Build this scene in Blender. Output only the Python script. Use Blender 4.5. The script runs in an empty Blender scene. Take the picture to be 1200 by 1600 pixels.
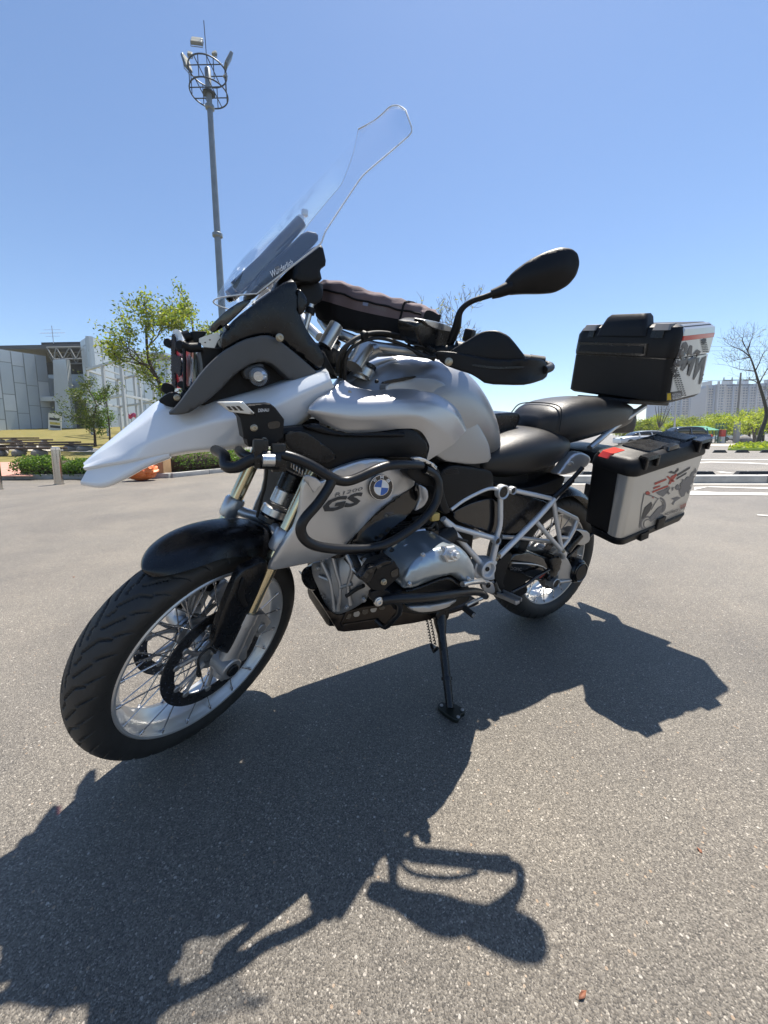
import bpy, bmesh, math, random
import numpy as np
from mathutils import Vector, Matrix, geometry
from mathutils.bvhtree import BVHTree
random.seed(7); rng = np.random.RandomState(5)
S = bpy.context.scene
col = S.collection
R = math.radians
# ------------------------------------------------------------------ camera, sky, sun, exposure
CAM = np.array([1.52953, 1.24542, 0.89476]); YAW = -2.07153; PITCH = -0.10370; ROLL = -0.01812; FPX = 589.30; PP = 745.0
LEAN = 0.12588; STEER = 0.52209; RAKE = R(25.5)
_F = np.array([math.cos(YAW)*math.cos(PITCH), math.sin(YAW)*math.cos(PITCH), math.sin(PITCH)])
_R = np.array([math.sin(YAW), -math.cos(YAW), 0.0]); _U = np.cross(_R, _F)
_R2 = _R*math.cos(ROLL)+_U*math.sin(ROLL); _U2 = -_R*math.sin(ROLL)+_U*math.cos(ROLL)
cd = bpy.data.cameras.new('camera'); cam = bpy.data.objects.new('camera', cd); col.objects.link(cam)
cam.matrix_world = Matrix(((_R2[0], _U2[0], -_F[0], CAM[0]), (_R2[1], _U2[1], -_F[1], CAM[1]), (_R2[2], _U2[2], -_F[2], CAM[2]), (0, 0, 0, 1)))
cd.sensor_fit = 'VERTICAL'; cd.sensor_height = 36; cd.lens = 36*FPX/1600; cd.shift_y = -(800-PP)/1600
cd.clip_start = 0.02; cd.clip_end = 6000
S.camera = cam
SUNV = Vector((-0.305, -0.20, 1.0)).normalized()
SUN_EL = math.asin(SUNV.z); SUN_AZ = math.atan2(SUNV.x, SUNV.y)      # azimuth from +Y towards +X
w = bpy.data.worlds.new('World'); S.world = w; w.use_nodes = True
nt = w.node_tree; nt.nodes.clear()
sk = nt.nodes.new('ShaderNodeTexSky'); sk.sky_type = 'NISHITA'; sk.sun_disc = False
sk.sun_elevation = SUN_EL; sk.sun_rotation = SUN_AZ; sk.air_density = 1.0; sk.dust_density = 0.25; sk.ozone_density = 4.0; sk.altitude = 0
bg = nt.nodes.new('ShaderNodeBackground'); bg.inputs[1].default_value = 0.086
wo = nt.nodes.new('ShaderNodeOutputWorld')
nt.links.new(sk.outputs[0], bg.inputs[0]); nt.links.new(bg.outputs[0], wo.inputs[0])
sd = bpy.data.lights.new('sun', 'SUN'); sd.energy = 5.0; sd.angle = R(0.53); sd.color = (1.0, 0.93, 0.83)
sun = bpy.data.objects.new('sun', sd); col.objects.link(sun); sun.location = (0, 0, 30)
sun.rotation_euler = SUNV.to_track_quat('Z', 'Y').to_euler()
S.view_settings.view_transform = 'Standard'; S.view_settings.look = 'None'; S.view_settings.gamma = 1; S.view_settings.exposure = 1.03
S.view_settings.use_curve_mapping = False
S.cycles.max_bounces = 8; S.cycles.transparent_max_bounces = 16; S.cycles.caustics_reflective = False; S.cycles.caustics_refractive = False

# ------------------------------------------------------------------ frames and measuring helpers
def rotx(a):
    c, s = math.cos(a), math.sin(a); return np.array([[1, 0, 0], [0, c, -s], [0, s, c]])
LM = rotx(-LEAN)                      # bike frame -> world (leans on its stand)
AX0 = np.array([1.507+.0996, 0, 0]); AXD = np.array([-math.sin(RAKE), 0, math.cos(RAKE)])
def _rod(d, a):
    K = np.array([[0, -d[2], d[1]], [d[2], 0, -d[0]], [-d[1], d[0], 0]])
    return np.eye(3)+math.sin(a)*K+(1-math.cos(a))*(K@K)
SM = _rod(AXD, STEER)                 # steered frame -> bike frame (about the steering axis)
def s2b(p): return (np.asarray(p, float)-AX0)@SM.T+AX0
def b2s(p): return (np.asarray(p, float)-AX0)@SM+AX0
def to_world(p, fr):
    p = np.asarray(p, float)
    if fr == 's': p = s2b(p)
    if fr in 'bs': p = p@LM.T
    return p
def from_world(p, fr):
    p = np.asarray(p, float)
    if fr in 'bs': p = p@LM
    if fr == 's': p = b2s(p)
    return p
CR = dict(A=(80, 720, 3), B=(120, 420, 3), C=(320, 150, 10/3), D=(480, 420, 30/11), E=(400, 660, 10/3), F=(660, 660, 4), G=(860, 460, 1067/280), H=(620, 900, 5), P=(0, 0, 1), J=(240, 490, 7.5), L=(560, 840, 6), N=(500, 540, 20/3))
def px(c, X, Y): a = CR[c]; return a[0]+X/a[2], a[1]+Y/a[2]
def meas(c, X, Y, off, fr='b', P0=(0, 0, 0), n=(0, 1, 0)):
    """the place, in frame fr, seen at a spot of the photograph and lying on the plane (p-P0).n = off"""
    u, v = px(c, X, Y)
    d = _F+_R2*(u-600)/FPX-_U2*(v-PP)/FPX
    o = from_world(CAM, fr); e = from_world(CAM+d, fr)-o
    n = np.asarray(n, float); n = n/np.linalg.norm(n)
    t = (off-(o-np.asarray(P0, float))@n)/(e@n)
    return o+t*e
def pts(c, L, off=None, fr='b', **k):
    return np.array([meas(c, q[0], q[1], q[2] if len(q) > 2 else off, fr, **k) for q in L])

# ------------------------------------------------------------------ materials
MT = {}
def nodes(name):
    m = bpy.data.materials.new(name); m.use_nodes = True; t = m.node_tree
    return m, t, t.nodes['Principled BSDF']
def mat(name, c, rough=.5, metal=0, coat=0, var=0.0, vscale=8, bump=0, bscale=300, rvar=0.0, spec=.5, c2=None, detail=4, trans=0, coatr=.06):
    if name in MT: return MT[name]
    m, t, b = nodes(name); N = t.nodes.new; l = t.links.new
    b.inputs['Base Color'].default_value = (*c, 1); b.inputs['Roughness'].default_value = rough; b.inputs['Metallic'].default_value = metal
    b.inputs['Coat Weight'].default_value = coat; b.inputs['Coat Roughness'].default_value = coatr; b.inputs['Specular IOR Level'].default_value = spec
    if trans: b.inputs['Transmission Weight'].default_value = trans
    tc = N('ShaderNodeTexCoord')
    if var or c2 or rvar:
        n = N('ShaderNodeTexNoise'); n.inputs['Scale'].default_value = vscale; n.inputs['Detail'].default_value = detail; n.inputs['Roughness'].default_value = .6
        l(tc.outputs['Object'], n.inputs['Vector'])
        r = N('ShaderNodeValToRGB'); r.color_ramp.elements[0].position = .3; r.color_ramp.elements[1].position = .7
        lo = c2 if c2 else tuple(x*(1-var) for x in c); hi = c if c2 else tuple(min(1, x*(1+var)) for x in c)
        r.color_ramp.elements[0].color = (*lo, 1); r.color_ramp.elements[1].color = (*hi, 1)
        l(n.outputs['Fac'], r.inputs['Fac'])
        if var or c2: l(r.outputs['Color'], b.inputs['Base Color'])
        if rvar:
            mr = N('ShaderNodeMapRange'); mr.inputs['To Min'].default_value = max(0, rough-rvar); mr.inputs['To Max'].default_value = min(1, rough+rvar)
            n2 = N('ShaderNodeTexNoise'); n2.inputs['Scale'].default_value = vscale*3.1; n2.inputs['Detail'].default_value = 6; l(tc.outputs['Object'], n2.inputs['Vector'])
            l(n2.outputs['Fac'], mr.inputs['Value']); l(mr.outputs['Result'], b.inputs['Roughness'])
    if bump:
        n = N('ShaderNodeTexNoise'); n.inputs['Scale'].default_value = bscale; n.inputs['Detail'].default_value = 3; l(tc.outputs['Object'], n.inputs['Vector'])
        bp = N('ShaderNodeBump'); bp.inputs['Strength'].default_value = bump; bp.inputs['Distance'].default_value = .002; l(n.outputs['Fac'], bp.inputs['Height']); l(bp.outputs['Normal'], b.inputs['Normal'])
    MT[name] = m; return m
WHITE = mat('pearl white paint', (.70, .735, .775), .20, .0, 1, var=.03, vscale=4, rvar=.06)
SILV = mat('satin silver paint', (.47, .48, .50), .36, .75, .15, var=.01, vscale=5, rvar=.015)
SILVM = mat('matt silver grey paint', (.37, .38, .395), .40, .75, .08, var=.015, vscale=6, rvar=.02)
SILVL = mat('light silver paint', (.58, .585, .59), .35, .7, .2, var=.01, vscale=5, rvar=.015)
BLKP = mat('black textured plastic', (.0055, .0058, .007), .46, 0, 0, spec=.27, var=.2, vscale=15, bump=.25, bscale=900, rvar=.08)
BLKS = mat('black satin plastic', (.0055, .006, .0075), .27, 0, 0, spec=.42, var=.15, vscale=10, bump=.06, bscale=700, rvar=.08)
BLKG = mat('black gloss paint', (.006, .006, .007), .12, 0, .6)
GRYP = mat('anthracite plastic', (.072, .072, .070), .52, 0, 0, var=.08, vscale=9, bump=.25, bscale=900, rvar=.06)
TUBE = mat('black powder coated tube', (.007, .0075, .009), .34, .0, .0, spec=.4, bump=.12, bscale=600, rvar=.07)
RUB = mat('tyre rubber', (.016, .0157, .015), .62, 0, 0, c2=(.026, .025, .023), vscale=14, bump=.2, bscale=500, rvar=.1)
RUBB = mat('black rubber', (.012, .012, .012), .6, bump=.2, bscale=500)
SEAT = mat('black seat vinyl', (.010, .010, .011), .40, 0, 0, bump=.35, bscale=550, rvar=.05, var=.1)
ALU = mat('machined aluminium', (.62, .62, .62), .30, .9, 0, var=.06, vscale=20, rvar=.1)
CAST = mat('cast alloy', (.42, .425, .43), .42, .8, 0, var=.1, vscale=12, bump=.3, bscale=350, rvar=.08)
FRM = mat('silver frame paint', (.66, .67, .68), .36, .35, .2, var=.06, vscale=10, rvar=.08)
STEEL = mat('steel spokes', (.55, .55, .56), .25, .95, 0, rvar=.1)
BOLT = mat('zinc bolts', (.42, .37, .28), .42, .9, 0, var=.1, vscale=60)
GOLD = mat('champagne anodised fork', (.62, .54, .36), .16, .95, .2, rvar=.04)
DISC = mat('brake disc steel', (.10, .10, .105), .3, .9, 0, var=.2, vscale=30, rvar=.1)
CHR = mat('chrome', (.8, .8, .8), .07, 1)
CASEP = mat('case aluminium panel', (.58, .585, .57), .33, .65, .05, var=.03, vscale=5, rvar=.06)
RED = mat('red reflective tape', (.55, .035, .02), .3, 0, .5)
REDM = mat('red anodised frame', (.45, .01, .015), .3, .3, .3)
FAB = mat('faded fabric', (.20, .155, .16), .85, 0, 0, c2=(.145, .112, .12), vscale=9, bump=.5, bscale=700, spec=.2)
FABD = mat('black fabric', (.012, .012, .014), .8, 0, 0, bump=.5, bscale=700, spec=.2)
PRINTD = mat('dark grey print', (.05, .05, .052), .4); PRINTG = mat('grey print', (.17, .165, .165), .4); PRINTR = mat('red print', (.45, .06, .04), .4)
PRINTW = mat('white print', (.75, .75, .75), .45); PRINTY = mat('yellow print', (.65, .45, .03), .45); PRINTB = mat('blue print', (.02, .12, .45), .35, coat=.5)
LENS = mat('clear lamp lens', (.75, .78, .8), .08, 0, 0, trans=.85)
GLASSK = mat('dark car glass', (.01, .012, .015), .06, 0, 0, spec=.8)
def sheet_glass(name, tint=(.97, .985, 1), op=.05, rough=.03):
    m = bpy.data.materials.new(name); m.use_nodes = True; t = m.node_tree; t.nodes.clear(); N = t.nodes.new; l = t.links.new
    o = N('ShaderNodeOutputMaterial'); tr = N('ShaderNodeBsdfTransparent'); tr.inputs[0].default_value = (*tint, 1)
    g = N('ShaderNodeBsdfGlossy'); g.inputs['Roughness'].default_value = rough; g.inputs[0].default_value = (1, 1, 1, 1)
    d = N('ShaderNodeBsdfDiffuse'); d.inputs[0].default_value = (.8, .8, .8, 1)
    f = N('ShaderNodeLayerWeight'); f.inputs['Blend'].default_value = .35; mr = N('ShaderNodeMapRange'); mr.inputs['To Min'].default_value = .012; mr.inputs['To Max'].default_value = .26
    l(f.outputs['Fresnel'], mr.inputs['Value'])
    m1 = N('ShaderNodeMixShader'); l(mr.outputs[0], m1.inputs[0]); l(tr.outputs[0], m1.inputs[1]); l(g.outputs[0], m1.inputs[2])
    m2 = N('ShaderNodeMixShader'); m2.inputs[0].default_value = op; l(m1.outputs[0], m2.inputs[1]); l(d.outputs[0], m2.inputs[2])
    l(m2.outputs[0], o.inputs[0]); return m
SCRN = sheet_glass('clear screen polycarbonate', op=.018, rough=.015)
EDGE = mat('frosted screen edge', (.85, .88, .9), .3, 0, 0, trans=.3)

# ------------------------------------------------------------------ object helpers
W3 = {}                               # name -> world vertices and faces of what prints are laid on
def link(o): col.objects.link(o); return o
def empty(name, loc, label, cat, group=None, rot=None):
    o = bpy.data.objects.new(name, None); link(o); M = Matrix.Translation(loc)
    if rot is not None: M = M @ Matrix(rot).to_4x4()
    o.matrix_world = M
    o['label'] = label; o['category'] = cat
    if group: o['group'] = group
    MW[o.name] = np.array(M); return o
MW = {}
def tagt(o, label, cat, group=None):
    o['label'] = label; o['category'] = cat
    if group: o['group'] = group
    return o
def mk(name, V, Fc, m, parent=None, fr='b', ang=35, label=None, kind=None, keep=False):
    Wv = to_world(V, fr)
    L = Wv
    if parent is not None:
        p = parent; M = None
        while p is not None and p.name not in MW: p = p.parent
        M = np.linalg.inv(MW[p.name]); L = Wv@M[:3, :3].T+M[:3, 3]
    me = bpy.data.meshes.new(name); me.from_pydata([tuple(v) for v in L], [], [tuple(int(i) for i in f) for f in Fc])
    ms = m if isinstance(m, (list, tuple)) else [m]
    for x in ms: me.materials.append(x)
    bm = bmesh.new(); bm.from_mesh(me); bmesh.ops.recalc_face_normals(bm, faces=bm.faces); bm.to_mesh(me); bm.free()
    me.shade_smooth()
    if ang is not None: me.set_sharp_from_angle(angle=R(ang))
    o = bpy.data.objects.new(name, me); link(o)
    if parent is not None: o.parent = parent
    if label: o['label'] = label
    if kind: o['kind'] = kind
    if keep: W3[keep] = (Wv, [tuple(f) for f in Fc])
    return o
class MB:
    def __init__(s): s.v = []; s.f = []
    def add(s, VF):
        V, Fc = VF; n = len(s.v); s.v += [tuple(map(float, x)) for x in V]; s.f += [tuple(i+n for i in f) for f in Fc]; return s
    def build(s, name, m, parent=None, fr='b', **k): return mk(name, np.array(s.v), s.f, m, parent, fr, **k)
def cr(P, n, closed=False):
    """Catmull-Rom through points, n steps per span"""
    P = np.asarray(P, float); out = []; N = len(P)
    rngs = range(N if closed else N-1)
    for i in rngs:
        if closed: a, b, c, d = P[(i-1) % N], P[i], P[(i+1) % N], P[(i+2) % N]
        else: a, b, c, d = P[i-1] if i else 2*P[0]-P[1], P[i], P[i+1], P[i+2] if i+2 < N else 2*P[-1]-P[-2]
        for k in range(n):
            t = k/n; out.append(.5*((2*b)+(-a+c)*t+(2*a-5*b+4*c-d)*t*t+(-a+3*b-3*c+d)*t**3))
    if not closed: out.append(P[-1])
    return np.array(out)
def tube(P, r, n=12, sm=0, closed=False, caps=True, flat=None):
    P = np.asarray(P, float)
    r = np.full(len(P), r, float) if np.isscalar(r) else np.asarray(r, float)
    if sm:
        Q = cr(np.c_[P, r], sm, closed); P = Q[:, :3]; r = Q[:, 3]
    N = len(P); T = np.zeros_like(P)
    for i in range(N):
        a = P[(i-1) % N] if (closed or i) else P[0]; b = P[(i+1) % N] if (closed or i < N-1) else P[-1]
        T[i] = (b-a)/max(1e-9, np.linalg.norm(b-a))
    u = np.cross(T[0], [0, 0, 1.]); 
    if np.linalg.norm(u) < .1: u = np.cross(T[0], [0, 1., 0])
    u /= np.linalg.norm(u); V = []
    for i in range(N):
        u = u-T[i]*(u@T[i]); u /= np.linalg.norm(u); w_ = np.cross(T[i], u)
        for k in range(n):
            a = 2*math.pi*k/n; V.append(P[i]+r[i]*(math.cos(a)*u+math.sin(a)*w_))
    Fc = []
    for i in range(N if closed else N-1):
        for k in range(n):
            a = i*n+k; b = i*n+(k+1) % n; c = ((i+1) % N)*n+(k+1) % n; d = ((i+1) % N)*n+k; Fc.append((a, b, c, d))
    if caps and not closed: Fc += [tuple(range(n-1, -1, -1)), tuple(range((N-1)*n, N*n))]
    return V, Fc
def rod(a, b, r, n=10): return tube([a, b], r, n)
def lathe(prof, c, axis, n=32, closed=True):
    """prof: (along axis, radius); closed ends when radius 0"""
    c = np.asarray(c, float); d = np.asarray(axis, float); d /= np.linalg.norm(d)
    u = np.cross(d, [0, 0, 1.]); 
    if np.linalg.norm(u) < .1: u = np.cross(d, [1., 0, 0])
    u /= np.linalg.norm(u); w_ = np.cross(d, u); V = []; Fc = []
    for t, r in prof:
        for k in range(n): a = 2*math.pi*k/n; V.append(c+d*t+r*(math.cos(a)*u+math.sin(a)*w_))
    m = len(prof)
    for i in range(m-1):
        for k in range(n): Fc.append((i*n+k, i*n+(k+1) % n, (i+1)*n+(k+1) % n, (i+1)*n+k))
    if closed: Fc += [tuple(range(n-1, -1, -1)), tuple(range((m-1)*n, m*n))]
    return V, Fc
def ring(prof, c, axis, n=48):
    """closed profile revolved"""
    V, Fc = lathe(prof, c, axis, n, closed=False); m = len(prof)
    for k in range(n): Fc.append(((m-1)*n+k, (m-1)*n+(k+1) % n, (k+1) % n, k))
    return V, Fc
def cyl(c, axis, r, h, n=24, bev=.15):
    b = min(r, h)*bev; return lathe([(-h/2, r-b), (-h/2+b, r), (h/2-b, r), (h/2, r-b)], c, axis, n)
def box(c, size, rot=None, bev=0):
    bm = bmesh.new(); bmesh.ops.create_cube(bm, size=1)
    for v in bm.verts: v.co = Vector((v.co.x*size[0], v.co.y*size[1], v.co.z*size[2]))
    if bev: bmesh.ops.bevel(bm, geom=bm.edges[:], offset=bev, segments=2, affect='EDGES', profile=.6)
    A = np.array([v.co[:] for v in bm.verts]); Fc = [tuple(v.index for v in f.verts) for f in bm.faces]; bm.free()
    if rot is not None: A = A@np.asarray(rot).T
    return A+np.asarray(c, float), Fc
def rrect(x0, x1, y0, y1, r, k=4):
    P = []
    for cx, cy, a0 in ((x1-r, y1-r, 0), (x0+r, y1-r, 90), (x0+r, y0+r, 180), (x1-r, y0+r, 270)):
        for i in range(k+1): a = R(a0+90*i/k); P.append((cx+r*math.cos(a), cy+r*math.sin(a)))
    return P
def rloft(secs, k=4, tf=None):
    """secs: (z,x0,x1,y0,y1,r) rounded rectangles stacked along z"""
    V = []; Fc = []; n = 4*(k+1)
    for z, x0, x1, y0, y1, r in secs:
        for x, y in rrect(x0, x1, y0, y1, r, k): V.append((x, y, z))
    V = np.array(V, float)
    for i in range(len(secs)-1):
        for j in range(n): Fc.append((i*n+j, i*n+(j+1) % n, (i+1)*n+(j+1) % n, (i+1)*n+j))
    Fc += [tuple(range(n-1, -1, -1)), tuple(range((len(secs)-1)*n, len(secs)*n))]
    if tf is not None: V = tf(V)
    return V, Fc
def sloft(secs, e=2.6, n=32, cs=4, ends=True):
    """superellipse bodies along x: (x, z0, z1, half width, y centre)"""
    Sx = cr(np.array([(s+(0,))[:5] for s in secs], float), cs); V = []; Fc = []
    for x, z0, z1, hw, yc in Sx:
        zc, hz = (z0+z1)/2, (z1-z0)/2
        for k in range(n):
            a = 2*math.pi*k/n; c, s = math.cos(a), math.sin(a)
            V.append((x, yc+hw*math.copysign(abs(c)**(2/e), c), zc+hz*math.copysign(abs(s)**(2/e), s)))
    m = len(Sx)
    for i in range(m-1):
        for k in range(n): Fc.append((i*n+k, i*n+(k+1) % n, (i+1)*n+(k+1) % n, (i+1)*n+k))
    if ends: Fc += [tuple(range(n-1, -1, -1)), tuple(range((m-1)*n, m*n))]
    return np.array(V), Fc
def lerp_(P, n, rr=.22):
    """straight facets with a small round at each corner"""
    out = []; N = len(P)
    for i in range(N):
        if i in (0, N-1): out.append(P[i]); continue
        a = P[i]+(P[i-1]-P[i])*rr; b = P[i]+(P[i+1]-P[i])*rr; out += [a, a*.25+P[i]*.5+b*.25, b]
    Q = [out[0]]
    for i in range(1, len(out)): Q.append(out[i])
    return np.array(Q)
def grid(rows, a=5, b=5, th=.004, sm=True, lin=False, lin2=False):
    """smooth shell through rows of points"""
    rows = np.asarray(rows, float)
    if sm:
        A = np.array([lerp_(r, b, .12) if lin else cr(r, b) for r in rows]); A = np.array([lerp_(A[:, j], a, .2) if lin2 else cr(A[:, j], a) for j in range(A.shape[1])]).transpose(1, 0, 2)
    else: A = rows
    m, n = A.shape[:2]
    du = np.gradient(A, axis=0); dv = np.gradient(A, axis=1); N = np.cross(du, dv); N /= np.maximum(1e-9, np.linalg.norm(N, axis=2, keepdims=True))
    Bk = A-N*th
    V = np.concatenate([A.reshape(-1, 3), Bk.reshape(-1, 3)]); o = m*n; Fc = []
    for i in range(m-1):
        for j in range(n-1):
            q = (i*n+j, i*n+j+1, (i+1)*n+j+1, (i+1)*n+j); Fc.append(q); Fc.append(tuple(x+o for x in q[::-1]))
    bd = [i for i in range(n)]+[i*n+n-1 for i in range(1, m)]+[(m-1)*n+j for j in range(n-2, -1, -1)]+[i*n for i in range(m-2, 0, -1)]
    for i in range(len(bd)):
        p, q = bd[i], bd[(i+1) % len(bd)]; Fc.append((p, p+o, q+o, q))
    return V, Fc
def chaikin(P, k):
    for _ in range(k):
        Q = []
        for i in range(len(P)):
            a, b = P[i], P[(i+1) % len(P)]; Q += [a*.8+b*.2, a*.2+b*.8]
        P = np.array(Q)
    return P
def slab(O, P0=(0, 0, 0), n=(0, 1, 0), th=.02, bulge=0., r=.02, h=.012, rnd=1, edge=.002, fn=None):
    """solid panel with the outline O (3-D points near the plane P0,n), front puffed by bulge within r of its edge"""
    n = np.asarray(n, float); n /= np.linalg.norm(n); P0 = np.asarray(P0, float)
    up = np.array([0, 0, 1.]); a = np.cross(up, n); a /= np.linalg.norm(a); b = np.cross(n, a)
    O = np.asarray(O, float)
    if rnd: O = chaikin(O, rnd)
    u = (O-P0)@a; v = (O-P0)@b; d = (O-P0)@n
    area = np.sum(u*np.roll(v, -1)-np.roll(u, -1)*v)
    if area < 0: u, v, d = u[::-1], v[::-1], d[::-1]
    # resample outline
    U, Vv, D = [], [], []
    for i in range(len(u)):
        j = (i+1) % len(u); L = math.hypot(u[j]-u[i], v[j]-v[i]); k = max(1, int(L/h))
        for q in range(k): t = q/k; U.append(u[i]*(1-t)+u[j]*t); Vv.append(v[i]*(1-t)+v[j]*t); D.append(d[i]*(1-t)+d[j]*t)
    Q = np.c_[U, Vv]; D = np.array(D)
    keep = [0]
    for i in range(1, len(Q)):
        if np.linalg.norm(Q[i]-Q[keep[-1]]) > h*.15: keep.append(i)
    Q = Q[keep]; D = D[keep]; nb = len(Q)
    gx = np.arange(Q[:, 0].min()+h*.5, Q[:, 0].max(), h); gy = np.arange(Q[:, 1].min()+h*.5, Q[:, 1].max(), h)
    G = np.array([(x+(h*.5 if j % 2 else 0), y) for j, y in enumerate(gy) for x in gx]).reshape(-1, 2)
    # point in polygon + distance
    A_, B_ = Q, np.roll(Q, -1, 0)
    def dist(G):
        AB = B_-A_; t = np.clip(((G[:, None]-A_)*AB).sum(2)/np.maximum(1e-12, (AB**2).sum(1)), 0, 1)
        return np.linalg.norm(G[:, None]-(A_+t[..., None]*AB), axis=2).min(1)
    if len(G):
        y = G[:, 1][:, None]; c = ((A_[:, 1] <= y) != (B_[:, 1] <= y)); xi = A_[:, 0]+(y-A_[:, 1])/np.where(B_[:, 1] == A_[:, 1], 1e-12, B_[:, 1]-A_[:, 1])*(B_[:, 0]-A_[:, 0])
        ins = ((c & (G[:, 0][:, None] < xi)).sum(1) % 2) == 1; G = G[ins]
        if len(G): G = G[dist(G) > h*.55]
    extra = []
    ef = min(.0045, r*.45, bulge*.6) if bulge else 0
    if ef:                                             # rings close to the edge give the rounded rim
        T = np.roll(Q, -1, 0)-np.roll(Q, 1, 0); T /= np.maximum(1e-9, np.linalg.norm(T, axis=1, keepdims=True)); NN = np.c_[-T[:, 1], T[:, 0]]
        rings = [Q+NN*ef*.3, Q+NN*ef*1.05]
        rg_ = []
        for q_ in rings:
            dq_ = dist(q_); want = ef*(.3 if q_ is rings[0] else 1.05); rg_.append(q_[dq_ > want*.8])
        if len(G): G = G[dist(G) > max(h*.55, ef*1.05+h*.35)]
        G = np.concatenate(rg_+([G] if len(G) else []))
    allp = np.concatenate([Q, G]) if len(G) else Q
    res = geometry.delaunay_2d_cdt([Vector(p) for p in allp], [(i, (i+1) % nb) for i in range(nb)], [], 1, 1e-7)
    vs = np.array([p[:] for p in res[0]]); tr = [tuple(f) for f in res[2]]
    # base offset
    Ap = np.c_[np.ones(nb), Q]; co, *_ = np.linalg.lstsq(Ap, D, rcond=None); rs = D-Ap@co
    dd = np.linalg.norm(vs[:, None]-Q[None], axis=2)+1e-6; wt = 1/dd**3; base = np.c_[np.ones(len(vs)), vs]@co+(wt*rs).sum(1)/wt.sum(1)
    dq = dist(vs); rr_ = max(1e-6, min(r, dq.max()*.97)); k = np.clip(dq/rr_, 0, 1); ke = np.clip(dq/max(ef, 1e-6), 0, 1)
    front = base+(ef*np.sqrt(np.maximum(0, 1-(1-ke)**2))+(bulge-ef)*(1-(1-k)**2) if bulge else 0)
    if fn is not None: front = front+fn(vs, dq)
    # let the crown settle: heights averaged over neighbours away from the rim
    nv = len(vs); A1 = np.array([(f[i], f[(i+1) % 3]) for f in tr for i in range(3)]).reshape(-1, 2); A1 = np.concatenate([A1, A1[:, ::-1]]); A1 = A1[dq[A1[:, 1]] >= ef*.9]; deg = np.bincount(A1[:, 0], minlength=nv)
    free = (dq > max(ef*1.3, h*.35)) & (deg > 0)
    for _ in range(14):
        av = np.bincount(A1[:, 0], front[A1[:, 1]], minlength=nv)/np.maximum(1, deg); front = np.where(free, .35*front+.65*av, front)
    X = lambda q, off: P0+q[:, :1]*a+q[:, 1:]*b+off[:, None]*n
    VF = X(vs, front); VB = X(vs, base-th); m = len(vs)
    cnt = {}
    for f in tr:
        for i in range(3):
            e = (f[i], f[(i+1) % 3]); cnt[e] = 1
    Fc = list(tr)+[tuple(i+m for i in f[::-1]) for f in tr]
    for (i, j) in cnt:
        if (j, i) not in cnt: Fc.append((j, i, i+m, j+m))
    return np.concatenate([VF, VB]), Fc
def wn(o):
    md = o.modifiers.new('weighted', 'WEIGHTED_NORMAL'); md.keep_sharp = True; md.weight = 80; return o
def panel(name, c, L, m, parent, off=None, fr='b', P0=(0, 0, 0), n=(0, 1, 0), mirror=False, keep=False, label=None, ang=72, **k):
    O = pts(c, L, off, fr, P0=P0, n=n); VF = slab(O, P0, n, **k)
    o = wn(mk(name, VF[0], VF[1], m, parent, fr, ang=ang, keep=keep, label=label))
    if mirror: wn(mk(name, VF[0]*np.array([1, -1, 1]), [f[::-1] for f in VF[1]], m, parent, fr, ang=ang))
    return o
def T(name, P, r, m, parent, fr='b', sm=0, n=12, mirror=False, **k):
    V, Fc = tube(P, r, n, sm); o = mk(name, V, Fc, m, parent, fr, ang=50, **k)
    if mirror: mk(name, np.array(V)*np.array([1, -1, 1]), [f[::-1] for f in Fc], m, parent, fr, ang=50)
    return o
def TP(name, c, L, r, m, parent, off=None, fr='b', sm=0, **k): return T(name, pts(c, L, off, fr), r, m, parent, fr, sm, **k)
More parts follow.
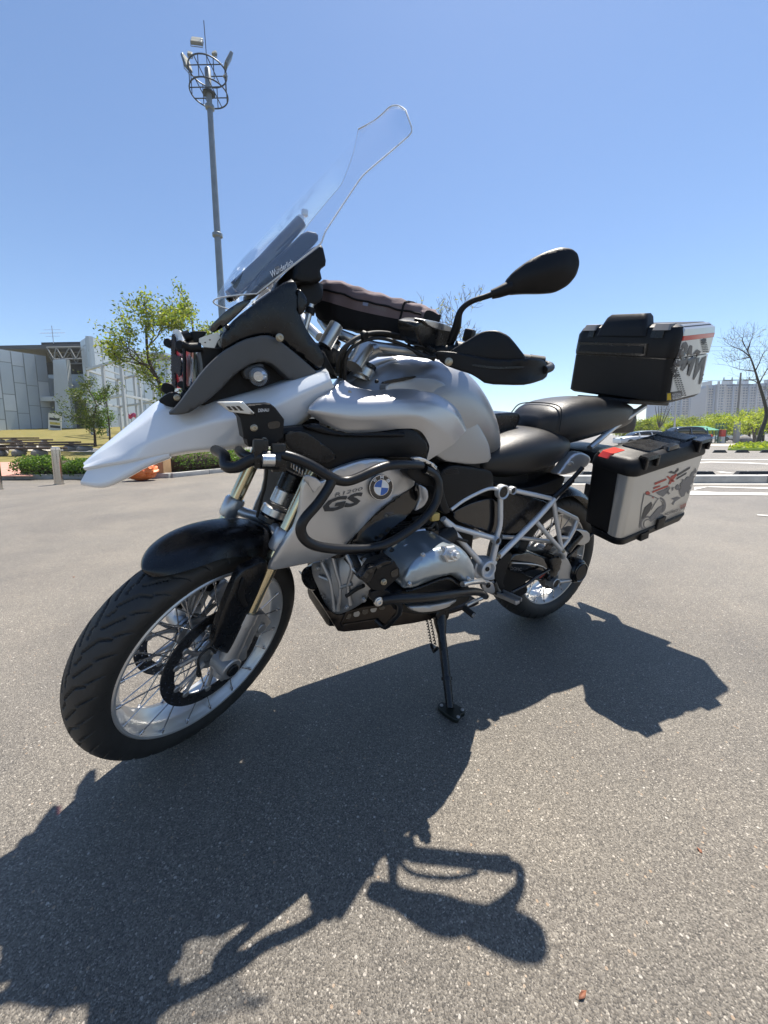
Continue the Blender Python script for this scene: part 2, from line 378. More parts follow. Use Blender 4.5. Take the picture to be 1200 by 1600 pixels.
def decal(name, polys, m, parent, on, lift=.0012, step=7):
    """flat print laid on a built surface; polys: lists of (u,v) photo spots, or (verts, tris)"""
    V0, F0 = W3[on] if not isinstance(on, (list, tuple)) else (None, None)
    if V0 is None:
        V0 = []; F0 = []
        for o_ in on:
            v, f = W3[o_]; k = len(V0); V0 += list(v); F0 += [tuple(i+k for i in q) for q in f]
    bvh = BVHTree.FromPolygons([Vector(v) for v in V0], F0)
    VV = []; FF = []
    for P in polys:
        if isinstance(P, tuple): q2, tr = np.array(P[0], float), P[1]
        else:
            P = np.array(P, float); Q = []
            for i in range(len(P)):
                a, b = P[i], P[(i+1) % len(P)]; k = max(1, int(np.linalg.norm(b-a)/step))
                Q += [a+(b-a)*t/k for t in range(k)]
            Q = np.array(Q); nb = len(Q)
            res = geometry.delaunay_2d_cdt([Vector(p) for p in Q], [(i, (i+1) % nb) for i in range(nb)], [], 1, 1e-5)
            q2 = np.array([p[:] for p in res[0]]); tr = [tuple(f) for f in res[2]]
        # cut long triangles so that the print follows steps and curves
        q2 = [tuple(q) for q in q2]; work = list(tr); tr = []; mid = {}
        while work:
            f = work.pop(); e = [(math.hypot(q2[f[i]][0]-q2[f[(i+1) % 3]][0], q2[f[i]][1]-q2[f[(i+1) % 3]][1]), i) for i in range(3)]; L_, i = max(e)
            if L_ <= step*.9: tr.append(f); continue
            a, b, c = f[i], f[(i+1) % 3], f[(i+2) % 3]; k_ = (min(a, b), max(a, b))
            if k_ not in mid: mid[k_] = len(q2); q2.append(((q2[a][0]+q2[b][0])/2, (q2[a][1]+q2[b][1])/2))
            m_ = mid[k_]; work += [(a, m_, c), (m_, b, c)]
        hits = []
        for u, v in q2:
            d = _F+_R2*(u-600)/FPX-_U2*(v-PP)/FPX; d = Vector(d).normalized()
            h_ = bvh.ray_cast(Vector(CAM), d)
            if h_[0] is None: hits.append(None); continue
            nn = h_[1] if h_[1].dot(d) < 0 else -h_[1]
            hits.append(h_[0]+nn*lift)
        idx = {}
        for f in tr:
            if any(hits[i] is None for i in f): continue
            pp_ = [hits[i] for i in f]
            if max((pp_[0]-pp_[1]).length, (pp_[1]-pp_[2]).length, (pp_[0]-pp_[2]).length) > .035: continue
            for i in f:
                if i not in idx: idx[i] = len(VV); VV.append(hits[i][:])
            FF.append(tuple(idx[i] for i in f))
    if not FF: print('no decal', name); return None
    me_o = mk(name, np.array(VV), FF, m, parent, 'w', ang=None); return me_o
def textpoly(s, quad, bold=0.0, shear=0):
    """text as triangles mapped onto a quad (tl,tr,br,bl) of photo spots"""
    cu = bpy.data.curves.new('t', 'FONT'); cu.body = s; cu.offset = bold; cu.resolution_u = 2; cu.shear = shear
    o = bpy.data.objects.new('t', cu); link(o); dg = bpy.context.evaluated_depsgraph_get(); me = o.evaluated_get(dg).to_mesh()
    V = np.array([v.co[:2] for v in me.vertices]); tr = []
    for p in me.polygons:
        v = list(p.vertices); tr += [(v[0], v[i], v[i+1]) for i in range(1, len(v)-1)]
    o.evaluated_get(dg).to_mesh_clear(); bpy.data.objects.remove(o)
    mn, mx = V.min(0), V.max(0); t = (V-mn)/(mx-mn); q = np.array(quad, float)
    s_, r_ = t[:, :1], 1-t[:, 1:]
    return ((q[0]*(1-s_)+q[1]*s_)*(1-r_)+(q[3]*(1-s_)+q[2]*s_)*r_, tr)
def bolt(name, c, X, Y, off, parent, r=.006, fr='b', m=None, P0=(0, 0, 0), n=(0, 1, 0)):
    p = meas(c, X, Y, off, fr, P0, n); n_ = np.asarray(n, float)/np.linalg.norm(n)
    b = MB().add(lathe([(-.004, r*1.3), (0, r*1.3), (.001, r*1.1), (.001, r), (.004, r), (.005, r*.8), (.005, r*.45), (.002, r*.4)], p, n_, 16))
    return b.build(name, m or BOLT, parent, fr)
# ================================================================== THE PLACE
FW2 = np.array([math.cos(YAW), math.sin(YAW), 0]); RT2 = np.array([math.sin(YAW), -math.cos(YAW), 0])
def sstep(x): x = min(1, max(0, x)); return x*x*(3-2*x)
def uw(P): q = np.asarray(P, float)-CAM; return q@RT2, q@FW2
def xy(u, w_, z=0): p = CAM+RT2*u+FW2*w_; return np.array([p[0], p[1], z])
def ray(u, v): return _F+_R2*(u-600)/FPX-_U2*(v-PP)/FPX
def H(u, w_):
    """ground height: level round the motorcycle, falling gently away to the right, a lawn rising on the left"""
    if w_ <= 0: return 0.0
    s = sstep((u/max(w_, 1)+.05)/.45); dn = -.0125*max(0, w_-8)*s
    if w_ > 160: dn = -.0125*152*s
    return dn
def lawnH(w_):
    return float(np.interp(w_, [0, 10.5, 13.5, 20, 46, 80], [.09, .10, .27, .74, 2.75, 2.9]))
def gp(px_, py_, z=None, f=None):
    """ground place seen at a photo spot"""
    r = ray(px_, py_)
    if z is not None: return CAM+r*((z-CAM[2])/r[2])
    k = 1/(r@FW2); lo = .3; prev = None
    for w_ in np.geomspace(.4, 400, 700):
        p = CAM+r*k*w_; u = (p-CAM)@RT2; g_ = p[2]-(f(w_) if f else H(u, w_))
        if g_ <= 0:
            a, b = lo, w_
            for _ in range(30):
                m_ = (a+b)/2; p = CAM+r*k*m_; u = (p-CAM)@RT2
                if p[2]-(f(m_) if f else H(u, m_)) <= 0: b = m_
                else: a = m_
            return CAM+r*k*b
        lo = w_
    return CAM+r*k*60
def dv(px_, py_, w_):
    r = ray(px_, py_); return CAM+r*(w_/(r@FW2))
def asphalt():
    m = bpy.data.materials.new('worn asphalt'); m.use_nodes = True; t = m.node_tree; b = t.nodes['Principled BSDF']; N = t.nodes.new; l = t.links.new
    tc = N('ShaderNodeTexCoord'); 
    v = N('ShaderNodeTexVoronoi'); v.inputs['Scale'].default_value = 390; l(tc.outputs['Object'], v.inputs['Vector'])
    v2 = N('ShaderNodeTexVoronoi'); v2.inputs['Scale'].default_value = 150; l(tc.outputs['Object'], v2.inputs['Vector'])
    n1 = N('ShaderNodeTexNoise'); n1.inputs['Scale'].default_value = 1.1; n1.inputs['Detail'].default_value = 6; n1.inputs['Roughness'].default_value = .65; l(tc.outputs['Object'], n1.inputs['Vector'])
    n2 = N('ShaderNodeTexNoise'); n2.inputs['Scale'].default_value = 420; n2.inputs['Detail'].default_value = 3; l(tc.outputs['Object'], n2.inputs['Vector'])
    sep = N('ShaderNodeSeparateColor'); l(v.outputs['Color'], sep.inputs[0])
    r = N('ShaderNodeValToRGB'); E_ = r.color_ramp.elements; E_[0].position = 0; E_[0].color = (.072, .067, .060, 1); E_[1].position = 1; E_[1].color = (.40, .37, .325, 1)
    for p_, c in ((.25, (.112, .101, .086)), (.62, (.166, .152, .131)), (.90, (.214, .196, .168)), (.97, (.29, .268, .23))): e = r.color_ramp.elements.new(p_); e.color = (*c, 1)
    l(sep.outputs[0], r.inputs['Fac'])
    sep2 = N('ShaderNodeSeparateColor'); l(v2.outputs['Color'], sep2.inputs[0])
    r2 = N('ShaderNodeValToRGB'); r2.color_ramp.interpolation = 'CONSTANT'; r2.color_ramp.elements[0].color = (0, 0, 0, 1); r2.color_ramp.elements[1].position = .965; r2.color_ramp.elements[1].color = (1, 1, 1, 1); l(sep2.outputs[1], r2.inputs['Fac'])
    r3 = N('ShaderNodeValToRGB'); r3.color_ramp.elements[0].color = (.30, .22, .15, 1); r3.color_ramp.elements[1].color = (.44, .42, .38, 1); l(sep2.outputs[2], r3.inputs['Fac'])
    d_ = N('ShaderNodeMath'); d_.operation = 'LESS_THAN'; d_.inputs[1].default_value = .42; l(v2.outputs['Distance'], d_.inputs[0])
    mu = N('ShaderNodeMath'); mu.operation = 'MULTIPLY'; l(r2.outputs['Color'], mu.inputs[0]); l(d_.outputs[0], mu.inputs[1])
    mx = N('ShaderNodeMix'); mx.data_type = 'RGBA'; l(mu.outputs[0], mx.inputs[0]); l(r.outputs['Color'], mx.inputs[6]); l(r3.outputs['Color'], mx.inputs[7])
    rl = N('ShaderNodeValToRGB'); rl.color_ramp.elements[0].position = .3; rl.color_ramp.elements[0].color = (.84, .84, .85, 1); rl.color_ramp.elements[1].position = .7; rl.color_ramp.elements[1].color = (1.16, 1.13, 1.09, 1); l(n1.outputs['Fac'], rl.inputs['Fac'])
    mm = N('ShaderNodeMix'); mm.data_type = 'RGBA'; mm.blend_type = 'MULTIPLY'; mm.inputs[0].default_value = 1; l(mx.outputs[2], mm.inputs[6]); l(rl.outputs['Color'], mm.inputs[7])
    n3 = N('ShaderNodeTexNoise'); n3.inputs['Scale'].default_value = .33; n3.inputs['Detail'].default_value = 9; n3.inputs['Roughness'].default_value = .7; n3.inputs['Distortion'].default_value = 1.2; l(tc.outputs['Object'], n3.inputs['Vector'])
    r4 = N('ShaderNodeValToRGB'); r4.color_ramp.elements[0].position = .36; r4.color_ramp.elements[0].color = (.80, .80, .81, 1); r4.color_ramp.elements[1].position = .54; r4.color_ramp.elements[1].color = (1.04, 1.04, 1.03, 1); l(n3.outputs['Fac'], r4.inputs['Fac'])
    m4 = N('ShaderNodeMix'); m4.data_type = 'RGBA'; m4.blend_type = 'MULTIPLY'; m4.inputs[0].default_value = 1; l(mm.outputs[2], m4.inputs[6]); l(r4.outputs['Color'], m4.inputs[7])
    l(m4.outputs[2], b.inputs['Base Color']); b.inputs['Roughness'].default_value = .58; b.inputs['Specular IOR Level'].default_value = .42
    ad = N('ShaderNodeMath'); ad.operation = 'ADD'; l(v.outputs['Distance'], ad.inputs[0]); l(n2.outputs['Fac'], ad.inputs[1])
    iv = N('ShaderNodeMath'); iv.operation = 'MULTIPLY'; iv.inputs[1].default_value = -1; l(ad.outputs[0], iv.inputs[0])
    bp = N('ShaderNodeBump'); bp.inputs['Strength'].default_value = .75; bp.inputs['Distance'].default_value = .003; l(iv.outputs[0], bp.inputs['Height']); l(bp.outputs['Normal'], b.inputs['Normal'])
    return m
ASPH = asphalt()
def struct(name, V, Fc, m, ang=30): return mk(name, np.asarray(V, float), Fc, m, None, 'w', ang=ang, kind='structure')
# the ground: fan of quads to the horizon
rad = np.r_[0.0, np.geomspace(1.5, 900, 52)]; na = 144; V = [xy(0, 0, 0)]; Fc = []
for r_ in rad[1:]:
    for k in range(na):
        a = 2*math.pi*k/na; u_, w_ = r_*math.sin(a), r_*math.cos(a); V.append(xy(u_, w_, H(u_, w_)))
for k in range(na): Fc.append((0, 1+k, 1+(k+1) % na))
for i in range(len(rad)-2):
    for k in range(na): Fc.append((1+i*na+k, 1+(i+1)*na+k, 1+(i+1)*na+(k+1) % na, 1+i*na+(k+1) % na))
struct('ground', V, Fc, ASPH, ang=None)
CONC = mat('kerb concrete', (.36, .355, .34), .8, var=.15, vscale=6, bump=.4, bscale=120)
PAINT = mat('worn white road paint', (.62, .61, .57), .6, c2=(.42, .41, .38), vscale=5, bump=.2, bscale=200)
GRASS = mat('dry lawn', (.20, .165, .062), .9, c2=(.12, .115, .038), vscale=1.5, bump=.8, bscale=60, spec=.1)
GRN = mat('green verge grass', (.13, .20, .035), .9, c2=(.07, .12, .02), vscale=2.5, bump=.8, bscale=60, spec=.1)
PATHM = mat('pale path paving', (.48, .44, .37), .85, var=.08, vscale=3)
REDP = mat('red block paving', (.42, .22, .17), .85, var=.12, vscale=4, bump=.3, bscale=30)
BARK = mat('tree bark', (.085, .065, .05), .9, c2=(.045, .035, .028), vscale=9, bump=.8, bscale=60, spec=.1)
BARKG = mat('grey bark', (.14, .125, .105), .9, c2=(.08, .07, .06), vscale=9, bump=.8, bscale=60, spec=.1)
def leafm(name, a, b_, tr=.45):
    m = bpy.data.materials.new(name); m.use_nodes = True; t = m.node_tree; N = t.nodes.new; l = t.links.new; b = t.nodes['Principled BSDF']; o = t.nodes['Material Output']
    g = N('ShaderNodeNewGeometry'); r = N('ShaderNodeValToRGB'); r.color_ramp.elements[0].color = (*a, 1); r.color_ramp.elements[1].color = (*b_, 1); l(g.outputs['Random Per Island'], r.inputs['Fac'])
    l(r.outputs['Color'], b.inputs['Base Color']); b.inputs['Roughness'].default_value = .5; b.inputs['Specular IOR Level'].default_value = .3
    tl = N('ShaderNodeBsdfTranslucent'); gm_ = N('ShaderNodeMix'); gm_.data_type = 'RGBA'; gm_.blend_type = 'MULTIPLY'; gm_.inputs[0].default_value = 1; l(r.outputs['Color'], gm_.inputs[6]); gm_.inputs[7].default_value = (2.2, 2.1, .9, 1); l(gm_.outputs[2], tl.inputs[0])
    ms = N('ShaderNodeMixShader'); ms.inputs[0].default_value = tr; l(b.outputs[0], ms.inputs[1]); l(tl.outputs[0], ms.inputs[2]); l(ms.outputs[0], o.inputs[0]); return m
LF1 = leafm('young tree leaves', (.07, .13, .018), (.20, .22, .04)); LF2 = leafm('bright spring leaves', (.12, .18, .02), (.26, .30, .04)); LF3 = leafm('hedge leaves', (.035, .085, .012), (.11, .19, .03), .3); LF4 = leafm('dark small leaves', (.04, .07, .015), (.10, .13, .03), .35)
LF5 = leafm('sparse pale leaves', (.16, .18, .05), (.28, .27, .10), .4)
def leaves(C, size, m, name, parent, n_per=1, spread=.0, flat=.3):
    """leaf blades: a bent four-sided blade at each place"""
    C = np.repeat(np.asarray(C, float), n_per, 0); n = len(C)
    C = C+rng.normal(0, 1, (n, 3))*spread
    a = rng.normal(0, 1, (n, 3)); a /= np.linalg.norm(a, axis=1, keepdims=True); b = rng.normal(0, 1, (n, 3)); b[:, 2] += flat; b = np.cross(a, b); b /= np.linalg.norm(b, axis=1, keepdims=True)
    s = size*rng.uniform(.6, 1.3, (n, 1)); q = np.stack([C-a*s, C+b*s*.45, C+a*s, C-b*s*.45], 1).reshape(-1, 3)
    F_ = np.arange(n*4).reshape(-1, 4)
    L = q
    M = np.linalg.inv(MW[parent.name]); L = q@M[:3, :3].T+M[:3, 3]
    me = bpy.data.meshes.new(name); me.vertices.add(len(L)); me.vertices.foreach_set('co', L.ravel()); me.loops.add(n*4); me.loops.foreach_set('vertex_index', F_.ravel()); me.polygons.add(n); me.polygons.foreach_set('loop_start', np.arange(n)*4); me.polygons.foreach_set('loop_total', np.full(n, 4)); me.update(calc_edges=True)
    me.materials.append(m); o = bpy.data.objects.new(name, me); link(o); o.parent = parent; return o
def branch(mb, p, d, L, r, lev, tips, rnd, droop=0.0, split=(2, 4), curl=.25, minr=.004):
    n = 5; P = [np.array(p)]; d = np.array(d)/np.linalg.norm(d); R_ = [r]
    for i in range(n):
        d = d+rnd.normal(0, curl/2.2, 3)+np.array([0, 0, .05-droop]); d /= np.linalg.norm(d); P.append(P[-1]+d*L/n); R_.append(max(minr, r*(1-.6*(i+1)/n)))
    mb.add(tube(P, R_, 6 if r > .03 else 4 if r > .012 else 3, caps=False))
    if lev == 0: tips += P[1:]; return
    if lev == 1: tips += P[3:]
    k = rnd.randint(split[0], split[1]+1)
    for j in range(k+1):
        t = P[-1] if j == 0 else P[rnd.randint(2, n+1)]
        q = rnd.normal(0, 1, 3); q -= d*(q@d); q /= np.linalg.norm(q); nd = d*.8+q*rnd.uniform(.4, .95); nd[2] += .12
        branch(mb, t, nd, L*rnd.uniform(.6, .82), max(minr, r*.55), lev-1, tips, rnd, droop, split, curl, minr)
def tree(label, base, height, cr_h, lev, leaf, lsize, nper, spread, seed, group=None, cat='tree', name='tree', trunk=None, bark=BARK, r0=None, L0=None, split=(2, 4), keepf=1.0, curl=.25, minr=.004, lean=(0, 0)):
    rnd = np.random.RandomState(seed); t = empty(name, tuple(base), label, cat, group); mb = MB(); tips = []
    r0 = r0 or height*.018
    if trunk is None:
        th = height-cr_h; top = np.array(base)+np.array([lean[0], lean[1], th]); Pt = [np.array(base), (np.array(base)*.6+top*.4)+np.r_[rnd.normal(0, .03*height*.3, 2), 0], top]
        Pt = list(cr(np.array(Pt), 4)); mb.add(tube(Pt, np.linspace(r0*1.2, r0*.85, len(Pt)), 10)); st_ = [Pt[-1]]
    else:
        Pt = list(cr(np.array(trunk), 4)); mb.add(tube(Pt, np.linspace(r0*1.2, r0*.45, len(Pt)), 10)); st_ = Pt[len(Pt)//3::2]
    L0 = L0 or cr_h*.36
    if trunk is None:
        for k in range(5):
            a = 2*math.pi*k/5+rnd.uniform(0, 1); branch(mb, st_[0], (math.cos(a)*.75, math.sin(a)*.75, rnd.uniform(.5, 1.2)), L0, r0*.6, lev, tips, rnd, split=split, curl=curl, minr=minr)
    else:
        for k, s_ in enumerate(st_):
            for j in range(2):
                a = rnd.uniform(0, 6.28); branch(mb, s_, (math.cos(a), math.sin(a), rnd.uniform(.2, .9)), L0*rnd.uniform(.7, 1.1), r0*.35, lev, tips, rnd, split=split, curl=curl, minr=minr)
    mb.build('trunk', bark, t, 'w', ang=None)
    if leaf is not None and len(tips):
        tips = np.array(tips); tips = tips[rnd.rand(len(tips)) < keepf]; leaves(tips, lsize, leaf, 'crown', t, nper, spread)
    return t
# ---------------------------------------------------------------- left: lawn, path, building
def terrain(name, m, us, ws, hf, lift=0.0):
    V = []; Fc = []
    for w_ in ws:
        a, b = us(w_)
        for k in range(13): u_ = a+(b-a)*k/12; V.append(xy(u_, w_, hf(w_)+lift))
    for i in range(len(ws)-1):
        for k in range(12): Fc.append((i*13+k, i*13+k+1, (i+1)*13+k+1, (i+1)*13+k))
    return struct(name, V, Fc, m, ang=None)
wk = lambda p_, q_: uw(gp(p_, q_))
terrain('lawn', GRASS, lambda w_: (-110, -w_*.42+(.2 if w_ < 14 else .2)), list(np.linspace(10.9, 22, 18))+[26, 32, 40, 46, 60, 78], lawnH)
# pale path across the lawn
def strip(name, m, a, b, f, lift, seg=12):
    V = []; Fc = []
    for i in range(seg+1):
        t = i/seg
        for q in (a, b):
            X = q[0][0]*(1-t)+q[1][0]*t; Y = q[0][1]*(1-t)+q[1][1]*t; p = gp(X, Y, f=f); p[2] += lift; V.append(p)
    for i in range(seg): Fc.append((2*i, 2*i+1, 2*i+3, 2*i+2))
    return struct(name, V, Fc, m, ang=None)
strip('path', PATHM, ((-150, 687), (230, 705)), ((-150, 700), (230, 708.5)), lawnH, .012)
strip('pavement', REDP, ((-200, 722.5), (42, 722.5)), ((-200, 744.5), (52, 744.5)), lawnH, .012)
# left kerb: stones laid end to end
def kerb(name, P, wd, h, m, seglen=1.0, z=None):
    """kerb stones along the line P (ground points), one piece each"""
    root = bpy.data.objects.new(name, None); link(root); root['kind'] = 'structure'; root.location = tuple(P[0]); MW[root.name] = np.array(Matrix.Translation(P[0]))
    D = [0]
    for i in range(1, len(P)): D.append(D[-1]+np.linalg.norm(P[i]-P[i-1]))
    n = max(1, int(D[-1]/seglen)); P = np.array(P)
    at_ = lambda s: np.array([np.interp(s, D, P[:, k]) for k in range(3)])
    for i in range(n):
        a, b = at_(D[-1]*i/n+.006), at_(D[-1]*(i+1)/n-.006); d = b-a; L = np.linalg.norm(d); d /= L; sd_ = np.array([d[1], -d[0], 0]); R_ = np.c_[d, sd_, np.cross(d, sd_)]
        V, Fc = box((a+b)/2+np.array([0, 0, h/2-.02+rng.uniform(-.003, .003)]), (L, wd, h+.04), R_, .012); mk('kerb_stone', V, Fc, m, root, 'w')
    return root
lk = [gp(-260, 752), gp(-60, 749.5), gp(100, 748), gp(262, 747), gp(300, 744), gp(350, 737), gp(470, 728), gp(560, 724)]
kerb('kerb', lk, .16, .12, CONC, 1.0)
# hedge masses
def hedge(label, P, wd, h, n, group, m=LF3):
    t = empty('hedge', tuple(P[0]), label, 'hedge', group); P = np.array(P); D = np.r_[0, np.cumsum(np.linalg.norm(np.diff(P, axis=0), axis=1))]
    s = rng.uniform(0, D[-1], n); C = np.stack([np.interp(s, D, P[:, k]) for k in range(3)], 1); dd_ = P[-1]-P[0]; dd_ /= np.linalg.norm(dd_); sd_ = np.array([-dd_[1], dd_[0], 0])
    a = rng.uniform(0, math.pi, n); rr = np.sqrt(rng.uniform(.45, 1, n)); lump = 1+.18*np.sin(s*3.1)+.12*np.sin(s*7.7+1)
    C += sd_*(np.cos(a)*rr*wd/2*lump)[:, None]; C[:, 2] += np.clip(np.abs(np.sin(a))**.5*rr*h*lump, .02, None)
    leaves(C, .030, m, 'foliage', t, 1, .02)
    core = MB(); Q = cr(P, 3); core.add(tube([q+np.array([0, 0, h*.42]) for q in Q], [h*.42]*len(Q), 8)); core.build('stems', BARK, t, 'w', ang=None); return t  # solid dark core for the shade between leaves, not separate stems
hedge('low clipped green hedge behind the steel bollards at the left edge', [gp(42, 741, f=lawnH), gp(100, 741, f=lawnH), gp(175, 741, f=lawnH)], .75, .42, 9000, 'low hedges behind the kerb')
hedge('low clipped green hedge beyond the front fork, right of the cardboard boxes', [gp(262, 737, f=lawnH), gp(345, 730, f=lawnH), gp(430, 722), gp(520, 718)], .9, .50, 14000, 'low hedges behind the kerb')
# bollards
STN = mat('polished stainless steel', (.48, .47, .45), .14, 1, 0, rvar=.05, var=.05)
def bollard(px_, py_, label):
    b = gp(px_, py_); t = empty('bollard', tuple(b), label, 'bollard', 'steel bollards along the kerb')
    MB().add(lathe([(0, .082), (.74, .082), (.742, .085), (.752, .085), (.754, .08)], b, (0, 0, 1), 28)).build('post', STN, t, 'w')
    MB().add(lathe([(.754, .081), (.80, .081), (.806, .070), (.809, .05), (.811, .02)], b, (0, 0, 1), 28)).build('cap', CHR, t, 'w'); MB().add(lathe([(.001, .10), (.012, .10), (.014, .084)], b, (0, 0, 1), 28)).build('base_ring', STN, t, 'w')
bollard(92.5, 757, 'stainless steel bollard in front of the low hedge, left of the white beak')
bollard(-4, 765, 'stainless steel bollard cut by the left edge of the picture')
# log benches on boulders
LOG = mat('dark weathered timber', (.07, .045, .032), .85, var=.25, vscale=6, bump=.5, bscale=40); STONE = mat('grey boulder', (.20, .19, .18), .9, var=.25, vscale=5, bump=.6, bscale=25)
def Qc(X, Y): return X/3.43, 420+Y/3.43
def stone(p, r, parent, rnd):
    bm = bmesh.new(); bmesh.ops.create_icosphere(bm, subdivisions=2, radius=1)
    for v in bm.verts: v.co *= 1+.16*math.sin(v.co.x*3.1+p[0])+.12*math.cos(v.co.y*4+p[1]*3); v.co = Vector((v.co.x*r*1.25, v.co.y*r, v.co.z*r*.75))
    V = np.array([v.co[:] for v in bm.verts])+p; Fc = [tuple(v.index for v in f.verts) for f in bm.faces]; bm.free(); mk('boulder', V, Fc, STONE, parent, 'w', ang=60)
names_ = ['topmost log bench on the lawn, farthest from the bollard', 'second log bench from the top of the lawn', 'long log bench across the middle of the lawn rows', 'longest log bench passing behind the steel bollard', 'nearest log bench, just above the red paving']
for k, (a, b, sts) in enumerate((((-260, 936), (200, 934), (5, 75, -120)), ((78, 948), (275, 946), (95, 240)), ((15, 965), (425, 962), (65, 170, 248, 395)), ((-200, 984), (500, 975), (10, 120, 385, 455, -100)), ((-260, 1006), (350, 1000), (10, 112, 220, -120)))):
    A = gp(*Qc(*a), f=lawnH); Bq = gp(*Qc(*b), f=lawnH); t = empty('log_bench', tuple(A), names_[k], 'bench', 'log benches on the lawn')
    up_ = np.array([0, 0, .30]); d = Bq-A; L = np.linalg.norm(d); d /= L; sd_ = np.cross(d, [0, 0, 1.]); R_ = np.c_[d, sd_, np.cross(sd_, d)]
    V, Fc = box((A+Bq)/2+up_, (L, .30, .085), R_, .02); mk('plank', V, Fc, LOG, t, 'w')
    for X in sts:
        f_ = (X-a[0])/(b[0]-a[0]); stone(A+(Bq-A)*f_+np.array([0, 0, .10]), .22, t, rng)
# cardboard boxes and orange sack behind the beak
CARD = mat('cardboard', (.36, .22, .11), .8, var=.12, vscale=9); ORG = mat('orange woven plastic sack', (.75, .20, .05), .5, c2=(.55, .12, .03), vscale=5, bump=.5, bscale=60)
def cbox(px_, py_, s, rz, label, grp):
    b = gp(px_, py_); t = empty('cardboard_box', tuple(b), label, 'box', grp); R_ = rotm_(0, 0, rz); V, Fc = box(b+np.array([0, 0, s[2]/2+.003]), s, R_, .006); mk('carton', V, Fc, CARD, t, 'w')
    V, Fc = box(b+np.array([0, 0, s[2]+.0045]), (s[0]*.98, .06, .003), R_); mk('tape', V, Fc, mat('brown tape', (.30, .18, .09), .25), t, 'w')
    V, Fc = box(b+R_@np.array([0, s[1]*.02, s[2]+.018]), (s[0]*.9, s[1]*.45, .004), R_@rotm_(.25, 0, 0)); mk('flap', V, Fc, CARD, t, 'w')
def rotm_(rx, ry, rz): return np.array(Matrix.Rotation(rz, 3, 'Z') @ Matrix.Rotation(ry, 3, 'Y') @ Matrix.Rotation(rx, 3, 'X'))
cbox(249, 746, (.42, .42, .62), YAW+.1, 'tall brown cardboard box at the kerb, right of the orange sack', None)
cbox(228, 741, (.36, .36, .48), YAW-.35, 'smaller brown cardboard box behind the orange sack', None)
b = gp(222, 751); t = empty('sack', tuple(b), 'crumpled orange plastic sack slumped in front of the cardboard boxes', 'sack')
bm = bmesh.new(); bmesh.ops.create_icosphere(bm, subdivisions=4, radius=1)
for v in bm.verts:
    c = v.co.copy(); k = 1+.07*math.sin(c.x*9+c.z*5)+.06*math.sin(c.y*13-c.z*7)+.05*math.sin(c.z*17+c.x*6)
    c.z = (c.z+1)*.5; f = 1-.35*c.z**2; v.co = Vector((math.copysign(abs(c.x)**.75, c.x)*.36*k*f, math.copysign(abs(c.y)**.75, c.y)*.22*k*f, c.z**.8*.42*k))
V = np.array([v.co[:] for v in bm.verts])@rotm_(0, 0, math.atan2(RT2[1], RT2[0])).T+b; Fc = [tuple(v.index for v in f.verts) for f in bm.faces]; bm.free(); mk('sack_body', V, Fc, ORG, t, 'w', ang=60)
MB().add(tube([b+[0, 0, .38], b+[.03, .02, .46], b+[.06, .0, .50]], [.05, .03, .06], 10, 3)).build('sack_neck', ORG, t, 'w')
# ---- clad building
CLAD = mat('zinc cladding panel', (.44, .49, .52), .42, .35, 0, var=.07, vscale=.25, rvar=.06); CLAD2 = mat('pale cladding', (.54, .58, .60), .42, .35, 0, var=.06, vscale=.3)
CLAD3 = mat('dark grey cladding', (.36, .405, .44), .42, .35, 0, var=.07, vscale=.3)
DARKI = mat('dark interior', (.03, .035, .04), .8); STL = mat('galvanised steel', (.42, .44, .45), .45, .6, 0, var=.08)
bld = empty('exhibition_hall', tuple(xy(-34, 45, 2.6)), 'large hall clad in grey metal panels with an open truss roofed entrance', 'building')
def wallP(A, Bq, z0, z1, name='wall', m=CLAD, th=.4, par=None):
    """vertical wall between ground points A and B"""
    A = np.array([A[0], A[1], 0.]); Bq = np.array([Bq[0], Bq[1], 0.]); d = Bq-A; n = np.cross(d, [0, 0, 1.]); n /= np.linalg.norm(n)
    if n@(CAM-A) < 0: n = -n
    zA = z1 if np.isscalar(z1) else z1[0]; zB = z1 if np.isscalar(z1) else z1[1]
    V = [A+[0, 0, z0], Bq+[0, 0, z0], Bq+[0, 0, zB], A+[0, 0, zA]]; V = V+[v-n*th for v in V]
    Fc = [(0, 1, 2, 3), (7, 6, 5, 4), (0, 4, 5, 1), (1, 5, 6, 2), (2, 6, 7, 3), (3, 7, 4, 0)]
    return mk(name, np.array(V), Fc, m, par or bld, 'w'), n
def clad(A, Bq, z0, z1, cw, seed, par, m=CLAD, rows=(1.6, 3.6)):
    rnd = np.random.RandomState(seed); A = np.array([A[0], A[1], 0.]); Bq = np.array([Bq[0], Bq[1], 0.]); d = Bq-A; L = np.linalg.norm(d); d /= L; n = np.cross(d, [0, 0, 1.])
    if n@(CAM-A) < 0: n = -n
    k = int(round(L/cw)); ms = [CLAD, CLAD2, CLAD3]
    for i in range(k):
        s0, s1 = L*i/k+.045, L*(i+1)/k-.045; z = z0
        while z < z1-.3:
            h_ = rnd.uniform(*rows); ze = min(z1, z+h_); 
            if z1-ze < .7: ze = z1
            o_ = rnd.uniform(.0, .02)+.05; q = [A+d*s0+[0, 0, z+.04], A+d*s1+[0, 0, z+.04], A+d*s1+[0, 0, ze-.04], A+d*s0+[0, 0, ze-.04]]
            V = [v+n*o_ for v in q]+[v+n*.005 for v in q]; mk('panel', np.array(V), [(0, 1, 2, 3), (7, 6, 5, 4), (0, 4, 5, 1), (1, 5, 6, 2), (2, 6, 7, 3), (3, 7, 4, 0)], ms[rnd.choice([0, 0, 0, 0, 1, 2])] if m is None else m, par, 'w', ang=30)
            z = ze
GZ = 2.4
A0, A1 = dv(-130, 672, 37), dv(84, 672, 47)
zt0, zt1 = dv(-130, 506, 37)[2], dv(84, 556, 47)[2]
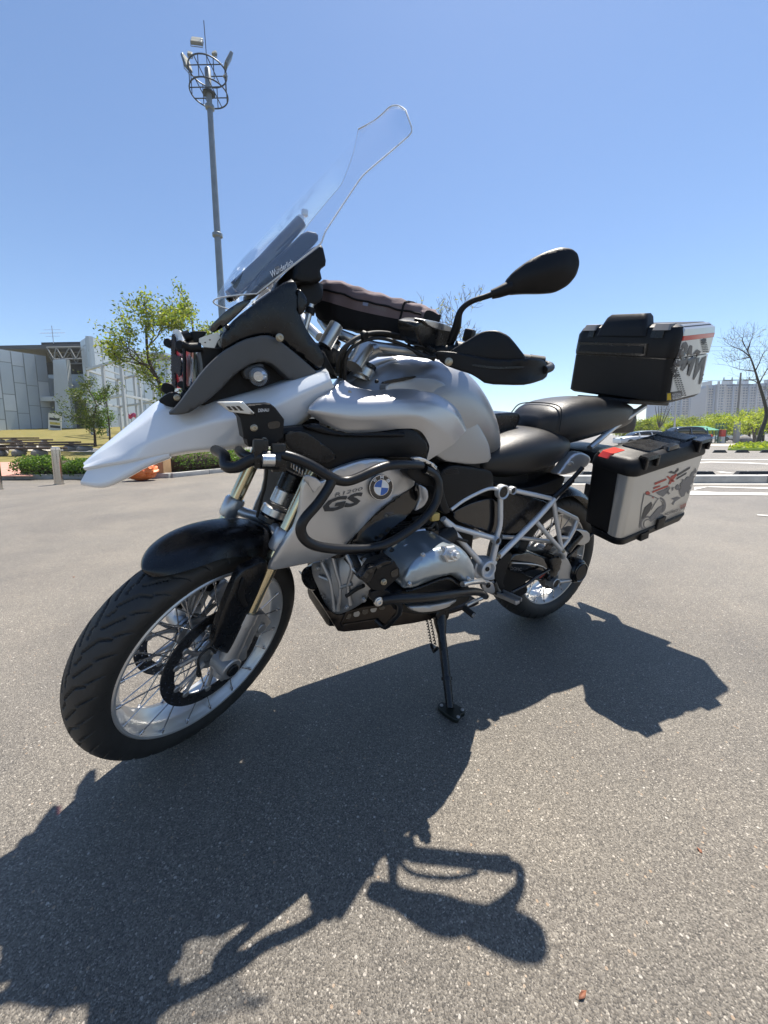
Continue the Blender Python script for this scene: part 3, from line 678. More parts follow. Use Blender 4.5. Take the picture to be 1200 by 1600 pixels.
zt = (zt0+zt1)/2; print('hall heights', zt0, zt1, A0[2], A1[2])
JNT = mat('cladding joint', (.27, .30, .32), .7)
w1, n1 = wallP(A0, A1, GZ-.6, zt1, 'wall', JNT)
clad(A0, A1, GZ-.5, zt1-.02, 1.15, 3, bld, None)
# curved end of that wall
prev = A1.copy(); dirv = (A1-A0); dirv[2] = 0; dirv /= np.linalg.norm(dirv)
for k in range(5):
    ang_ = R(14*(k+1)); d_ = rotm_(0, 0, ang_)@dirv; nx = prev+d_*.75; V, Fc = box((prev+nx)/2*[1, 1, 0]+[0, 0, (GZ-.5+zt1-3.2)/2+.3], (.79, .10, zt1-3.2-GZ+1.1), np.c_[d_, np.cross([0, 0, 1.], d_), [0, 0, 1.]]); mk('curved_panel', V, Fc, CLAD2 if k % 2 else CLAD, bld, 'w'); prev = nx
# pale fin: the curved wall's bright reflection put into shape and colour
pf = [dv(*Qc(283, 488), 45.5), dv(*Qc(352, 484), 45), dv(*Qc(392, 868), 45), dv(*Qc(300, 868), 45.5)]; V = [p for p in pf]+[p+FW2*.6 for p in pf]
mk('reflecting_fin', np.array(V), [(0, 1, 2, 3), (7, 6, 5, 4), (0, 4, 5, 1), (1, 5, 6, 2), (2, 6, 7, 3), (3, 7, 4, 0)], CLAD2, bld, 'w')
# entrance recess, its shade put into the dark back and lower storey colours
ra_, rb2 = dv(*Qc(283, 860), 53), dv(*Qc(520, 860), 53)
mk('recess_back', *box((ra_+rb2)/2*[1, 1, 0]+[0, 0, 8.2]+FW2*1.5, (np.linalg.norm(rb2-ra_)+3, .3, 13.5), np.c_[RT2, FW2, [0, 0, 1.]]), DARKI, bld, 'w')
p_ = (dv(*Qc(430, 700), 47)); mk('balcony_slab', *box(p_, (7.5, 2.5, .55), np.c_[RT2, FW2, [0, 0, 1.]], .03), CLAD2, bld, 'w')
p_ = (dv(*Qc(430, 632), 50)); mk('upper_storey', *box(p_, (7, 1.2, 3.0), np.c_[RT2, FW2, [0, 0, 1.]], .03), CLAD3, bld, 'w')
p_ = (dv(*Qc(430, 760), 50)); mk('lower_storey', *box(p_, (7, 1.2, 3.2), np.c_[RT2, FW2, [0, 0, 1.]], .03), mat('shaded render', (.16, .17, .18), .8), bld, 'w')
# roof over it with trusses; soffit shade put into the dark roof colour
zr = dv(*Qc(490, 396), 46)[2]
c_ = [dv(*Qc(160, 420), 56), dv(*Qc(490, 398), 45.5)]
ro_ = [np.r_[c_[0][:2], zr], np.r_[c_[1][:2], zr]]; ctr_ = (ro_[0]+ro_[1])/2+FW2*3
mk('roof', *box((dv(*Qc(340, 400), 50)*[1, 1, 0]+[0, 0, zr-.25])+FW2*1.5, (15, 10, .5), np.c_[RT2, FW2, [0, 0, 1.]], .04), mat('shade toned roof sheet', (.07, .075, .08), .6), bld, 'w')
TRS = mat('dull truss steel', (.24, .25, .25), .6)
for k, wd_ in enumerate((45.6, 48.2)):
    ptsT = [dv(*Qc(x, 418), wd_) for x in (250, 300, 372, 440, 500)]; ptsB = [dv(*Qc(x, y), wd_) for x, y in ((285, 462), (336, 470), (405, 470), (475, 468))]
    zt_ = zr-.55; zb_ = zt_-1.35; tr_m = MB(); T2 = [np.r_[p[:2], zt_] for p in ptsT]; B2 = [np.r_[p[:2], zb_] for p in ptsB]
    tr_m.add(tube([T2[0], T2[-1]], .09, 6)).add(tube([B2[0], B2[-1]], .09, 6))
    tr_m.build('truss_chord', TRS, bld, 'w')
    for i in range(4):
        T('truss_web', [T2[i], B2[i]], .065, TRS, bld, 'w', n=6); T('truss_web', [B2[i], T2[i+1]], .065, TRS, bld, 'w', n=6)
# right block
Rb0, Rb1, Rb2 = dv(*Qc(478, 860), 45.5), dv(*Qc(522, 860), 43.5), dv(*Qc(1050, 860), 62)
wallP(Rb0, Rb1, GZ-.6, zr+.1, 'block_end', CLAD2); wallP(Rb1, Rb2, GZ-.6, zr+.1)
clad(Rb0, Rb1, GZ-.5, zr+.08, 1.0, 5, bld, CLAD2); clad(Rb1, Rb2, GZ-.5, zr+.08, 1.5, 6, bld, None)
mk('block_roof', *box((Rb1+Rb2)/2*[1, 1, 0]+[0, 0, zr+.2]+FW2*2, (4, 4, .3), np.c_[RT2, FW2, [0, 0, 1.]]), CLAD3, bld, 'w')
# roof aerial
a0 = dv(*Qc(292, 400), 50); am = MB(); top_ = dv(*Qc(277, 305), 50); a0 = np.r_[top_[:2], a0[2]]
am.add(tube([a0, top_], .04, 6))
for k, (dz, L) in enumerate(((-.5, 1.1), (-.9, 1.6), (-1.3, .9))): am.add(tube([top_+[0, 0, dz]-RT2*L, top_+[0, 0, dz]+RT2*L], .018, 5))
for k in range(-4, 5): am.add(tube([top_+[0, 0, -.9]+RT2*k*.34-FW2*.3, top_+[0, 0, -.9]+RT2*k*.34+FW2*.3], .012, 4))
am.build('aerial', STL, bld, 'w')
# steel cube frame in front of the hall
fr0 = empty('steel_frame', tuple(gp(*Qc(570, 860), f=lawnH)), 'open white steel cube frame standing on the lawn in front of the hall', 'frame')
Wf = 30.0
tops = [dv(*Qc(464, 542), 30), dv(*Qc(650, 532), 26.5), dv(*Qc(818, 566), 31), dv(*Qc(625, 545), 35)]
zt_ = np.mean([p[2] for p in tops]); FRW = mat('white painted steel', (.44, .46, .47), .45, .2, var=.05)
cs_ = [np.r_[p[:2], zt_] for p in tops]; gz = [lawnH(uw(c)[1])-.1 for c in cs_]
pt4 = lambda t, i: cs_[i]*(1-t)+cs_[(i+1) % 4]*t
def beam(a, b, s=.16, nm='beam'):
    d = b-a; L = np.linalg.norm(d); d /= L; q = np.array([0, 0, 1.]) if abs(d[2]) < .9 else RT2; sd_ = np.cross(d, q); sd_ /= np.linalg.norm(sd_); mk(nm, *box((a+b)/2, (L, s, s), np.c_[d, sd_, np.cross(d, sd_)]), FRW, fr0, 'w')
for i in range(4):
    for t in (0, .5):
        p = pt4(t, i); g_ = lawnH(uw(p)[1])-.1; beam(np.r_[p[:2], g_], np.r_[p[:2], zt_+.08], .17, 'post')
    for f_ in (1.0, .53):
        zz = gz[0]+(zt_-gz[0])*f_; a = np.r_[cs_[i][:2], zz]; b = np.r_[cs_[(i+1) % 4][:2], zz]; d = (b-a)/np.linalg.norm(b-a); beam(a+d*.09, b-d*.09)
for t in (.33, .66): a, b = pt4(t, 0), pt4(1-t, 2); d = (b-a)/np.linalg.norm(b-a); beam(a+d*.09, b-d*.09, .10)
# board sign by the hall, pink banner
b = dv(*Qc(300, 868), 40); b[2] = lawnH(40); t = empty('board_sign', tuple(b), 'small leaning white and yellow notice board in front of the hall wall', 'sign')
V, Fc = box(b+[0, 0, .85], (1.35, .06, 1.75), np.c_[RT2, FW2, [0, 0, 1.]]@rotm_(0, .12, 0)); mk('board', V, Fc, mat('sign white', (.6, .6, .55), .6), t, 'w')
for k, (dz, c) in enumerate(((1.15, DARKI), (.7, mat('sign yellow', (.5, .42, .08), .6)), (.35, MT['dark interior']))):
    V, Fc = box(b+[0, 0, dz]-FW2*.045, (1.05, .01, .26), np.c_[RT2, FW2, [0, 0, 1.]]@rotm_(0, .12, 0)); mk('notice_panel', V, Fc, c, t, 'w')
b = dv(*Qc(705, 800), 24); b[2] = lawnH(24); t = empty('banner', tuple(b), 'small pink cloth banner glimpsed above the white beak', 'banner')
T('banner_pole', [b, np.r_[b[:2], dv(*Qc(690, 770), 24)[2]]], .03, STL, t, 'w')
rows = [[dv(*Qc(688+40*i/4, 776+(6*math.sin(i*1.7))+24*j/3), 23.9-.08*math.sin(i*2+j)) for i in range(5)] for j in range(4)]; V, Fc = grid(rows, 2, 2, .01); mk('cloth', V, Fc, mat('pink cloth', (.6, .10, .22), .7), t, 'w')
# ---------------------------------------------------------------- floodlight mast
MASTM = mat('galvanised mast', (.20, .23, .25), .5, .5, 0, var=.12, vscale=2, rvar=.1)
LW_ = 24.0
mtop = dv(325, 120, LW_); mb_ = np.r_[mtop[:2], 0.0]
ms = empty('floodlight_mast', tuple(mb_), 'tall grey floodlight mast with a round basket of lamps, behind the motorcycle', 'light mast')
zc = lambda py_: dv(325, py_, LW_)[2]
secs_ = [(0, .26), (zc(480), .21), (zc(366), .185), (zc(365), .185), (zc(171), .155), (zc(138), .135)]
MB().add(lathe([(a, b) for a, b in secs_], mb_, (0, 0, 1), 20)).build('pole', MASTM, ms, 'w')
for py_, r_ in ((368, .29), (168, .25)):
    MB().add(lathe([(zc(py_)-.14, r_*.75), (zc(py_)-.08, r_), (zc(py_)+.08, r_), (zc(py_)+.14, r_*.75)], mb_, (0, 0, 1), 20)).build('collar', MASTM, ms, 'w')
MDK = mat('dark basket steel', (.035, .05, .07), .5, .4)
zl = zc(146); zh = zl+1.15; RR_ = 1.02; cx = mb_
for zz in (zl, zh):
    P = [cx+np.array([RR_*math.cos(a), RR_*math.sin(a), zz]) for a in np.linspace(0, 2*math.pi, 36, endpoint=False)]; V, Fc = tube(P, .038, 8, 0, closed=True); mk('basket_ring', V, Fc, MDK, ms, 'w')
    bmn = MB()
    for off in (-.35, .35):
        L = math.sqrt(RR_**2-off**2); bmn.add(tube([cx+RT2*off-FW2*L+[0, 0, zz], cx+RT2*off+FW2*L+[0, 0, zz]], .028, 6)); bmn.add(tube([cx+FW2*off-RT2*L+[0, 0, zz+.04], cx+FW2*off+RT2*L+[0, 0, zz+.04]], .028, 6))
    bmn.build('basket_beam', MDK, ms, 'w')
for k in range(8): a = 2*math.pi*k/8+.2; q = cx+np.array([RR_*math.cos(a), RR_*math.sin(a), 0]); T('basket_post', [q+[0, 0, zl], q+[0, 0, zh]], .025, MDK, ms, 'w', n=6)
mk('deck', *lathe([(zl-.03, .34), (zl+.01, .34)], cx, (0, 0, 1), 20), MDK, ms, 'w')
MB().add(lathe([(zl, .17), (zh+.1, .17), (zh+.2, .10)], cx, (0, 0, 1), 16)).build('mast_head', MASTM, ms, 'w')
T('lightning_rod', [cx+[0, 0, zh], cx+RT2*-.05+[0, 0, zc(32)]], .022, MDK, ms, 'w', n=6)
LAMPF = mat('floodlight glass', (.55, .52, .40), .25, .2)
def flood(px_, py_, sx_, sz_, ax, tilt, dpt=0.0):
    p = dv(px_, py_, LW_+dpt); s_ = bpy.data.objects.new('floodlight', None); link(s_); s_.parent = ms
    R_ = rotm_(tilt, 0, math.atan2(RT2[1], RT2[0])+ax); V, Fc = box(p, (sx_, .16, sz_), R_, .03); mk('lamp_housing', V, Fc, MASTM, s_, 'w')
    for q in (-.25, .25): V, Fc = box(p+R_@np.array([0, -.085, q*sz_*.94]), (sx_*.86, .02, sz_*.42), R_); mk('lamp_glass', V, Fc, LAMPF, s_, 'w')
    T('yoke', [p+R_@np.array([-sx_*.56, 0, 0]), p+R_@np.array([-sx_*.5, .1, -sz_*.62]), p+R_@np.array([sx_*.5, .1, -sz_*.62]), p+R_@np.array([sx_*.56, 0, 0])], .022, MASTM, s_, 'w', n=6)
def Mc(X, Y): return 250+X/5.333, 20+Y/5.333
flood(*Mc(308, 238), .62, .62, .15, -.55, -.2); flood(*Mc(570, 398), .50, .80, -1.0, -.45); flood(*Mc(222, 420), .5, .75, 1.25, -.3); flood(*Mc(250, 347), .26, .26, .3, -.5, .8); flood(*Mc(455, 342), .26, .26, -.2, -.5, .8); flood(*Mc(545, 530), .2, .2, -.6, -.5)
# ---------------------------------------------------------------- trees on the left
bt = gp(262, 722, f=lawnH); bt = np.r_[dv(268, 700, 19)[:2], lawnH(19)-.05]
tp_ = [bt, dv(262, 640, 19), dv(240, 580, 19), dv(225, 530, 19), dv(232, 470, 19.2)]
tree('young leafy tree with open yellow-green crown left of the headlight guard', bt, 8, 5, 2, LF1, .085, 8, .18, 11, trunk=[bt, dv(272, 660, 19), dv(252, 605, 19), dv(232, 560, 19), dv(228, 500, 19.2)], r0=.11, L0=1.35, split=(2, 3), curl=.3, keepf=.75, minr=.008)
bt2 = np.r_[dv(305, 700, 20.5)[:2], lawnH(20.5)-.05]
tree('slender green tree directly behind the windscreen tip and nose', bt2, 7, 5, 2, LF1, .085, 10, .18, 23, trunk=[bt2, dv(312, 640, 20.5), dv(306, 570, 20.5), dv(300, 500, 20.5)], r0=.09, L0=1.05, split=(2, 3), curl=.3, keepf=.7, minr=.008)
bt3 = gp(149, 698, f=lawnH); W3_ = uw(bt3)[1]
tree('small dark bushy tree between the hall entrance and the lawn', bt3, 2.9, 2.2, 2, LF4, .062, 4, .11, 5, trunk=[bt3, dv(148, 680, W3_), dv(146, 660, W3_), dv(150, 635, W3_)], r0=.055, L0=.85, split=(2, 3), minr=.005, keepf=.9)
bt4 = np.r_[dv(172, 700, W3_+1)[:2], lawnH(W3_+1)-.05]
tree('narrow green sapling beside the small bushy tree', bt4, 3, 2.4, 2, LF3, .06, 4, .10, 8, trunk=[bt4, dv(171, 670, W3_+1), dv(166, 625, W3_+1)], r0=.04, L0=.6, split=(2, 3), minr=.004, keepf=.8)
# ---------------------------------------------------------------- sparse tree behind the handlebar
def gz_(px_, w_): p = dv(px_, 690, w_); u_, ww = uw(p); return np.r_[p[:2], H(u_, ww)]
bt5 = gz_(705, 17)
tree('nearly bare tree with pale buds behind the handlebar bag and hand guard', bt5, 6, 4, 3, LF5, .045, 1, .03, 31, trunk=[bt5, dv(703, 640, 17), dv(698, 590, 17), dv(706, 540, 17), dv(712, 500, 17)], r0=.07, L0=.95, split=(2, 3), curl=.22, bark=BARKG, keepf=.16, minr=.006)
# ---------------------------------------------------------------- right side
rkA = [gp(860, 742.5), gp(1000, 748.5), gp(1140, 753.8), gp(1290, 759.5)]
rkA = [gp(840, 754.3), gp(1000, 754.3), gp(1140, 754.3), gp(1320, 754.3)]
kerb('kerb', rkA, .24, .135, CONC, 1.0)
WST = mat('black rubber wheel stop', (.02, .02, .022), .6, bump=.3, bscale=80)
def wstop(a, b, label, h=.11, wd=.16, dz=0.0):
    A, Bq = gp(*a), gp(*b); A[2] += dz; Bq[2] += dz; d = Bq-A; L = np.linalg.norm(d); d /= L; sd_ = np.cross(d, [0, 0, 1.]); sd_ /= np.linalg.norm(sd_); t = empty('wheel_stop', tuple(A), label, 'wheel stop', 'black rubber wheel stops')
    V = []
    for s, k in ((0, .9), (.10, 1)):
        pass
    V = [A-sd_*wd/2, A+sd_*wd/2, Bq+sd_*wd/2, Bq-sd_*wd/2]; e = .08; V += [A+d*e-sd_*wd*.3+[0, 0, h], A+d*e+sd_*wd*.3+[0, 0, h], Bq-d*e+sd_*wd*.3+[0, 0, h], Bq-d*e-sd_*wd*.3+[0, 0, h]]
    mk('stop_block', np.array(V)+[0, 0, .002], [(3, 2, 1, 0), (4, 5, 6, 7), (0, 1, 5, 4), (1, 2, 6, 5), (2, 3, 7, 6), (3, 0, 4, 7)], WST, t, 'w')
    for f_ in (.25, .75): p = A+(Bq-A)*f_+[0, 0, h+.001]; MB().add(cyl(p, (0, 0, 1), .02, .006, 8)).build('fixing_bolt', STL, t, 'w')
wstop((1062, 745), (1118, 745), 'black wheel stop behind the right kerb, close to the side case'); wstop((1146, 745), (1235, 745), 'black wheel stop behind the right kerb at the right edge of the picture')
wstop((905, 745), (975, 745), 'black wheel stop behind the kerb, seen under the side case by the rear wheel')
for k, (a, b) in enumerate(((1113, 1136), (1148, 1171), (1187, 1215))): wstop((a, 707.4), (b, 707.4), ['small distant wheel stop left of the grass island', 'middle distant wheel stop in front of the grass island', 'distant wheel stop in front of the leaning tree'][k], .13, .2)
def paint(name, L, lift=.005):
    V = [gp(x, y)+[0, 0, lift] for x, y in L]; return struct(name, V, [tuple(range(len(V)))], PAINT, ang=None)
paint('road_marking', [(870, 757.6), (1085, 757.6), (1300, 757.6), (1300, 756.0), (1085, 756.0), (870, 756.0)], .006)
paint('road_marking', [(1085, 766), (1105, 761.5), (1200, 764.5), (1300, 765), (1300, 762.5), (1200, 762.3), (1110, 760.6), (1085, 761.5)], .0065)
paint('road_marking', [(1060, 773.5), (1200, 774.5), (1300, 774), (1300, 771), (1200, 770.6), (1120, 769.5), (1085, 767.5), (1060, 768.5)], .0065)
paint('road_marking', [(1085, 719), (1300, 718.6), (1300, 717.6), (1085, 718)], .0065); paint('road_marking', [(1085, 724.5), (1110, 722.8), (1170, 724.5), (1300, 731), (1300, 729.6), (1170, 723), (1110, 721.6), (1085, 723.0)], .0065)
paint('road_marking', [(1118, 737.8), (1135, 740.0), (1150, 740.0), (1128, 737.2)], .0065)
paint('road_marking', [(1183, 806), (1300, 815), (1300, 813), (1183, 804.5)], .0065)
paint('road_marking', [(1180, 808), (1190, 807), (1300, 838), (1300, 842)], .0075) if False else None
# grass island
gi = [gp(x, y) for x, y in ((1137, 703.6), (1160, 704.2), (1320, 706), (1320, 696), (1200, 695.5), (1165, 697.5))]; ctr = np.mean(gi, 0)
V = [p+[0, 0, .10] for p in gi]+[p-[0, 0, .05] for p in gi]+[ctr+[0, 0, .35]]; n = 6
struct('grass_island', V, [(i, (i+1) % n, 12) for i in range(n)]+[(i, i+n, (i+1) % n+n, (i+1) % n) for i in range(n)], GRN, ang=None)
gl_ = empty('grass_clump', tuple(gi[0]), 'tufts of fresh green grass on the island under the leaning tree', 'grass'); k = rng.rand(3500, 2); pp_ = np.array([gi[0]*(1-a)*(1-b)+gi[2]*a*(1-b)+gi[3]*a*b+gi[5]*(1-a)*b for a, b in k]); pp_[:, 2] += .15+.25*np.minimum(k[:, 1], 1-k[:, 1]); leaves(pp_, .10, LF2, 'grass_blades', gl_, 1, .05)['kind'] = 'stuff'
strip('far_pavement', PATHM, ((1040, 697.4), (1330, 699.2)), ((1040, 694.2), (1330, 694.4)), None, .03)
# trees behind
TLAB = ['bright yellow-green tree crown just right of the rack arm, under the top case', 'taller green crown between the rack arm and the lamp post', 'small green crown directly behind the lamp post', 'yellow-green crown just right of the lamp post', 'broad green crown above the left end of the green shelter roof', 'broad crown directly above the green shelter roof', 'crown above the red pillar', 'tall crown above the dark mesh fence', 'crown directly behind the trunk of the leaning bare tree', 'crown cut by the right edge of the picture', 'leftmost green crown of the row, next to the rack arm', 'small green treetop just behind the fuel tank, above the pillion seat', 'low green treetop hidden mostly by the fuel tank', 'far crown filling the gap right of the shelter', 'far crown in the second row behind the lamp post', 'far crown in the second row behind the dark blue car', 'far crown in the second row left of the leaning bare tree']
xs = [(1000, 655, 46, 1.0), (1024, 648, 52, 1.0), (1052, 660, 44, .8), (1080, 652, 55, 1.0), (1104, 645, 50, 1.1), (1128, 646, 46, 1.1), (1150, 652, 54, 1.0), (1170, 640, 48, 1.15), (1192, 645, 52, 1.1), (1215, 640, 45, 1.1), (975, 655, 55, 1.0), (770, 648, 40, .9), (745, 655, 46, .8), (1140, 655, 75, 1.0), (1065, 650, 80, 1.0), (1095, 655, 78, 1), (1180, 655, 74, 1.0)]
for k, (x, ty, w_, s_) in enumerate(xs):
    b = gz_(x, w_); top_ = dv(x, ty, w_)[2]; h_ = max(2.5, top_-b[2]); rnd = np.random.RandomState(50+k)
    where = 'seen under the top case left of the lamp post' if x < 1050 and x > 900 else 'between the rider seat and hand guard' if x < 900 else 'behind the bus shelter' if x < 1140 else 'behind the leaning bare tree'
    t = empty('broadleaf_tree', tuple(b), TLAB[k], 'tree', 'trees along the far side of the car park')
    mb = MB(); mb.add(tube([b, b+[0, 0, h_*.45]], [.16, .11], 8)); tips = []
    for j in range(4): a = j*1.57+rnd.rand(); mb.add(tube([b+[0, 0, h_*.33], b+[math.cos(a)*h_*.2, math.sin(a)*h_*.2, h_*.7]], [.09, .03], 5))
    mb.build('trunk', BARK, t, 'w', ang=None)
    nc = 34; cl = rnd.normal(0, 1, (nc, 3)); cl /= np.linalg.norm(cl, axis=1, keepdims=True); cl *= (rnd.uniform(.35, 1, nc)**.5)[:, None]; cl = b+[0, 0, h_*.62]+cl*np.array([h_*.52*s_, h_*.52*s_, h_*.36])
    tips = np.repeat(cl, 100, 0)+rnd.normal(0, h_*.065, (nc*100, 3)); tips[:, 2] = np.maximum(tips[:, 2], b[2]+h_*.18); leaves(tips, .11, LF2 if k % 3 else LF1, 'crown', t, 1, .05)
# leaning bare tree
def Rc(X, Y): return 960+X/5, 500+Y/5
wt = 27.0; bb = gz_(1183, wt)
tr5 = [bb]+[dv(*Rc(x, y), wt) for x, y in ((1150, 860), (1188, 745), (1172, 640), (1130, 500), (1100, 400), (1062, 290), (1020, 205))]
t = empty('bare_tree', tuple(bb), 'leaning almost leafless tree with dark crooked trunk at the right edge', 'tree'); mb = MB(); rnd = np.random.RandomState(3)
Pt = cr(np.array(tr5), 4); mb.add(tube(Pt, np.linspace(.15, .02, len(Pt)), 9)); tips = []
for (a, L) in (((1130, 500), [(1160, 440), (1200, 380), (1260, 330)]), ((1100, 400), [(1050, 395), (980, 385), (900, 360)]), ((1100, 400), [(1130, 340), (1160, 270), (1200, 220)]), ((1062, 290), [(1020, 300), (960, 310), (890, 330)]), ((1062, 290), [(1000, 240), (930, 210), (885, 185)]), ((1040, 240), [(1060, 180), (1080, 130)]), ((1172, 640), [(1210, 600), (1260, 560)]), ((1020, 205), [(1000, 160), (1010, 120)]), ((1130, 500), [(1080, 470), (1010, 470)])):
    P = [dv(*Rc(*a), wt)]+[dv(*Rc(*q), wt+rnd.uniform(-.6, .6)) for q in L]; P = cr(np.array(P), 3); mb.add(tube(P, np.linspace(.045, .009, len(P)), 6))
    for q in P[2:]:
        for j in range(2):
            d = rnd.normal(0, 1, 3); d[2] = abs(d[2])+.2; branch(mb, q, d,   .75, .009, 1, tips, rnd, split=(2, 3), curl=.3, minr=.0045)
mb.build('trunk', mat('dark brown bark', (.06, .05, .043), .9, var=.3, bump=.6, bscale=40), t, 'w', ang=None)  # dark brown bark, tone varied by noise
tips = np.array(tips); leaves(tips[rnd.rand(len(tips)) < .12], .05, LF5, 'buds', t, 1, .03)['kind'] = 'stuff'
# more trunks and a thin multi-stemmed one
b = gz_(1027, 40); t = empty('bare_shrub', tuple(b), 'thin leafless multi-stemmed sapling under the top case', 'tree'); mb = MB()
for X in (318, 345, 372, 410, 445): mb.add(tube([dv(*Rc(350, 842), 40), dv(*Rc(350+(X-350)*.35, 800), 40), dv(*Rc(X, 672), 40)], [.06, .045, .02], 6, 3))
mb.build('stems', MT['dark brown bark'], t, 'w', ang=None)
b = gz_(1175, 34); t = empty('tree', tuple(b), 'young tree with forked dark trunk just left of the leaning bare tree', 'tree'); mb = MB(); pq = dv(*Rc(1085, 880), 34)
mb.add(tube([b+(dv(*Rc(1092, 960), 34)-b)*[1, 1, 0], dv(*Rc(1090, 900), 34), dv(*Rc(1075, 850), 34), dv(*Rc(1050, 800), 34)], [.12, .10, .07, .04], 8, 3)).add(tube([dv(*Rc(1090, 900), 34), dv(*Rc(1110, 850), 34), dv(*Rc(1120, 800), 34)], [.08, .05, .03], 6, 3)); mb.build('trunk', MT['dark brown bark'], t, 'w', ang=None)
cl = dv(*Rc(1075, 790), 34)+np.random.RandomState(9).normal(0, 1, (900, 3))*[1.1, 1.1, .45]; leaves(cl, .09, LF2, 'crown', t, 1, .05)
# lamp post, utility pole, wires
b = gz_(1052.5, 42); t = empty('lamp_post', tuple(b), 'pale grey street lamp post under the top case', 'lamp post'); zt_ = b[2]+7.2
MB().add(lathe([(0, .11), (3, .09), (7.2, .06)], b, (0, 0, 1), 14)).build('pole', mat('pale pole paint', (.45, .45, .43), .5, .2), t, 'w'); T('lamp_arm', [b+[0, 0, 7.1], b-RT2*.8+[0, 0, 7.6], b-RT2*1.6+[0, 0, 7.7]], .04, STL, t, 'w', sm=3); mk('lamp_head', *box(b-RT2*1.9+[0, 0, 7.68], (.7, .22, .1), np.c_[RT2, FW2, [0, 0, 1.]], .03), STL, t, 'w')
wu = 70.0; b = gz_(1154, wu); top_ = dv(*Rc(988, 412), wu); t = empty('utility_pole', tuple(b), 'concrete utility pole with cross arms in front of the apartment blocks', 'utility pole'); b2 = np.r_[top_[:2], b[2]]
T('pole', [b2, top_], [.22, .13], mat('concrete pole', (.22, .21, .20), .8), t, 'w')
pa_ = dv(*Rc(988, 468), wu)
for dz, L in ((0, 3.0), (-.9, 2.3)): T('cross_arm', [pa_-RT2*L*1.1+[0, 0, dz], pa_+RT2*L+[0, 0, dz]], .07, MT['dark interior'], t, 'w', n=6)
for s in (-3.1, -1.6, 1.5, 2.8): MB().add(lathe([(0, .09), (.15, .12), (.3, .08), (.42, .1)], pa_+RT2*s+[0, 0, .07], (0, 0, 1), 10)).build('insulator', STL, t, 'w')
for k, (ya, yb, yc) in enumerate(((468, 470, 462), (470, 474, 470), (204, 206, 218), (240, 240, 245))):
    P = [dv(*Rc(-300, ya), wu), dv(*Rc(400, yb+4), wu), dv(*Rc(960, yb), wu), dv(*Rc(1500, yc), wu)]; V, Fc = tube(P, .018, 5, 4); tagt(mk('overhead_wire', V, Fc, MT['dark interior'], None, 'w', ang=None), ['lower thin overhead wire at the cross arm of the utility pole', 'second thin overhead wire just below the cross arm', 'topmost thin overhead wire behind the top case', 'upper thin overhead wire, second from the top'][k], 'wire', 'overhead wires')
# shelter with green roof, red pillar
wsx = 43.0; gS = lambda X: gz_(Rc(X, 0)[0], wsx)
sh = empty('bus_shelter', tuple(gS(740)), 'small glass shelter with green pitched roof beyond the car park', 'shelter'); GR = mat('green metal roof', (.10, .30, .20), .4, .3); GF = mat('green frame paint', (.04, .14, .09), .5)
r0_, r1_ = dv(*Rc(650, 868), wsx), dv(*Rc(825, 868), wsx); zz0, zz1 = dv(*Rc(700, 862), wsx)[2], dv(*Rc(740, 826), wsx)[2]
V = [r0_*[1, 1, 0]+[0, 0, zz0], r1_*[1, 1, 0]+[0, 0, zz0], r1_*[1, 1, 0]+FW2*3+[0, 0, zz0], r0_*[1, 1, 0]+FW2*3+[0, 0, zz0], (r0_*.75+r1_*.25)*[1, 1, 0]+FW2*1.5+[0, 0, zz1], (r0_*.15+r1_*.85)*[1, 1, 0]+FW2*1.5+[0, 0, zz1]]
mk('roof', np.array(V), [(3, 2, 1, 0), (0, 1, 5, 4), (2, 3, 4, 5), (0, 4, 3), (1, 2, 5)], GR, sh, 'w', ang=10)
for X in (672, 716, 760, 806):
    p = gS(X); T('post', [p, p*[1, 1, 0]+[0, 0, zz0]], .06, GF, sh, 'w', n=6); p = p+FW2*2.6; T('post', [p, p*[1, 1, 0]+[0, 0, zz0]], .06, GF, sh, 'w', n=6)
gpn = mat('shelter glass', (.10, .22, .20), .1, 0, 0, spec=.8)
for a, b_ in ((676, 712), (720, 756), (764, 802)):
    p, q = gS(a), gS(b_); mk('glass_pane', *box((p+q)/2*[1, 1, 0]+FW2*2.6+[0, 0, (gS(a)[2]+zz0)/2+.15], (np.linalg.norm(q-p), .03, (zz0-gS(a)[2])*.8), np.c_[RT2, FW2, [0, 0, 1.]]), gpn, sh, 'w')
mk('bench_seat', *box(gS(740)+FW2*2.1+[0, 0, .45], (3.5, .4, .06), np.c_[RT2, FW2, [0, 0, 1.]]), STL, sh, 'w')
p = gS(835); t = empty('pillar', tuple(p), 'bright red square pillar with white foot beside the green shelter', 'pillar'); zt_ = dv(*Rc(835, 856), wsx)[2]; mk('pillar_shaft', *box(p*[1, 1, 0]+[0, 0, (p[2]+.75+zt_)/2], (.48, .48, zt_-p[2]-.75), np.c_[RT2, FW2, [0, 0, 1.]], .02), mat('red pillar paint', (.55, .05, .03), .5), t, 'w'); mk('pillar_foot', *box(p+[0, 0, .375], (.44, .44, .75), np.c_[RT2, FW2, [0, 0, 1.]], .02), mat('pale foot paint', (.55, .54, .52), .6), t, 'w')
p = gS(900); t = empty('fence', tuple(p), 'dark green mesh fence panels right of the red pillar', 'fence')
for X in (858, 886, 914, 942): q = gS(X)+FW2*1.2; T('post', [q, q+[0, 0, 2.3]], .05, GF, t, 'w', n=6)
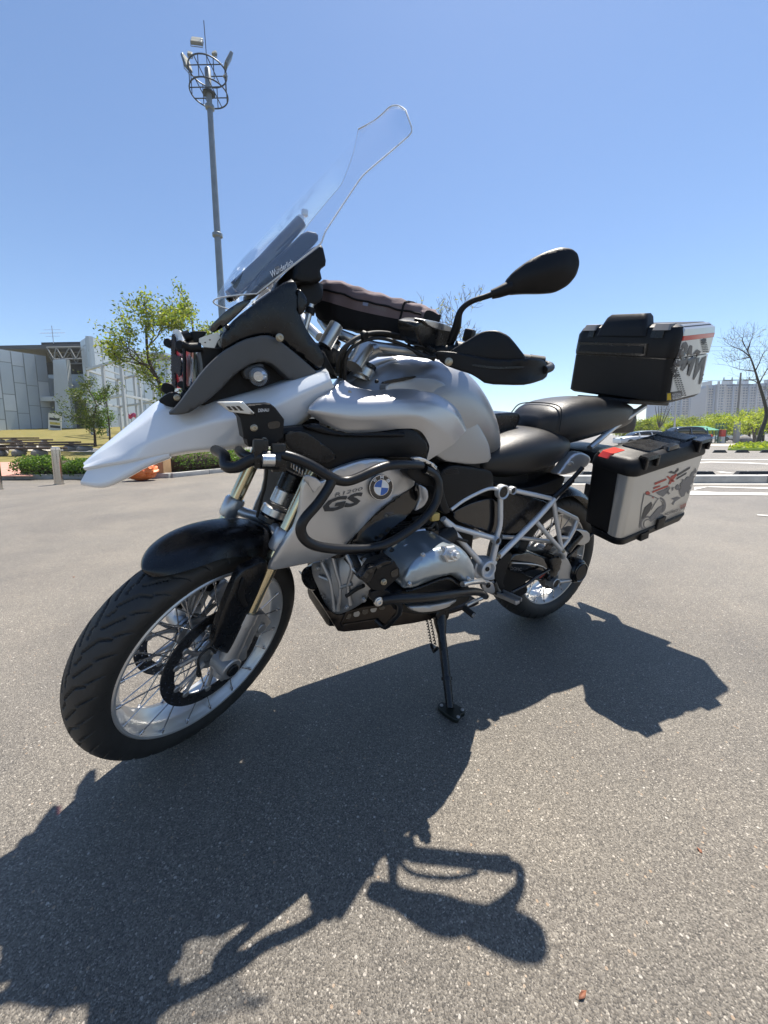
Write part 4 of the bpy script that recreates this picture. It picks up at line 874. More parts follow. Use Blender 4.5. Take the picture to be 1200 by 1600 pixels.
for a, b_ in ((859, 885), (887, 913), (915, 941)):
    p, q = gS(a)+FW2*1.2, gS(b_)+FW2*1.2; mm_ = MB(); L = np.linalg.norm(q-p); d = (q-p)/L
    for s in np.arange(.0, L, .11): mm_.add(box(p+d*s+[0, 0, 1.15], (.03, .03, 2.1)))
    for z_ in (.15, 1.1, 2.15): mm_.add(box((p+q)/2+[0, 0, z_], (L, .03, .05), np.c_[RT2, FW2, [0, 0, 1.]]))
    mm_.build('mesh_panel', GF, t, 'w', ang=None, kind='stuff')
p = gS(950); t = empty('gate_post', tuple(p), 'grey concrete post at the end of the mesh fence', 'post'); mk('post_shaft', *box(p+[0, 0, 1.2], (.42, .42, 2.4), np.c_[RT2, FW2, [0, 0, 1.]], .02), CONC, t, 'w')
p = gS(1015); t = empty('boulder', tuple(p), 'low grey boulder beyond the grass island', 'boulder'); stone(p+[0, 0, .25], .7, t, rng)
# parked cars
def car(px_, w_, yawc, label, bodym, sc_=1.0, suv=True):
    b = gz_(px_, w_); A = rotm_(0, 0, yawc); t = empty('parked_car', tuple(b), label, 'car', 'cars parked beyond the side case', rot=A.tolist()); tr = lambda V: np.asarray(V)@A.T*1.0+b
    h_ = 1.68 if suv else 1.46
    prof = [(2.25, .30, .62), (2.15, .26, .80), (1.5, .22, .95), (.95, .22, 1.02), (0, .20, 1.05), (-1.2, .20, 1.06), (-2.0, .22, 1.05), (-2.3, .28, .95), (-2.35, .35, .7)]
    V, Fc = sloft([(x, z0, z1, .91 if abs(x) < 2 else .82) for x, z0, z1 in prof[::-1]], 5, 24, 3); mk('body', tr(V), Fc, bodym, t, 'w', ang=40)
    cab = [(-2.05, .95, 1.10, .70), (-1.75, .95, h_-.14, .70), (-1.2, .95, h_-.02, .70), (-.2, .95, h_, .70), (.35, .95, h_-.06, .69), (.8, .95, 1.28, .71), (1.15, .95, 1.06, .74)]
    V, Fc = sloft(cab, 4.5, 24, 3); mk('windows', tr(V), Fc, GLASSK, t, 'w', ang=40)
    V, Fc = sloft([(-1.8, h_-.17, h_-.10, .62), (-1.2, h_-.10, h_+.012, .66), (-.2, h_-.08, h_+.022, .66), (.35, h_-.14, h_-.04, .64)], 4.5, 24, 3); mk('roof', tr(V), Fc, bodym, t, 'w', ang=40)
    for x in (-1.9, -.62, .55):
        for s in (-1, 1): V, Fc = tube([(x-.05, s*.84, 1.03), (x+.02, s*.73, h_-.12)], [.05, .04], 6); mk('pillar', tr(V), Fc, bodym, t, 'w')
    for x in (-1.38, 1.36):
        for s in (-1, 1):
            wh = bpy.data.objects.new('wheel', None); link(wh); wh.parent = t
            V, Fc = lathe([(-.10, .24), (-.11, .31), (-.07, .34), (.07, .34), (.11, .31), (.10, .24)], (x, s*.83, .34), (0, 1, 0), 28); mk('tyre', tr(V), Fc, RUBB, wh, 'w'); V, Fc = lathe([(s*.08, .23), (s*.10, .22), (s*.085, .06), (s*.11, .03)], (x, s*.83, .34), (0, 1, 0), 20); mk('rim', tr(V), Fc, ALU, wh, 'w')
    for s in (-1, 1):
        V, Fc = box((2.16, s*.62, .74), (.14, .34, .14), None, .03); mk('headlight', tr(V), Fc, LENS, t, 'w'); V, Fc = box((-2.28, s*.70, .88), (.12, .22, .22), None, .03); mk('tail_light', tr(V), Fc, RED, t, 'w'); V, Fc = box((.62, s*.98, 1.06), (.12, .18, .12), None, .03); mk('door_mirror', tr(V), Fc, bodym, t, 'w')
car(1058, 34, YAW+1.45, 'dark blue car parked behind the side case, only its roof and rear window showing', mat('dark blue car paint', (.03, .05, .09), .2, .3, .8))
car(1000, 38, YAW+1.5, 'white car parked behind the side case, left of the dark blue one', mat('white car paint', (.62, .64, .66), .25, 0, .8), suv=False)
car(1140, 62, YAW+1.6, 'pale car parked far off left of the leaning tree', mat('silver car paint', (.5, .52, .54), .25, .5, .8), suv=False)
# apartment blocks
WND = mat('apartment window glass', (.13, .18, .24), .15, 0, 0, spec=.8); APT = mat('apartment wall', (.40, .41, .43), .8, var=.04, vscale=.05); APT2 = mat('apartment wall warm', (.42, .41, .40), .8, var=.04, vscale=.05); APT3 = mat('apartment stripe', (.28, .34, .43), .8)
def apt(x0, x1, yt, w_, label, m, nf, nc, roof=True, depth=14, side=None):
    a, b = dv(x0, yt, w_), dv(x1, yt, w_); z1 = (a[2]+b[2])/2; z0 = -3.0; c = (a+b)/2; L = np.linalg.norm((b-a)[:2]); d = (b-a)*[1, 1, 0]; d /= np.linalg.norm(d); n_ = np.array([d[1], -d[0], 0]); n_ = n_ if n_@(c-CAM) > 0 else -n_
    t = empty('apartment_block', (c[0], c[1], z0), label, 'apartment block', 'white apartment blocks on the skyline'); R_ = np.c_[d, n_, [0, 0, 1.]]
    mk('wall', *box(np.r_[c[:2], (z0+z1)/2]+n_*depth/2, (L, depth, z1-z0), R_), m, t, 'w')
    fh = (z1-z0)/nf; cw = L/nc; wn = MB(); bl = MB()
    for i in range(1, nf):
        for j in range(nc):
            p = np.r_[c[:2], z0+fh*(i+.5)]+d*(-L/2+cw*(j+.5))
            wn.add(box(p-n_*.06, (cw*.62, .1, fh*.50), R_)); bl.add(box(p-n_*.35-[0, 0, fh*.38], (cw*.86, .7, fh*.16), R_))
    wn.build('window', WND, t, 'w', ang=None, kind='stuff'); bl.build('balcony', m, t, 'w', ang=None, kind='stuff')
    for j in range(0, nc+1, 3): mk('pilaster', *box(np.r_[c[:2], (z0+z1)/2+1]+d*(-L/2+cw*j)-n_*.5, (1.1, 1.0, z1-z0+2), R_), APT3 if j % 2 else m, t, 'w')
    if roof:
        mk('roof_parapet', *box(np.r_[c[:2], z1+.9]+n_*depth/2, (L*1.02, depth*1.02, 1.8), R_), APT3, t, 'w'); mk('lift_tower', *box(np.r_[c[:2], z1+3.5]+d*L*.15+n_*depth/2, (L*.22, depth*.5, 4), R_), m, t, 'w')
apt(1030, 1064, 622, 300, 'bluish apartment block farthest left on the skyline, partly behind the top case', APT3, 16, 6)
apt(1062, 1087, 618, 320, 'white apartment block just right of the bluish one', APT, 17, 5)
apt(1087, 1104, 617, 330, 'narrow pale apartment block left of the tall tower block', APT, 17, 4)
apt(1104, 1123, 606, 290, 'broad apartment block left of the tall lift tower', APT2, 19, 5)
apt(1122, 1133, 600, 288, 'tall narrow white tower rising above the other blocks', APT, 20, 2, False, 12)
apt(1133, 1157, 604, 292, 'wide apartment block directly behind the utility pole', APT2, 19, 6)
apt(1157, 1182, 604, 300, 'apartment block right of the utility pole', APT, 19, 6)
apt(1182, 1240, 602, 305, 'long apartment block behind the leaning bare tree', APT2, 19, 12)
# fallen leaves and grit
DRY = mat('dry brown leaf', (.22, .09, .05), .7, var=.3)
for k, (x, y, l_) in enumerate(((910, 1557, 'reddish dry leaf on the asphalt near the bottom right'), (1093, 1330, 'tiny tan leaf scrap on the asphalt right of the mirror shadow'), (115, 902, 'small dark twig scrap on the sunlit asphalt left of the front tyre'))):
    c = gp(x, y); s = (.008, .005, .008)[k]; a = k*1.3; V = [c+np.array([math.cos(a+q)*s*r_, math.sin(a+q)*s*r_, .003+.002*math.sin(q*2)]) for q, r_ in ((0, 1.2), (.9, .6), (2.2, .5), (3.14, 1.3), (4.0, .55), (5.4, .6))]; V += [v-[0, 0, .0012] for v in V]
    tagt(mk('fallen_leaf', np.array(V), [tuple(range(6)), tuple(range(11, 5, -1))]+[(i, i+6, (i+1) % 6+6, (i+1) % 6) for i in range(6)], DRY, None, 'w', ang=None), l_, 'leaf')
# ================================================================== THE MOTORCYCLE (bike frame: x forward, y to its left, z up)
BK = empty('motorcycle', (0, 0, 0), 'silver, white and black adventure touring motorcycle leaning on its side stand', 'motorcycle', rot=LM.tolist())
def sub(name, parent, fr='b', at=(0, 0, 0)):
    o = bpy.data.objects.new(name, None); link(o); o.parent = parent; o.empty_display_size = .05
    return o
# ---- wheels
def tyre(parent, fr, c, prof, per, n=1080, m=64):
    P = cr(np.array(prof, float), 6); s = np.r_[0, np.cumsum(np.linalg.norm(np.diff(P, axis=0), axis=1))]; t = np.linspace(0, s[-1], m)
    P = np.c_[np.interp(t, s, P[:, 0]), np.interp(t, s, P[:, 1])]
    ymax = P[:, 0].max(); V = []; Fc = []; rmax = P[:, 1].max()
    th = np.linspace(0, 2*math.pi, n, endpoint=False); u0_ = (th/(2*math.pi)*per) % 1.0
    for j in range(m):
        y, r = P[j]; q = abs(y/ymax); uu = (u0_+(.5 if y > 0 else 0)) % 1.0; g = np.zeros(n)
        if r > rmax-.052:
            for (a0, s0, a1, s1, w_) in ((.05, .08, .42, .40, .030), (.42, .40, .55, .72, .028), (.60, .22, .98, .60, .028), (.10, .66, .34, .96, .024), (.80, .05, .98, .16, .026), (.62, .72, .84, .97, .022)):
                for k in (-1, 0, 1):
                    x = uu+k; dx, dy = a1-a0, s1-s0; t_ = np.clip(((x-a0)*dx+(q-s0)*dy)/(dx*dx+dy*dy), 0, 1); d = np.hypot((x-a0-dx*t_)*1.6, q-s0-dy*t_)
                    g = np.maximum(g, .0050*np.clip((w_*1.7-d)/(w_*.6), 0, 1))
        elif abs(r-(rmax-.058)) < .0016: g = np.full(n, -.0006)            # moulded ring on the side wall
        rr = r-g; V.append(np.c_[c[0]+rr*np.cos(th), np.full(n, c[1]+y), c[2]+rr*np.sin(th)])
    V = np.concatenate(V)
    for j in range(m-1):
        for i in range(n): Fc.append((j*n+i, j*n+(i+1) % n, (j+1)*n+(i+1) % n, (j+1)*n+i))
    return mk('tyre', V, Fc, RUB, parent, fr, ang=50)
def rimmesh(c, hw, ro, n=120):
    d = ro-.2524
    prof = [(-hw, .2535), (-hw-.003, .2500), (-hw-.002, .2445), (-hw+.005, .2405), (-hw+.013, .2360), (-hw+.022, .2275), (-hw+.032, .2245), (hw-.032, .2245), (hw-.022, .2275), (hw-.013, .2360), (hw-.005, .2405), (hw+.002, .2445), (hw+.003, .2500), (hw, .2535), (hw-.006, .2500), (hw-.02, .240), (0, .234), (-hw+.02, .240), (-hw+.006, .2500)]
    prof = [(a, b+d) for a, b in prof]
    return ring(prof, c, (0, 1, 0), n)
def spokes(parent, fr, c, hw, ro, rh, hh, n=20, off=0.0):
    d = ro-.2524
    for side in (1, -1):
        for k in range(n):
            a = 2*math.pi*(k+.25*(side < 0)+off)/n; da = (R(62) if k % 2 else -R(62)); b = a+da
            P0 = (c[0]+(.2425+d)*math.cos(a), c[1]+side*(hw-.002), c[2]+(.2425+d)*math.sin(a))
            P1 = (c[0]+rh*math.cos(b), c[1]+side*hh, c[2]+rh*math.sin(b))
            m_ = MB().add(rod(P0, P1, .0021, 6)); v = np.array(P1)-np.array(P0); v /= np.linalg.norm(v)
            m_.add(rod(np.array(P0)-v*.012, np.array(P0)+v*.010, .0042, 8))
            m_.build('spoke', STEEL, parent, fr, ang=60)
FWC = (1.507, 0, .325)
fw = sub('front_wheel', BK)
tyre(fw, 's', FWC, [(-.0535, .2500), (-.0600, .2640), (-.0640, .2810), (-.0610, .2990), (-.0480, .3125), (-.027, .3215), (0, .325), (.027, .3215), (.0480, .3125), (.0610, .2990), (.0640, .2810), (.0600, .2640), (.0535, .2500)], 18)
MB().add(rimmesh(FWC, .0555, .2524)).build('rim', mat('anodised silver rim', (.60, .60, .59), .36, .6, .1, var=.05, vscale=14, rvar=.08), fw, 's')
RIMM = MT['anodised silver rim']
spokes(fw, 's', FWC, .0535, .2524, .043, .040)
hb = MB().add(lathe([(-.062, .028), (-.058, .034), (-.046, .036), (-.045, .050), (-.037, .050), (-.036, .032), (-.02, .026), (.02, .026), (.036, .032), (.037, .050), (.045, .050), (.046, .036), (.058, .034), (.062, .028)], FWC, (0, 1, 0), 40))
for k in range(6):
    a = 2*math.pi*k/6
    for s in (1, -1): hb.add(cyl((FWC[0]+.041*math.cos(a), s*.047, FWC[2]+.041*math.sin(a)), (0, 1, 0), .006, .008, 8))
hb.build('hub', CAST, fw, 's')
def disc(parent, fr, c, y, r0, r1, n=144):
    rs = np.linspace(r0, r1, 10); V = []; Fc = []; t_ = .0024
    hole = set()
    for i in range(n):
        for j in range(1, 8):
            if (i+j) % 6 == 0 and j in (1, 3, 5, 7): hole.add((i, j))
    ring_ = lambda yy: [[(c[0]+r*math.cos(2*math.pi*i/n), yy, c[2]+r*math.sin(2*math.pi*i/n)) for i in range(n)] for r in rs]
    for yy in (y-t_, y+t_):
        for rr in ring_(yy): V += rr
    o = 10*n; id_ = lambda L, j, i: L*o+j*n+i % n
    for j in range(9):
        for i in range(n):
            if (i, j) in hole:
                a, b, c_, d = id_(0, j, i), id_(0, j, i+1), id_(0, j+1, i+1), id_(0, j+1, i)
                for p, q in ((a, b), (b, c_), (c_, d), (d, a)): Fc.append((q, p, p+o, q+o))
            else:
                Fc.append((id_(0, j, i), id_(0, j, i+1), id_(0, j+1, i+1), id_(0, j+1, i))); Fc.append((id_(1, j, i), id_(1, j+1, i), id_(1, j+1, i+1), id_(1, j, i+1)))
    for i in range(n):
        Fc.append((id_(0, 0, i), id_(1, 0, i), id_(1, 0, i+1), id_(0, 0, i+1))); Fc.append((id_(0, 9, i), id_(0, 9, i+1), id_(1, 9, i+1), id_(1, 9, i)))
    return mk('brake_disc', np.array(V), Fc, DISC, parent, fr, ang=40)
for s in (1, -1):
    d = disc(fw, 's', FWC, s*.070, .118, .1525)
    m_ = MB()
    for k in range(6):
        a = 2*math.pi*(k+.5)/6; da = .20
        for q in (-1, 1):
            b = a+q*da; m_.add(tube([(FWC[0]+.036*math.cos(a), s*.060, FWC[2]+.036*math.sin(a)), (FWC[0]+.075*math.cos(a+q*.10), s*.066, FWC[2]+.075*math.sin(a+q*.10)), (FWC[0]+.120*math.cos(b), s*.070, FWC[2]+.120*math.sin(b))], [.009, .006, .005], 6))
            m_.add(cyl((FWC[0]+.118*math.cos(b), s*.070, FWC[2]+.118*math.sin(b)), (0, 1, 0), .009, .011, 12))
    m_.add(ring([(s*.058-.004, .030), (s*.058-.004, .05), (s*.058+.004, .05), (s*.058+.004, .030)], FWC, (0, 1, 0), 36))
    m_.build('disc_carrier', CAST, fw, 's')
T('axle', [(1.507, -.150, .325), (1.507, .152, .325)], .012, ALU, fw, 's')
# abs sensor ring
MB().add(ring([(.052, .036), (.052, .052), (.054, .052), (.054, .036)], FWC, (0, 1, 0), 48)).build('sensor_ring', CHR, fw, 's')
# rear wheel
RWC = (0, 0, .318)
rw = sub('rear_wheel', BK)
tyre(rw, 'b', RWC, [(-.068, .222), (-.082, .240), (-.087, .262), (-.082, .282), (-.066, .300), (-.036, .3135), (0, .318), (.036, .3135), (.066, .300), (.082, .282), (.087, .262), (.082, .240), (.068, .222)], 16)
MB().add(rimmesh(RWC, .068, .228)).build('rim', RIMM, rw)
spokes(rw, 'b', RWC, .066, .228, .05, .045, off=.3)
MB().add(lathe([(-.075, .03), (-.07, .05), (-.05, .055), (-.045, .06), (-.035, .06), (-.03, .045), (.03, .045), (.035, .06), (.045, .06), (.05, .05), (.075, .05)], RWC, (0, 1, 0), 40)).build('hub', CAST, rw)
disc(rw, 'b', RWC, .09, .10, .138)

# ---- fork
fd = AXD; fo = np.array([1.507, 0, .325])
def FK(t, s, o=0.0): return fo+fd*t+np.array([math.cos(RAKE), 0, math.sin(RAKE)])*o+np.array([0, s*.1151, 0])
for s in (1, -1):
    fk = MB().add(tube([FK(-.005, s), FK(.13, s)], [.0265, .0255], 20)).add(tube([FK(.125, s), FK(.16, s)], [.0285, .027], 20))
    fk.add(tube([FK(-.035, s, 0), FK(.01, s)], [.022, .0265], 20)); fk.add(cyl(FK(0, s)+np.array([0, 0, 0]), (0, 1, 0), .030, .062, 24, .1))
    fk.add(box(FK(.02, s, -.03), (.05, .03, .05), bev=.006)); fk.add(box(FK(.09, s, -.035), (.045, .022, .12), rot=np.array([[math.cos(RAKE), 0, -math.sin(RAKE)], [0, 1, 0], [math.sin(RAKE), 0, math.cos(RAKE)]]), bev=.006))
    lo = fk.build('fork_leg', CAST, BK, 's')
    T('stanchion', [FK(.15, s), FK(.80, s)], .0205, GOLD, lo, 's', n=24)
    MB().add(tube([FK(.345, s), FK(.352, s), FK(.40, s), FK(.407, s)], [.026, .030, .030, .026], 24)).build('fork_clamp', mat('satin alloy clamp', (.50, .53, .57), .35, .7, .1, var=.02), lo, 's')
    cb = MB().add(cyl(FK(0, s)+np.array([0, s*.033, 0]), (0, 1, 0), .017, .010, 20)); cb.build('axle_cap', BLKS, lo, 's')
    # brake caliper behind the leg
    ca = math.radians(148); cc = np.array([1.507+.128*math.cos(ca), s*.072, .325+.128*math.sin(ca)])
    rt = np.array([[math.sin(ca), 0, math.cos(ca)], [0, 1, 0], [-math.cos(ca), 0, math.sin(ca)]])
    k_ = MB().add(box(cc+[0, s*.024, 0], (.115, .026, .062), rt, .010)).add(box(cc-[0, s*.022, 0], (.115, .024, .062), rt, .010)).add(box(cc+rt@np.array([0, 0, .026]), (.11, .05, .014), rt, .004))
    for q in (-.03, .03): k_.add(cyl(cc+rt@np.array([q, s*.037, -.004]), (0, 1, 0), .016, .012, 16))
    k_.build('brake_caliper', CAST, BK, 's')
MB().add(tube([FK(.376, 1), FK(.376, 1, .0)+[-.02, -.04, -.01], FK(.376, 0)+[-.05, 0, -.01], FK(.376, -1)+[-.02, .04, -.01], FK(.376, -1)], .016, 12, 4)).build('fork_bridge', MT['satin alloy clamp'], BK, 's')
# shock under the fork bridge seen between the stanchions
MB().add(cyl(FK(.42, 0, -.06), AXD, .045, .03, 28)).add(cyl(FK(.47, 0, -.06), AXD, .033, .05, 28)).build('ball_joint', ALU, BK, 's')
MB().add(cyl(FK(.395, 0, -.06), AXD, .05, .02, 28)).add(cyl(FK(.52, 0, -.07), AXD, .04, .06, 20)).build('joint_boot', BLKS, BK, 's')
# ---- front fender and fork guards
def fender():
    rows = []
    A0, A1 = 65.5, 131
    for a in A0+(A1-A0)*np.linspace(0, 1, 22)**1.6:
        k = (a-A0)/(A1-A0); kk = min(1, k/.30+.002); wf = math.sqrt(max(.0004, 1-(1-kk)**2)); row = []
        rc = .350+.019*min(1, k*3)**.6+.004*math.sin(k*math.pi)
        for s in np.linspace(-1, 1, 13):
            ww = .083*wf; drop = (.006+.055*min(1, k*1.6))*abs(s)**3.0; r = rc-drop-.004*s*s
            y = ww*math.copysign(abs(s)**.85, s) if abs(s) < .99 else ww*s
            row.append((1.507+r*math.cos(R(a)), y, .325+r*math.sin(R(a))))
        rows.append(row)
    return grid(rows, 3, 3, .003)
V, Fc = fender(); fen = mk('front_fender', V, Fc, BLKS, BK, 's', ang=60, keep='fender')
g1 = panel('fork_guard', 'A', [(880, 512), (940, 480), (1005, 452), (1014, 520), (960, 650), (900, 780), (862, 885), (835, 908), (800, 895), (752, 872), (772, 780), (820, 650)], BLKS, BK, .118, 's', th=.016, bulge=.014, r=.02, mirror=True, h=.01)
g2 = panel('guard_recess', 'A', [(870, 640), (900, 545), (912, 560), (905, 640), (925, 680), (900, 690)], BLKP, g1, .1335, 's', th=.004, bulge=.002, r=.004, h=.006)
bolt('bolt', 'A', 793, 878, .131, g1, .004, 's', BLKS)
TP('brake_hose', 'A', [(965, 262, .02), (985, 180, .03), (1000, 130, .05), (1008, 70, .06), (1012, 20, .06)], .004, RUBB, BK, fr='s', sm=5)
TP('brake_hose', 'A', [(690, 960, .10), (685, 1000, .105), (700, 1005, .105), (690, 930, .10), (740, 880, .10), (770, 900, .10)], .0032, RUBB, BK, fr='s', sm=5)
# radiator guard behind the fork: honeycomb of thin bars on the radiator
rg = MB(); 
for i in range(-5, 6):
    for j in range(0, 9):
        cy, cz = i*.034+(.017 if j % 2 else 0), .60+j*.0295
        for k in range(3):
            a0, a1 = R(90+120*k-60), R(90+120*k)
            rg.add(rod((1.172+.002*k, cy+.0196*math.sin(a0), cz+.0196*math.cos(a0)), (1.172+.002*k, cy+.0196*math.sin(a1), cz+.0196*math.cos(a1)), .0022, 5))
rg.build('radiator_guard', ALU, BK, kind='stuff')
MB().add(box((1.14, 0, .72), (.04, .36, .29), bev=.01)).build('radiator', BLKS, BK)
# ---- beak
B = 'B'
BR = [[(38, 915, 0), (39, 918, .010), (44, 926, .02), (36, 936, .030), (44, 938, .026)],
      [(95, 862, 0), (106, 870, .030), (128, 892, .052), (118, 918, .060), (125, 920, .05)],
      [(175, 795, 0), (196, 812, .048), (240, 858, .080), (235, 900, .090), (245, 902, .075)],
      [(275, 712, 0), (305, 735, .065), (365, 805, .112), (380, 872, .112), (388, 882, .09)],
      [(385, 622, 0), (425, 655, .085), (500, 760, .142), (540, 844, .138), (545, 856, .11)],
      [(480, 612, .0), (535, 642, .11), (620, 725, .170), (665, 832, .158), (670, 846, .13)],
      [(600, 600, .0), (655, 625, .14), (730, 700, .195), (775, 815, .178), (782, 832, .15)],
      [(780, 560, .04), (835, 583, .16), (890, 655, .210), (930, 775, .19), (935, 790, .165)],
      [(990, 505, .09), (1012, 532, .185), (1045, 585, .222), (1070, 690, .205), (1075, 705, .18)],
      [(1165, 470, .15), (1180, 490, .205), (1190, 520, .225), (1204, 560, .22), (1210, 575, .20)]]
def prow(c, rows, fr='b'): return [[meas(c, *q, fr) for q in r] for r in rows]
bk = prow(B, BR); full = [[p*np.array([1, -1, 1]) for p in r[:0:-1]]+list(r) for r in bk]
V, Fc = grid(full, 5, 4, .004, lin=True); beak = mk('beak', V, Fc, WHITE, BK, ang=60, keep='beak')
lo = prow(B, [[(62, 930, 0), (68, 932, .024), (25, 1003, .030), (34, 1006, .022)], [(130, 912, 0), (150, 912, .052), (122, 1015, .060), (132, 1014, .045)], [(215, 900, 0), (245, 906, .080), (212, 980, .082), (220, 978, .062)], [(300, 880, 0), (340, 886, .100), (318, 922, .100), (322, 922, .08)], [(400, 850, 0), (440, 858, .118), (436, 876, .116), (440, 876, .09)]])
full = [[p*np.array([1, -1, 1]) for p in r[:0:-1]]+list(r) for r in lo]
V, Fc = grid(full, 5, 4, .006, lin=True); mk('beak_tip', V, Fc, WHITE, BK, ang=60)
# anthracite arc over the nose, black cavity, indicator
panel('nose_arc', B, [(422, 684), (470, 640), (530, 560), (600, 465), (680, 388), (780, 332), (885, 308), (940, 328), (1040, 408), (1135, 492), (1112, 515), (1080, 532), (1008, 530), (920, 450), (885, 436), (830, 440), (745, 490), (650, 590), (535, 672), (490, 684)], GRYP, BK, .178, th=.05, bulge=.006, r=.012, rnd=1, mirror=True, h=.01)
panel('nose_cavity', B, [(560, 640), (680, 480), (820, 415), (920, 430), (1020, 540), (860, 590), (640, 640)], BLKP, BK, .135, th=.03, bulge=.004, r=.02, mirror=True)
sg = sub('indicator', BK)
mk('housing', *slab(pts(B, [(775, 480), (800, 455), (870, 440), (885, 475), (850, 520), (790, 515)], .172), th=.03, bulge=.006, r=.01, h=.008), GRYP, sg)
c0 = meas(B, 850, 505, .205)
MB().add(lathe([(-.03, .012), (-.02, .019), (0, .0215), (.012, .018), (.019, .010), (.022, .003)], c0, (.35, .9, -.1), 24)).build('lens', LENS, sg)
MB().add(lathe([(-.034, .010), (-.03, .0215), (-.012, .0225), (-.011, .020)], c0, (.35, .9, -.1), 24)).build('lamp_body', BLKP, sg)
MB().add(lathe([(-.02, .013), (-.004, .006)], c0, (.35, .9, -.1), 16)).build('reflector', CHR, sg)
# ---- cockpit fairing
fr_ = panel('cockpit_fairing', B, [(676, 318), (700, 280), (742, 232), (850, 150), (1000, 42), (1030, 70), (1040, 150), (1050, 230), (1085, 300), (1140, 372), (1165, 420), (1150, 485), (1040, 405), (940, 325), (885, 305), (780, 330), (684, 385)], BLKS, BK, .160, th=.03, bulge=.018, r=.05, mirror=True, h=.014)
panel('fairing_cap', 'C', [(480, 1000), (500, 1010), (528, 1050), (535, 1090), (515, 1130), (490, 1145), (478, 1100)], BLKS, BK, .165, th=.02, bulge=.01, r=.02, h=.01)
bolt('bolt', B, 952, 322, .20, fr_, .007)
bolt('bolt', B, 706, 272, .17, fr_, .004, m=BLKS)
panel('fairing_base', B, [(940, 330), (1150, 370), (1200, 470), (1230, 520), (1190, 500), (1140, 490)], BLKP, BK, .15, th=.08, bulge=.01, r=.02)
# nose block behind headlight
MB().add(box((1.34, -.01, 1.04), (.14, .20, .20), bev=.03)).build('headlight_housing', BLKP, BK)
sbk = panel('lamp_bracket', 'J', [(532, 292), (600, 262), (762, 218), (782, 282), (745, 330), (715, 402), (590, 392), (535, 335)], CASEP, BK, .125, th=.004, rnd=0)
for X, Y in ((605, 338), (660, 308)): panel('bracket_hole', 'J', [(X-15, Y), (X, Y-10), (X+15, Y), (X, Y+10)], BLKG, sbk, .1262, th=.002, h=.005)
panel('bracket_edge', 'J', [(750, 330), (800, 290), (805, 400), (770, 380)], CASEP, BK, .115, th=.004, rnd=0)
panel('nose_top_cover', 'J', [(418, 202), (632, 205), (610, 245), (530, 290), (522, 375), (470, 330), (440, 300)], BLKP, BK, .10, th=.16, bulge=.003, r=.01)
panel('nose_side_cover', 'J', [(535, 390), (715, 402), (800, 400), (810, 460), (700, 560), (580, 720), (570, 560)], BLKP, BK, .11, th=.2, bulge=.004, r=.01)
panel('nose_glass_trim', B, [(615, 278), (700, 195), (770, 150), (830, 140), (745, 225), (700, 265), (640, 300)], BLKG, BK, .10, th=.012, bulge=.003, r=.01)
# headlight and its layered guard, traced on planes turned slightly towards the left
hl = sub('headlight', BK)
JP = dict(P0=(1.475, .12, 1.08), n=(.99, .14, 0))
def J_(name, L, m, par, off, th=.004, **k): return panel(name, 'J', L, m, par, off, th=th, h=.008, **JP, **k)
J_('lens', [(462, 435), (530, 450), (565, 500), (582, 600), (578, 700), (535, 790), (468, 865)], LENS, hl, -.045, .02, bulge=.008, r=.03)
J_('reflector', [(468, 450), (560, 470), (590, 600), (580, 740), (520, 830), (468, 860)], CHR, hl, -.075, .01, bulge=.002, r=.01)
J_('lens_edge', [(435, 310), (466, 318), (466, 905), (436, 925)], mat('yellowish acrylic edge', (.50, .56, .42), .25, coat=.5), hl, -.030, .006)
hg_ = sub('headlight_guard', BK)
J_('pale_panel', [(370, 420), (430, 415), (432, 520), (370, 520)], mat('peach film', (.50, .22, .16), .4), hg_, -.020)
J_('perforated_panel', [(370, 480), (432, 475), (432, 850), (370, 850)], ALU, hg_, -.018)
J_('red_frame', [(312, 418), (366, 440), (368, 862), (325, 858), (300, 820), (322, 700), (330, 560)], REDM, hg_, -.010)
PINK = sheet_glass('red tinted acrylic', tint=(.9, .22, .25), op=.35)
J_('pink_panel', [(240, 362), (312, 358), (330, 430), (326, 560), (250, 480)], PINK, hg_, -.006)
J_('pink_panel', [(246, 668), (330, 715), (350, 850), (300, 880), (250, 860)], PINK, hg_, -.006)
J_('acrylic_plate', [(222, 182), (318, 198), (352, 352), (262, 362), (240, 300)], sheet_glass('clear guard acrylic', op=.45), hg_, -.004)
J_('mesh_strip', [(212, 240), (242, 236), (262, 362), (250, 480), (246, 668), (268, 880), (218, 850), (206, 560)], mat('blue grey backing', (.045, .06, .12), .35), hg_, .000)
J_('mesh_strip', [(244, 478), (312, 506), (330, 600), (312, 745), (246, 668)], MT['blue grey backing'], hg_, .001)
gm = MB()
def inpoly(x, y, L):
    c = False
    for i in range(len(L)):
        a, b = L[i], L[i-1]
        if (a[1] > y) != (b[1] > y) and x < (b[0]-a[0])*(y-a[1])/(b[1]-a[1])+a[0]: c = not c
    return c
for L in ([(212, 240), (242, 236), (262, 362), (250, 480), (246, 668), (268, 880), (218, 850), (206, 560)], [(244, 478), (312, 506), (330, 600), (312, 745), (246, 668)]):
    for i in range(14):
        for j in range(40):
            X, Y = 205+i*13+(6 if j % 2 else 0), 236+j*17
            if inpoly(X, Y, L):
                q = [meas('J', X+a, Y+b, .003, **JP) for a, b in ((-6, -8), (6, 9), (6, -8), (-6, 9))]; gm.add(rod(q[0], q[1], .0016, 4)).add(rod(q[2], q[3], .0016, 4))
gm.build('guard_mesh', BLKP, hg_, kind='stuff')
for X, Y, r_ in ((182, 350, .013), (330, 380, .013), (325, 425, .009), (335, 835, .009), (385, 900, .008)):
    MB().add(cyl(meas('J', X, Y, .006, **JP), (.3, .9, .1), r_, .022, 14)).build('guard_spacer', BLKP, hg_)
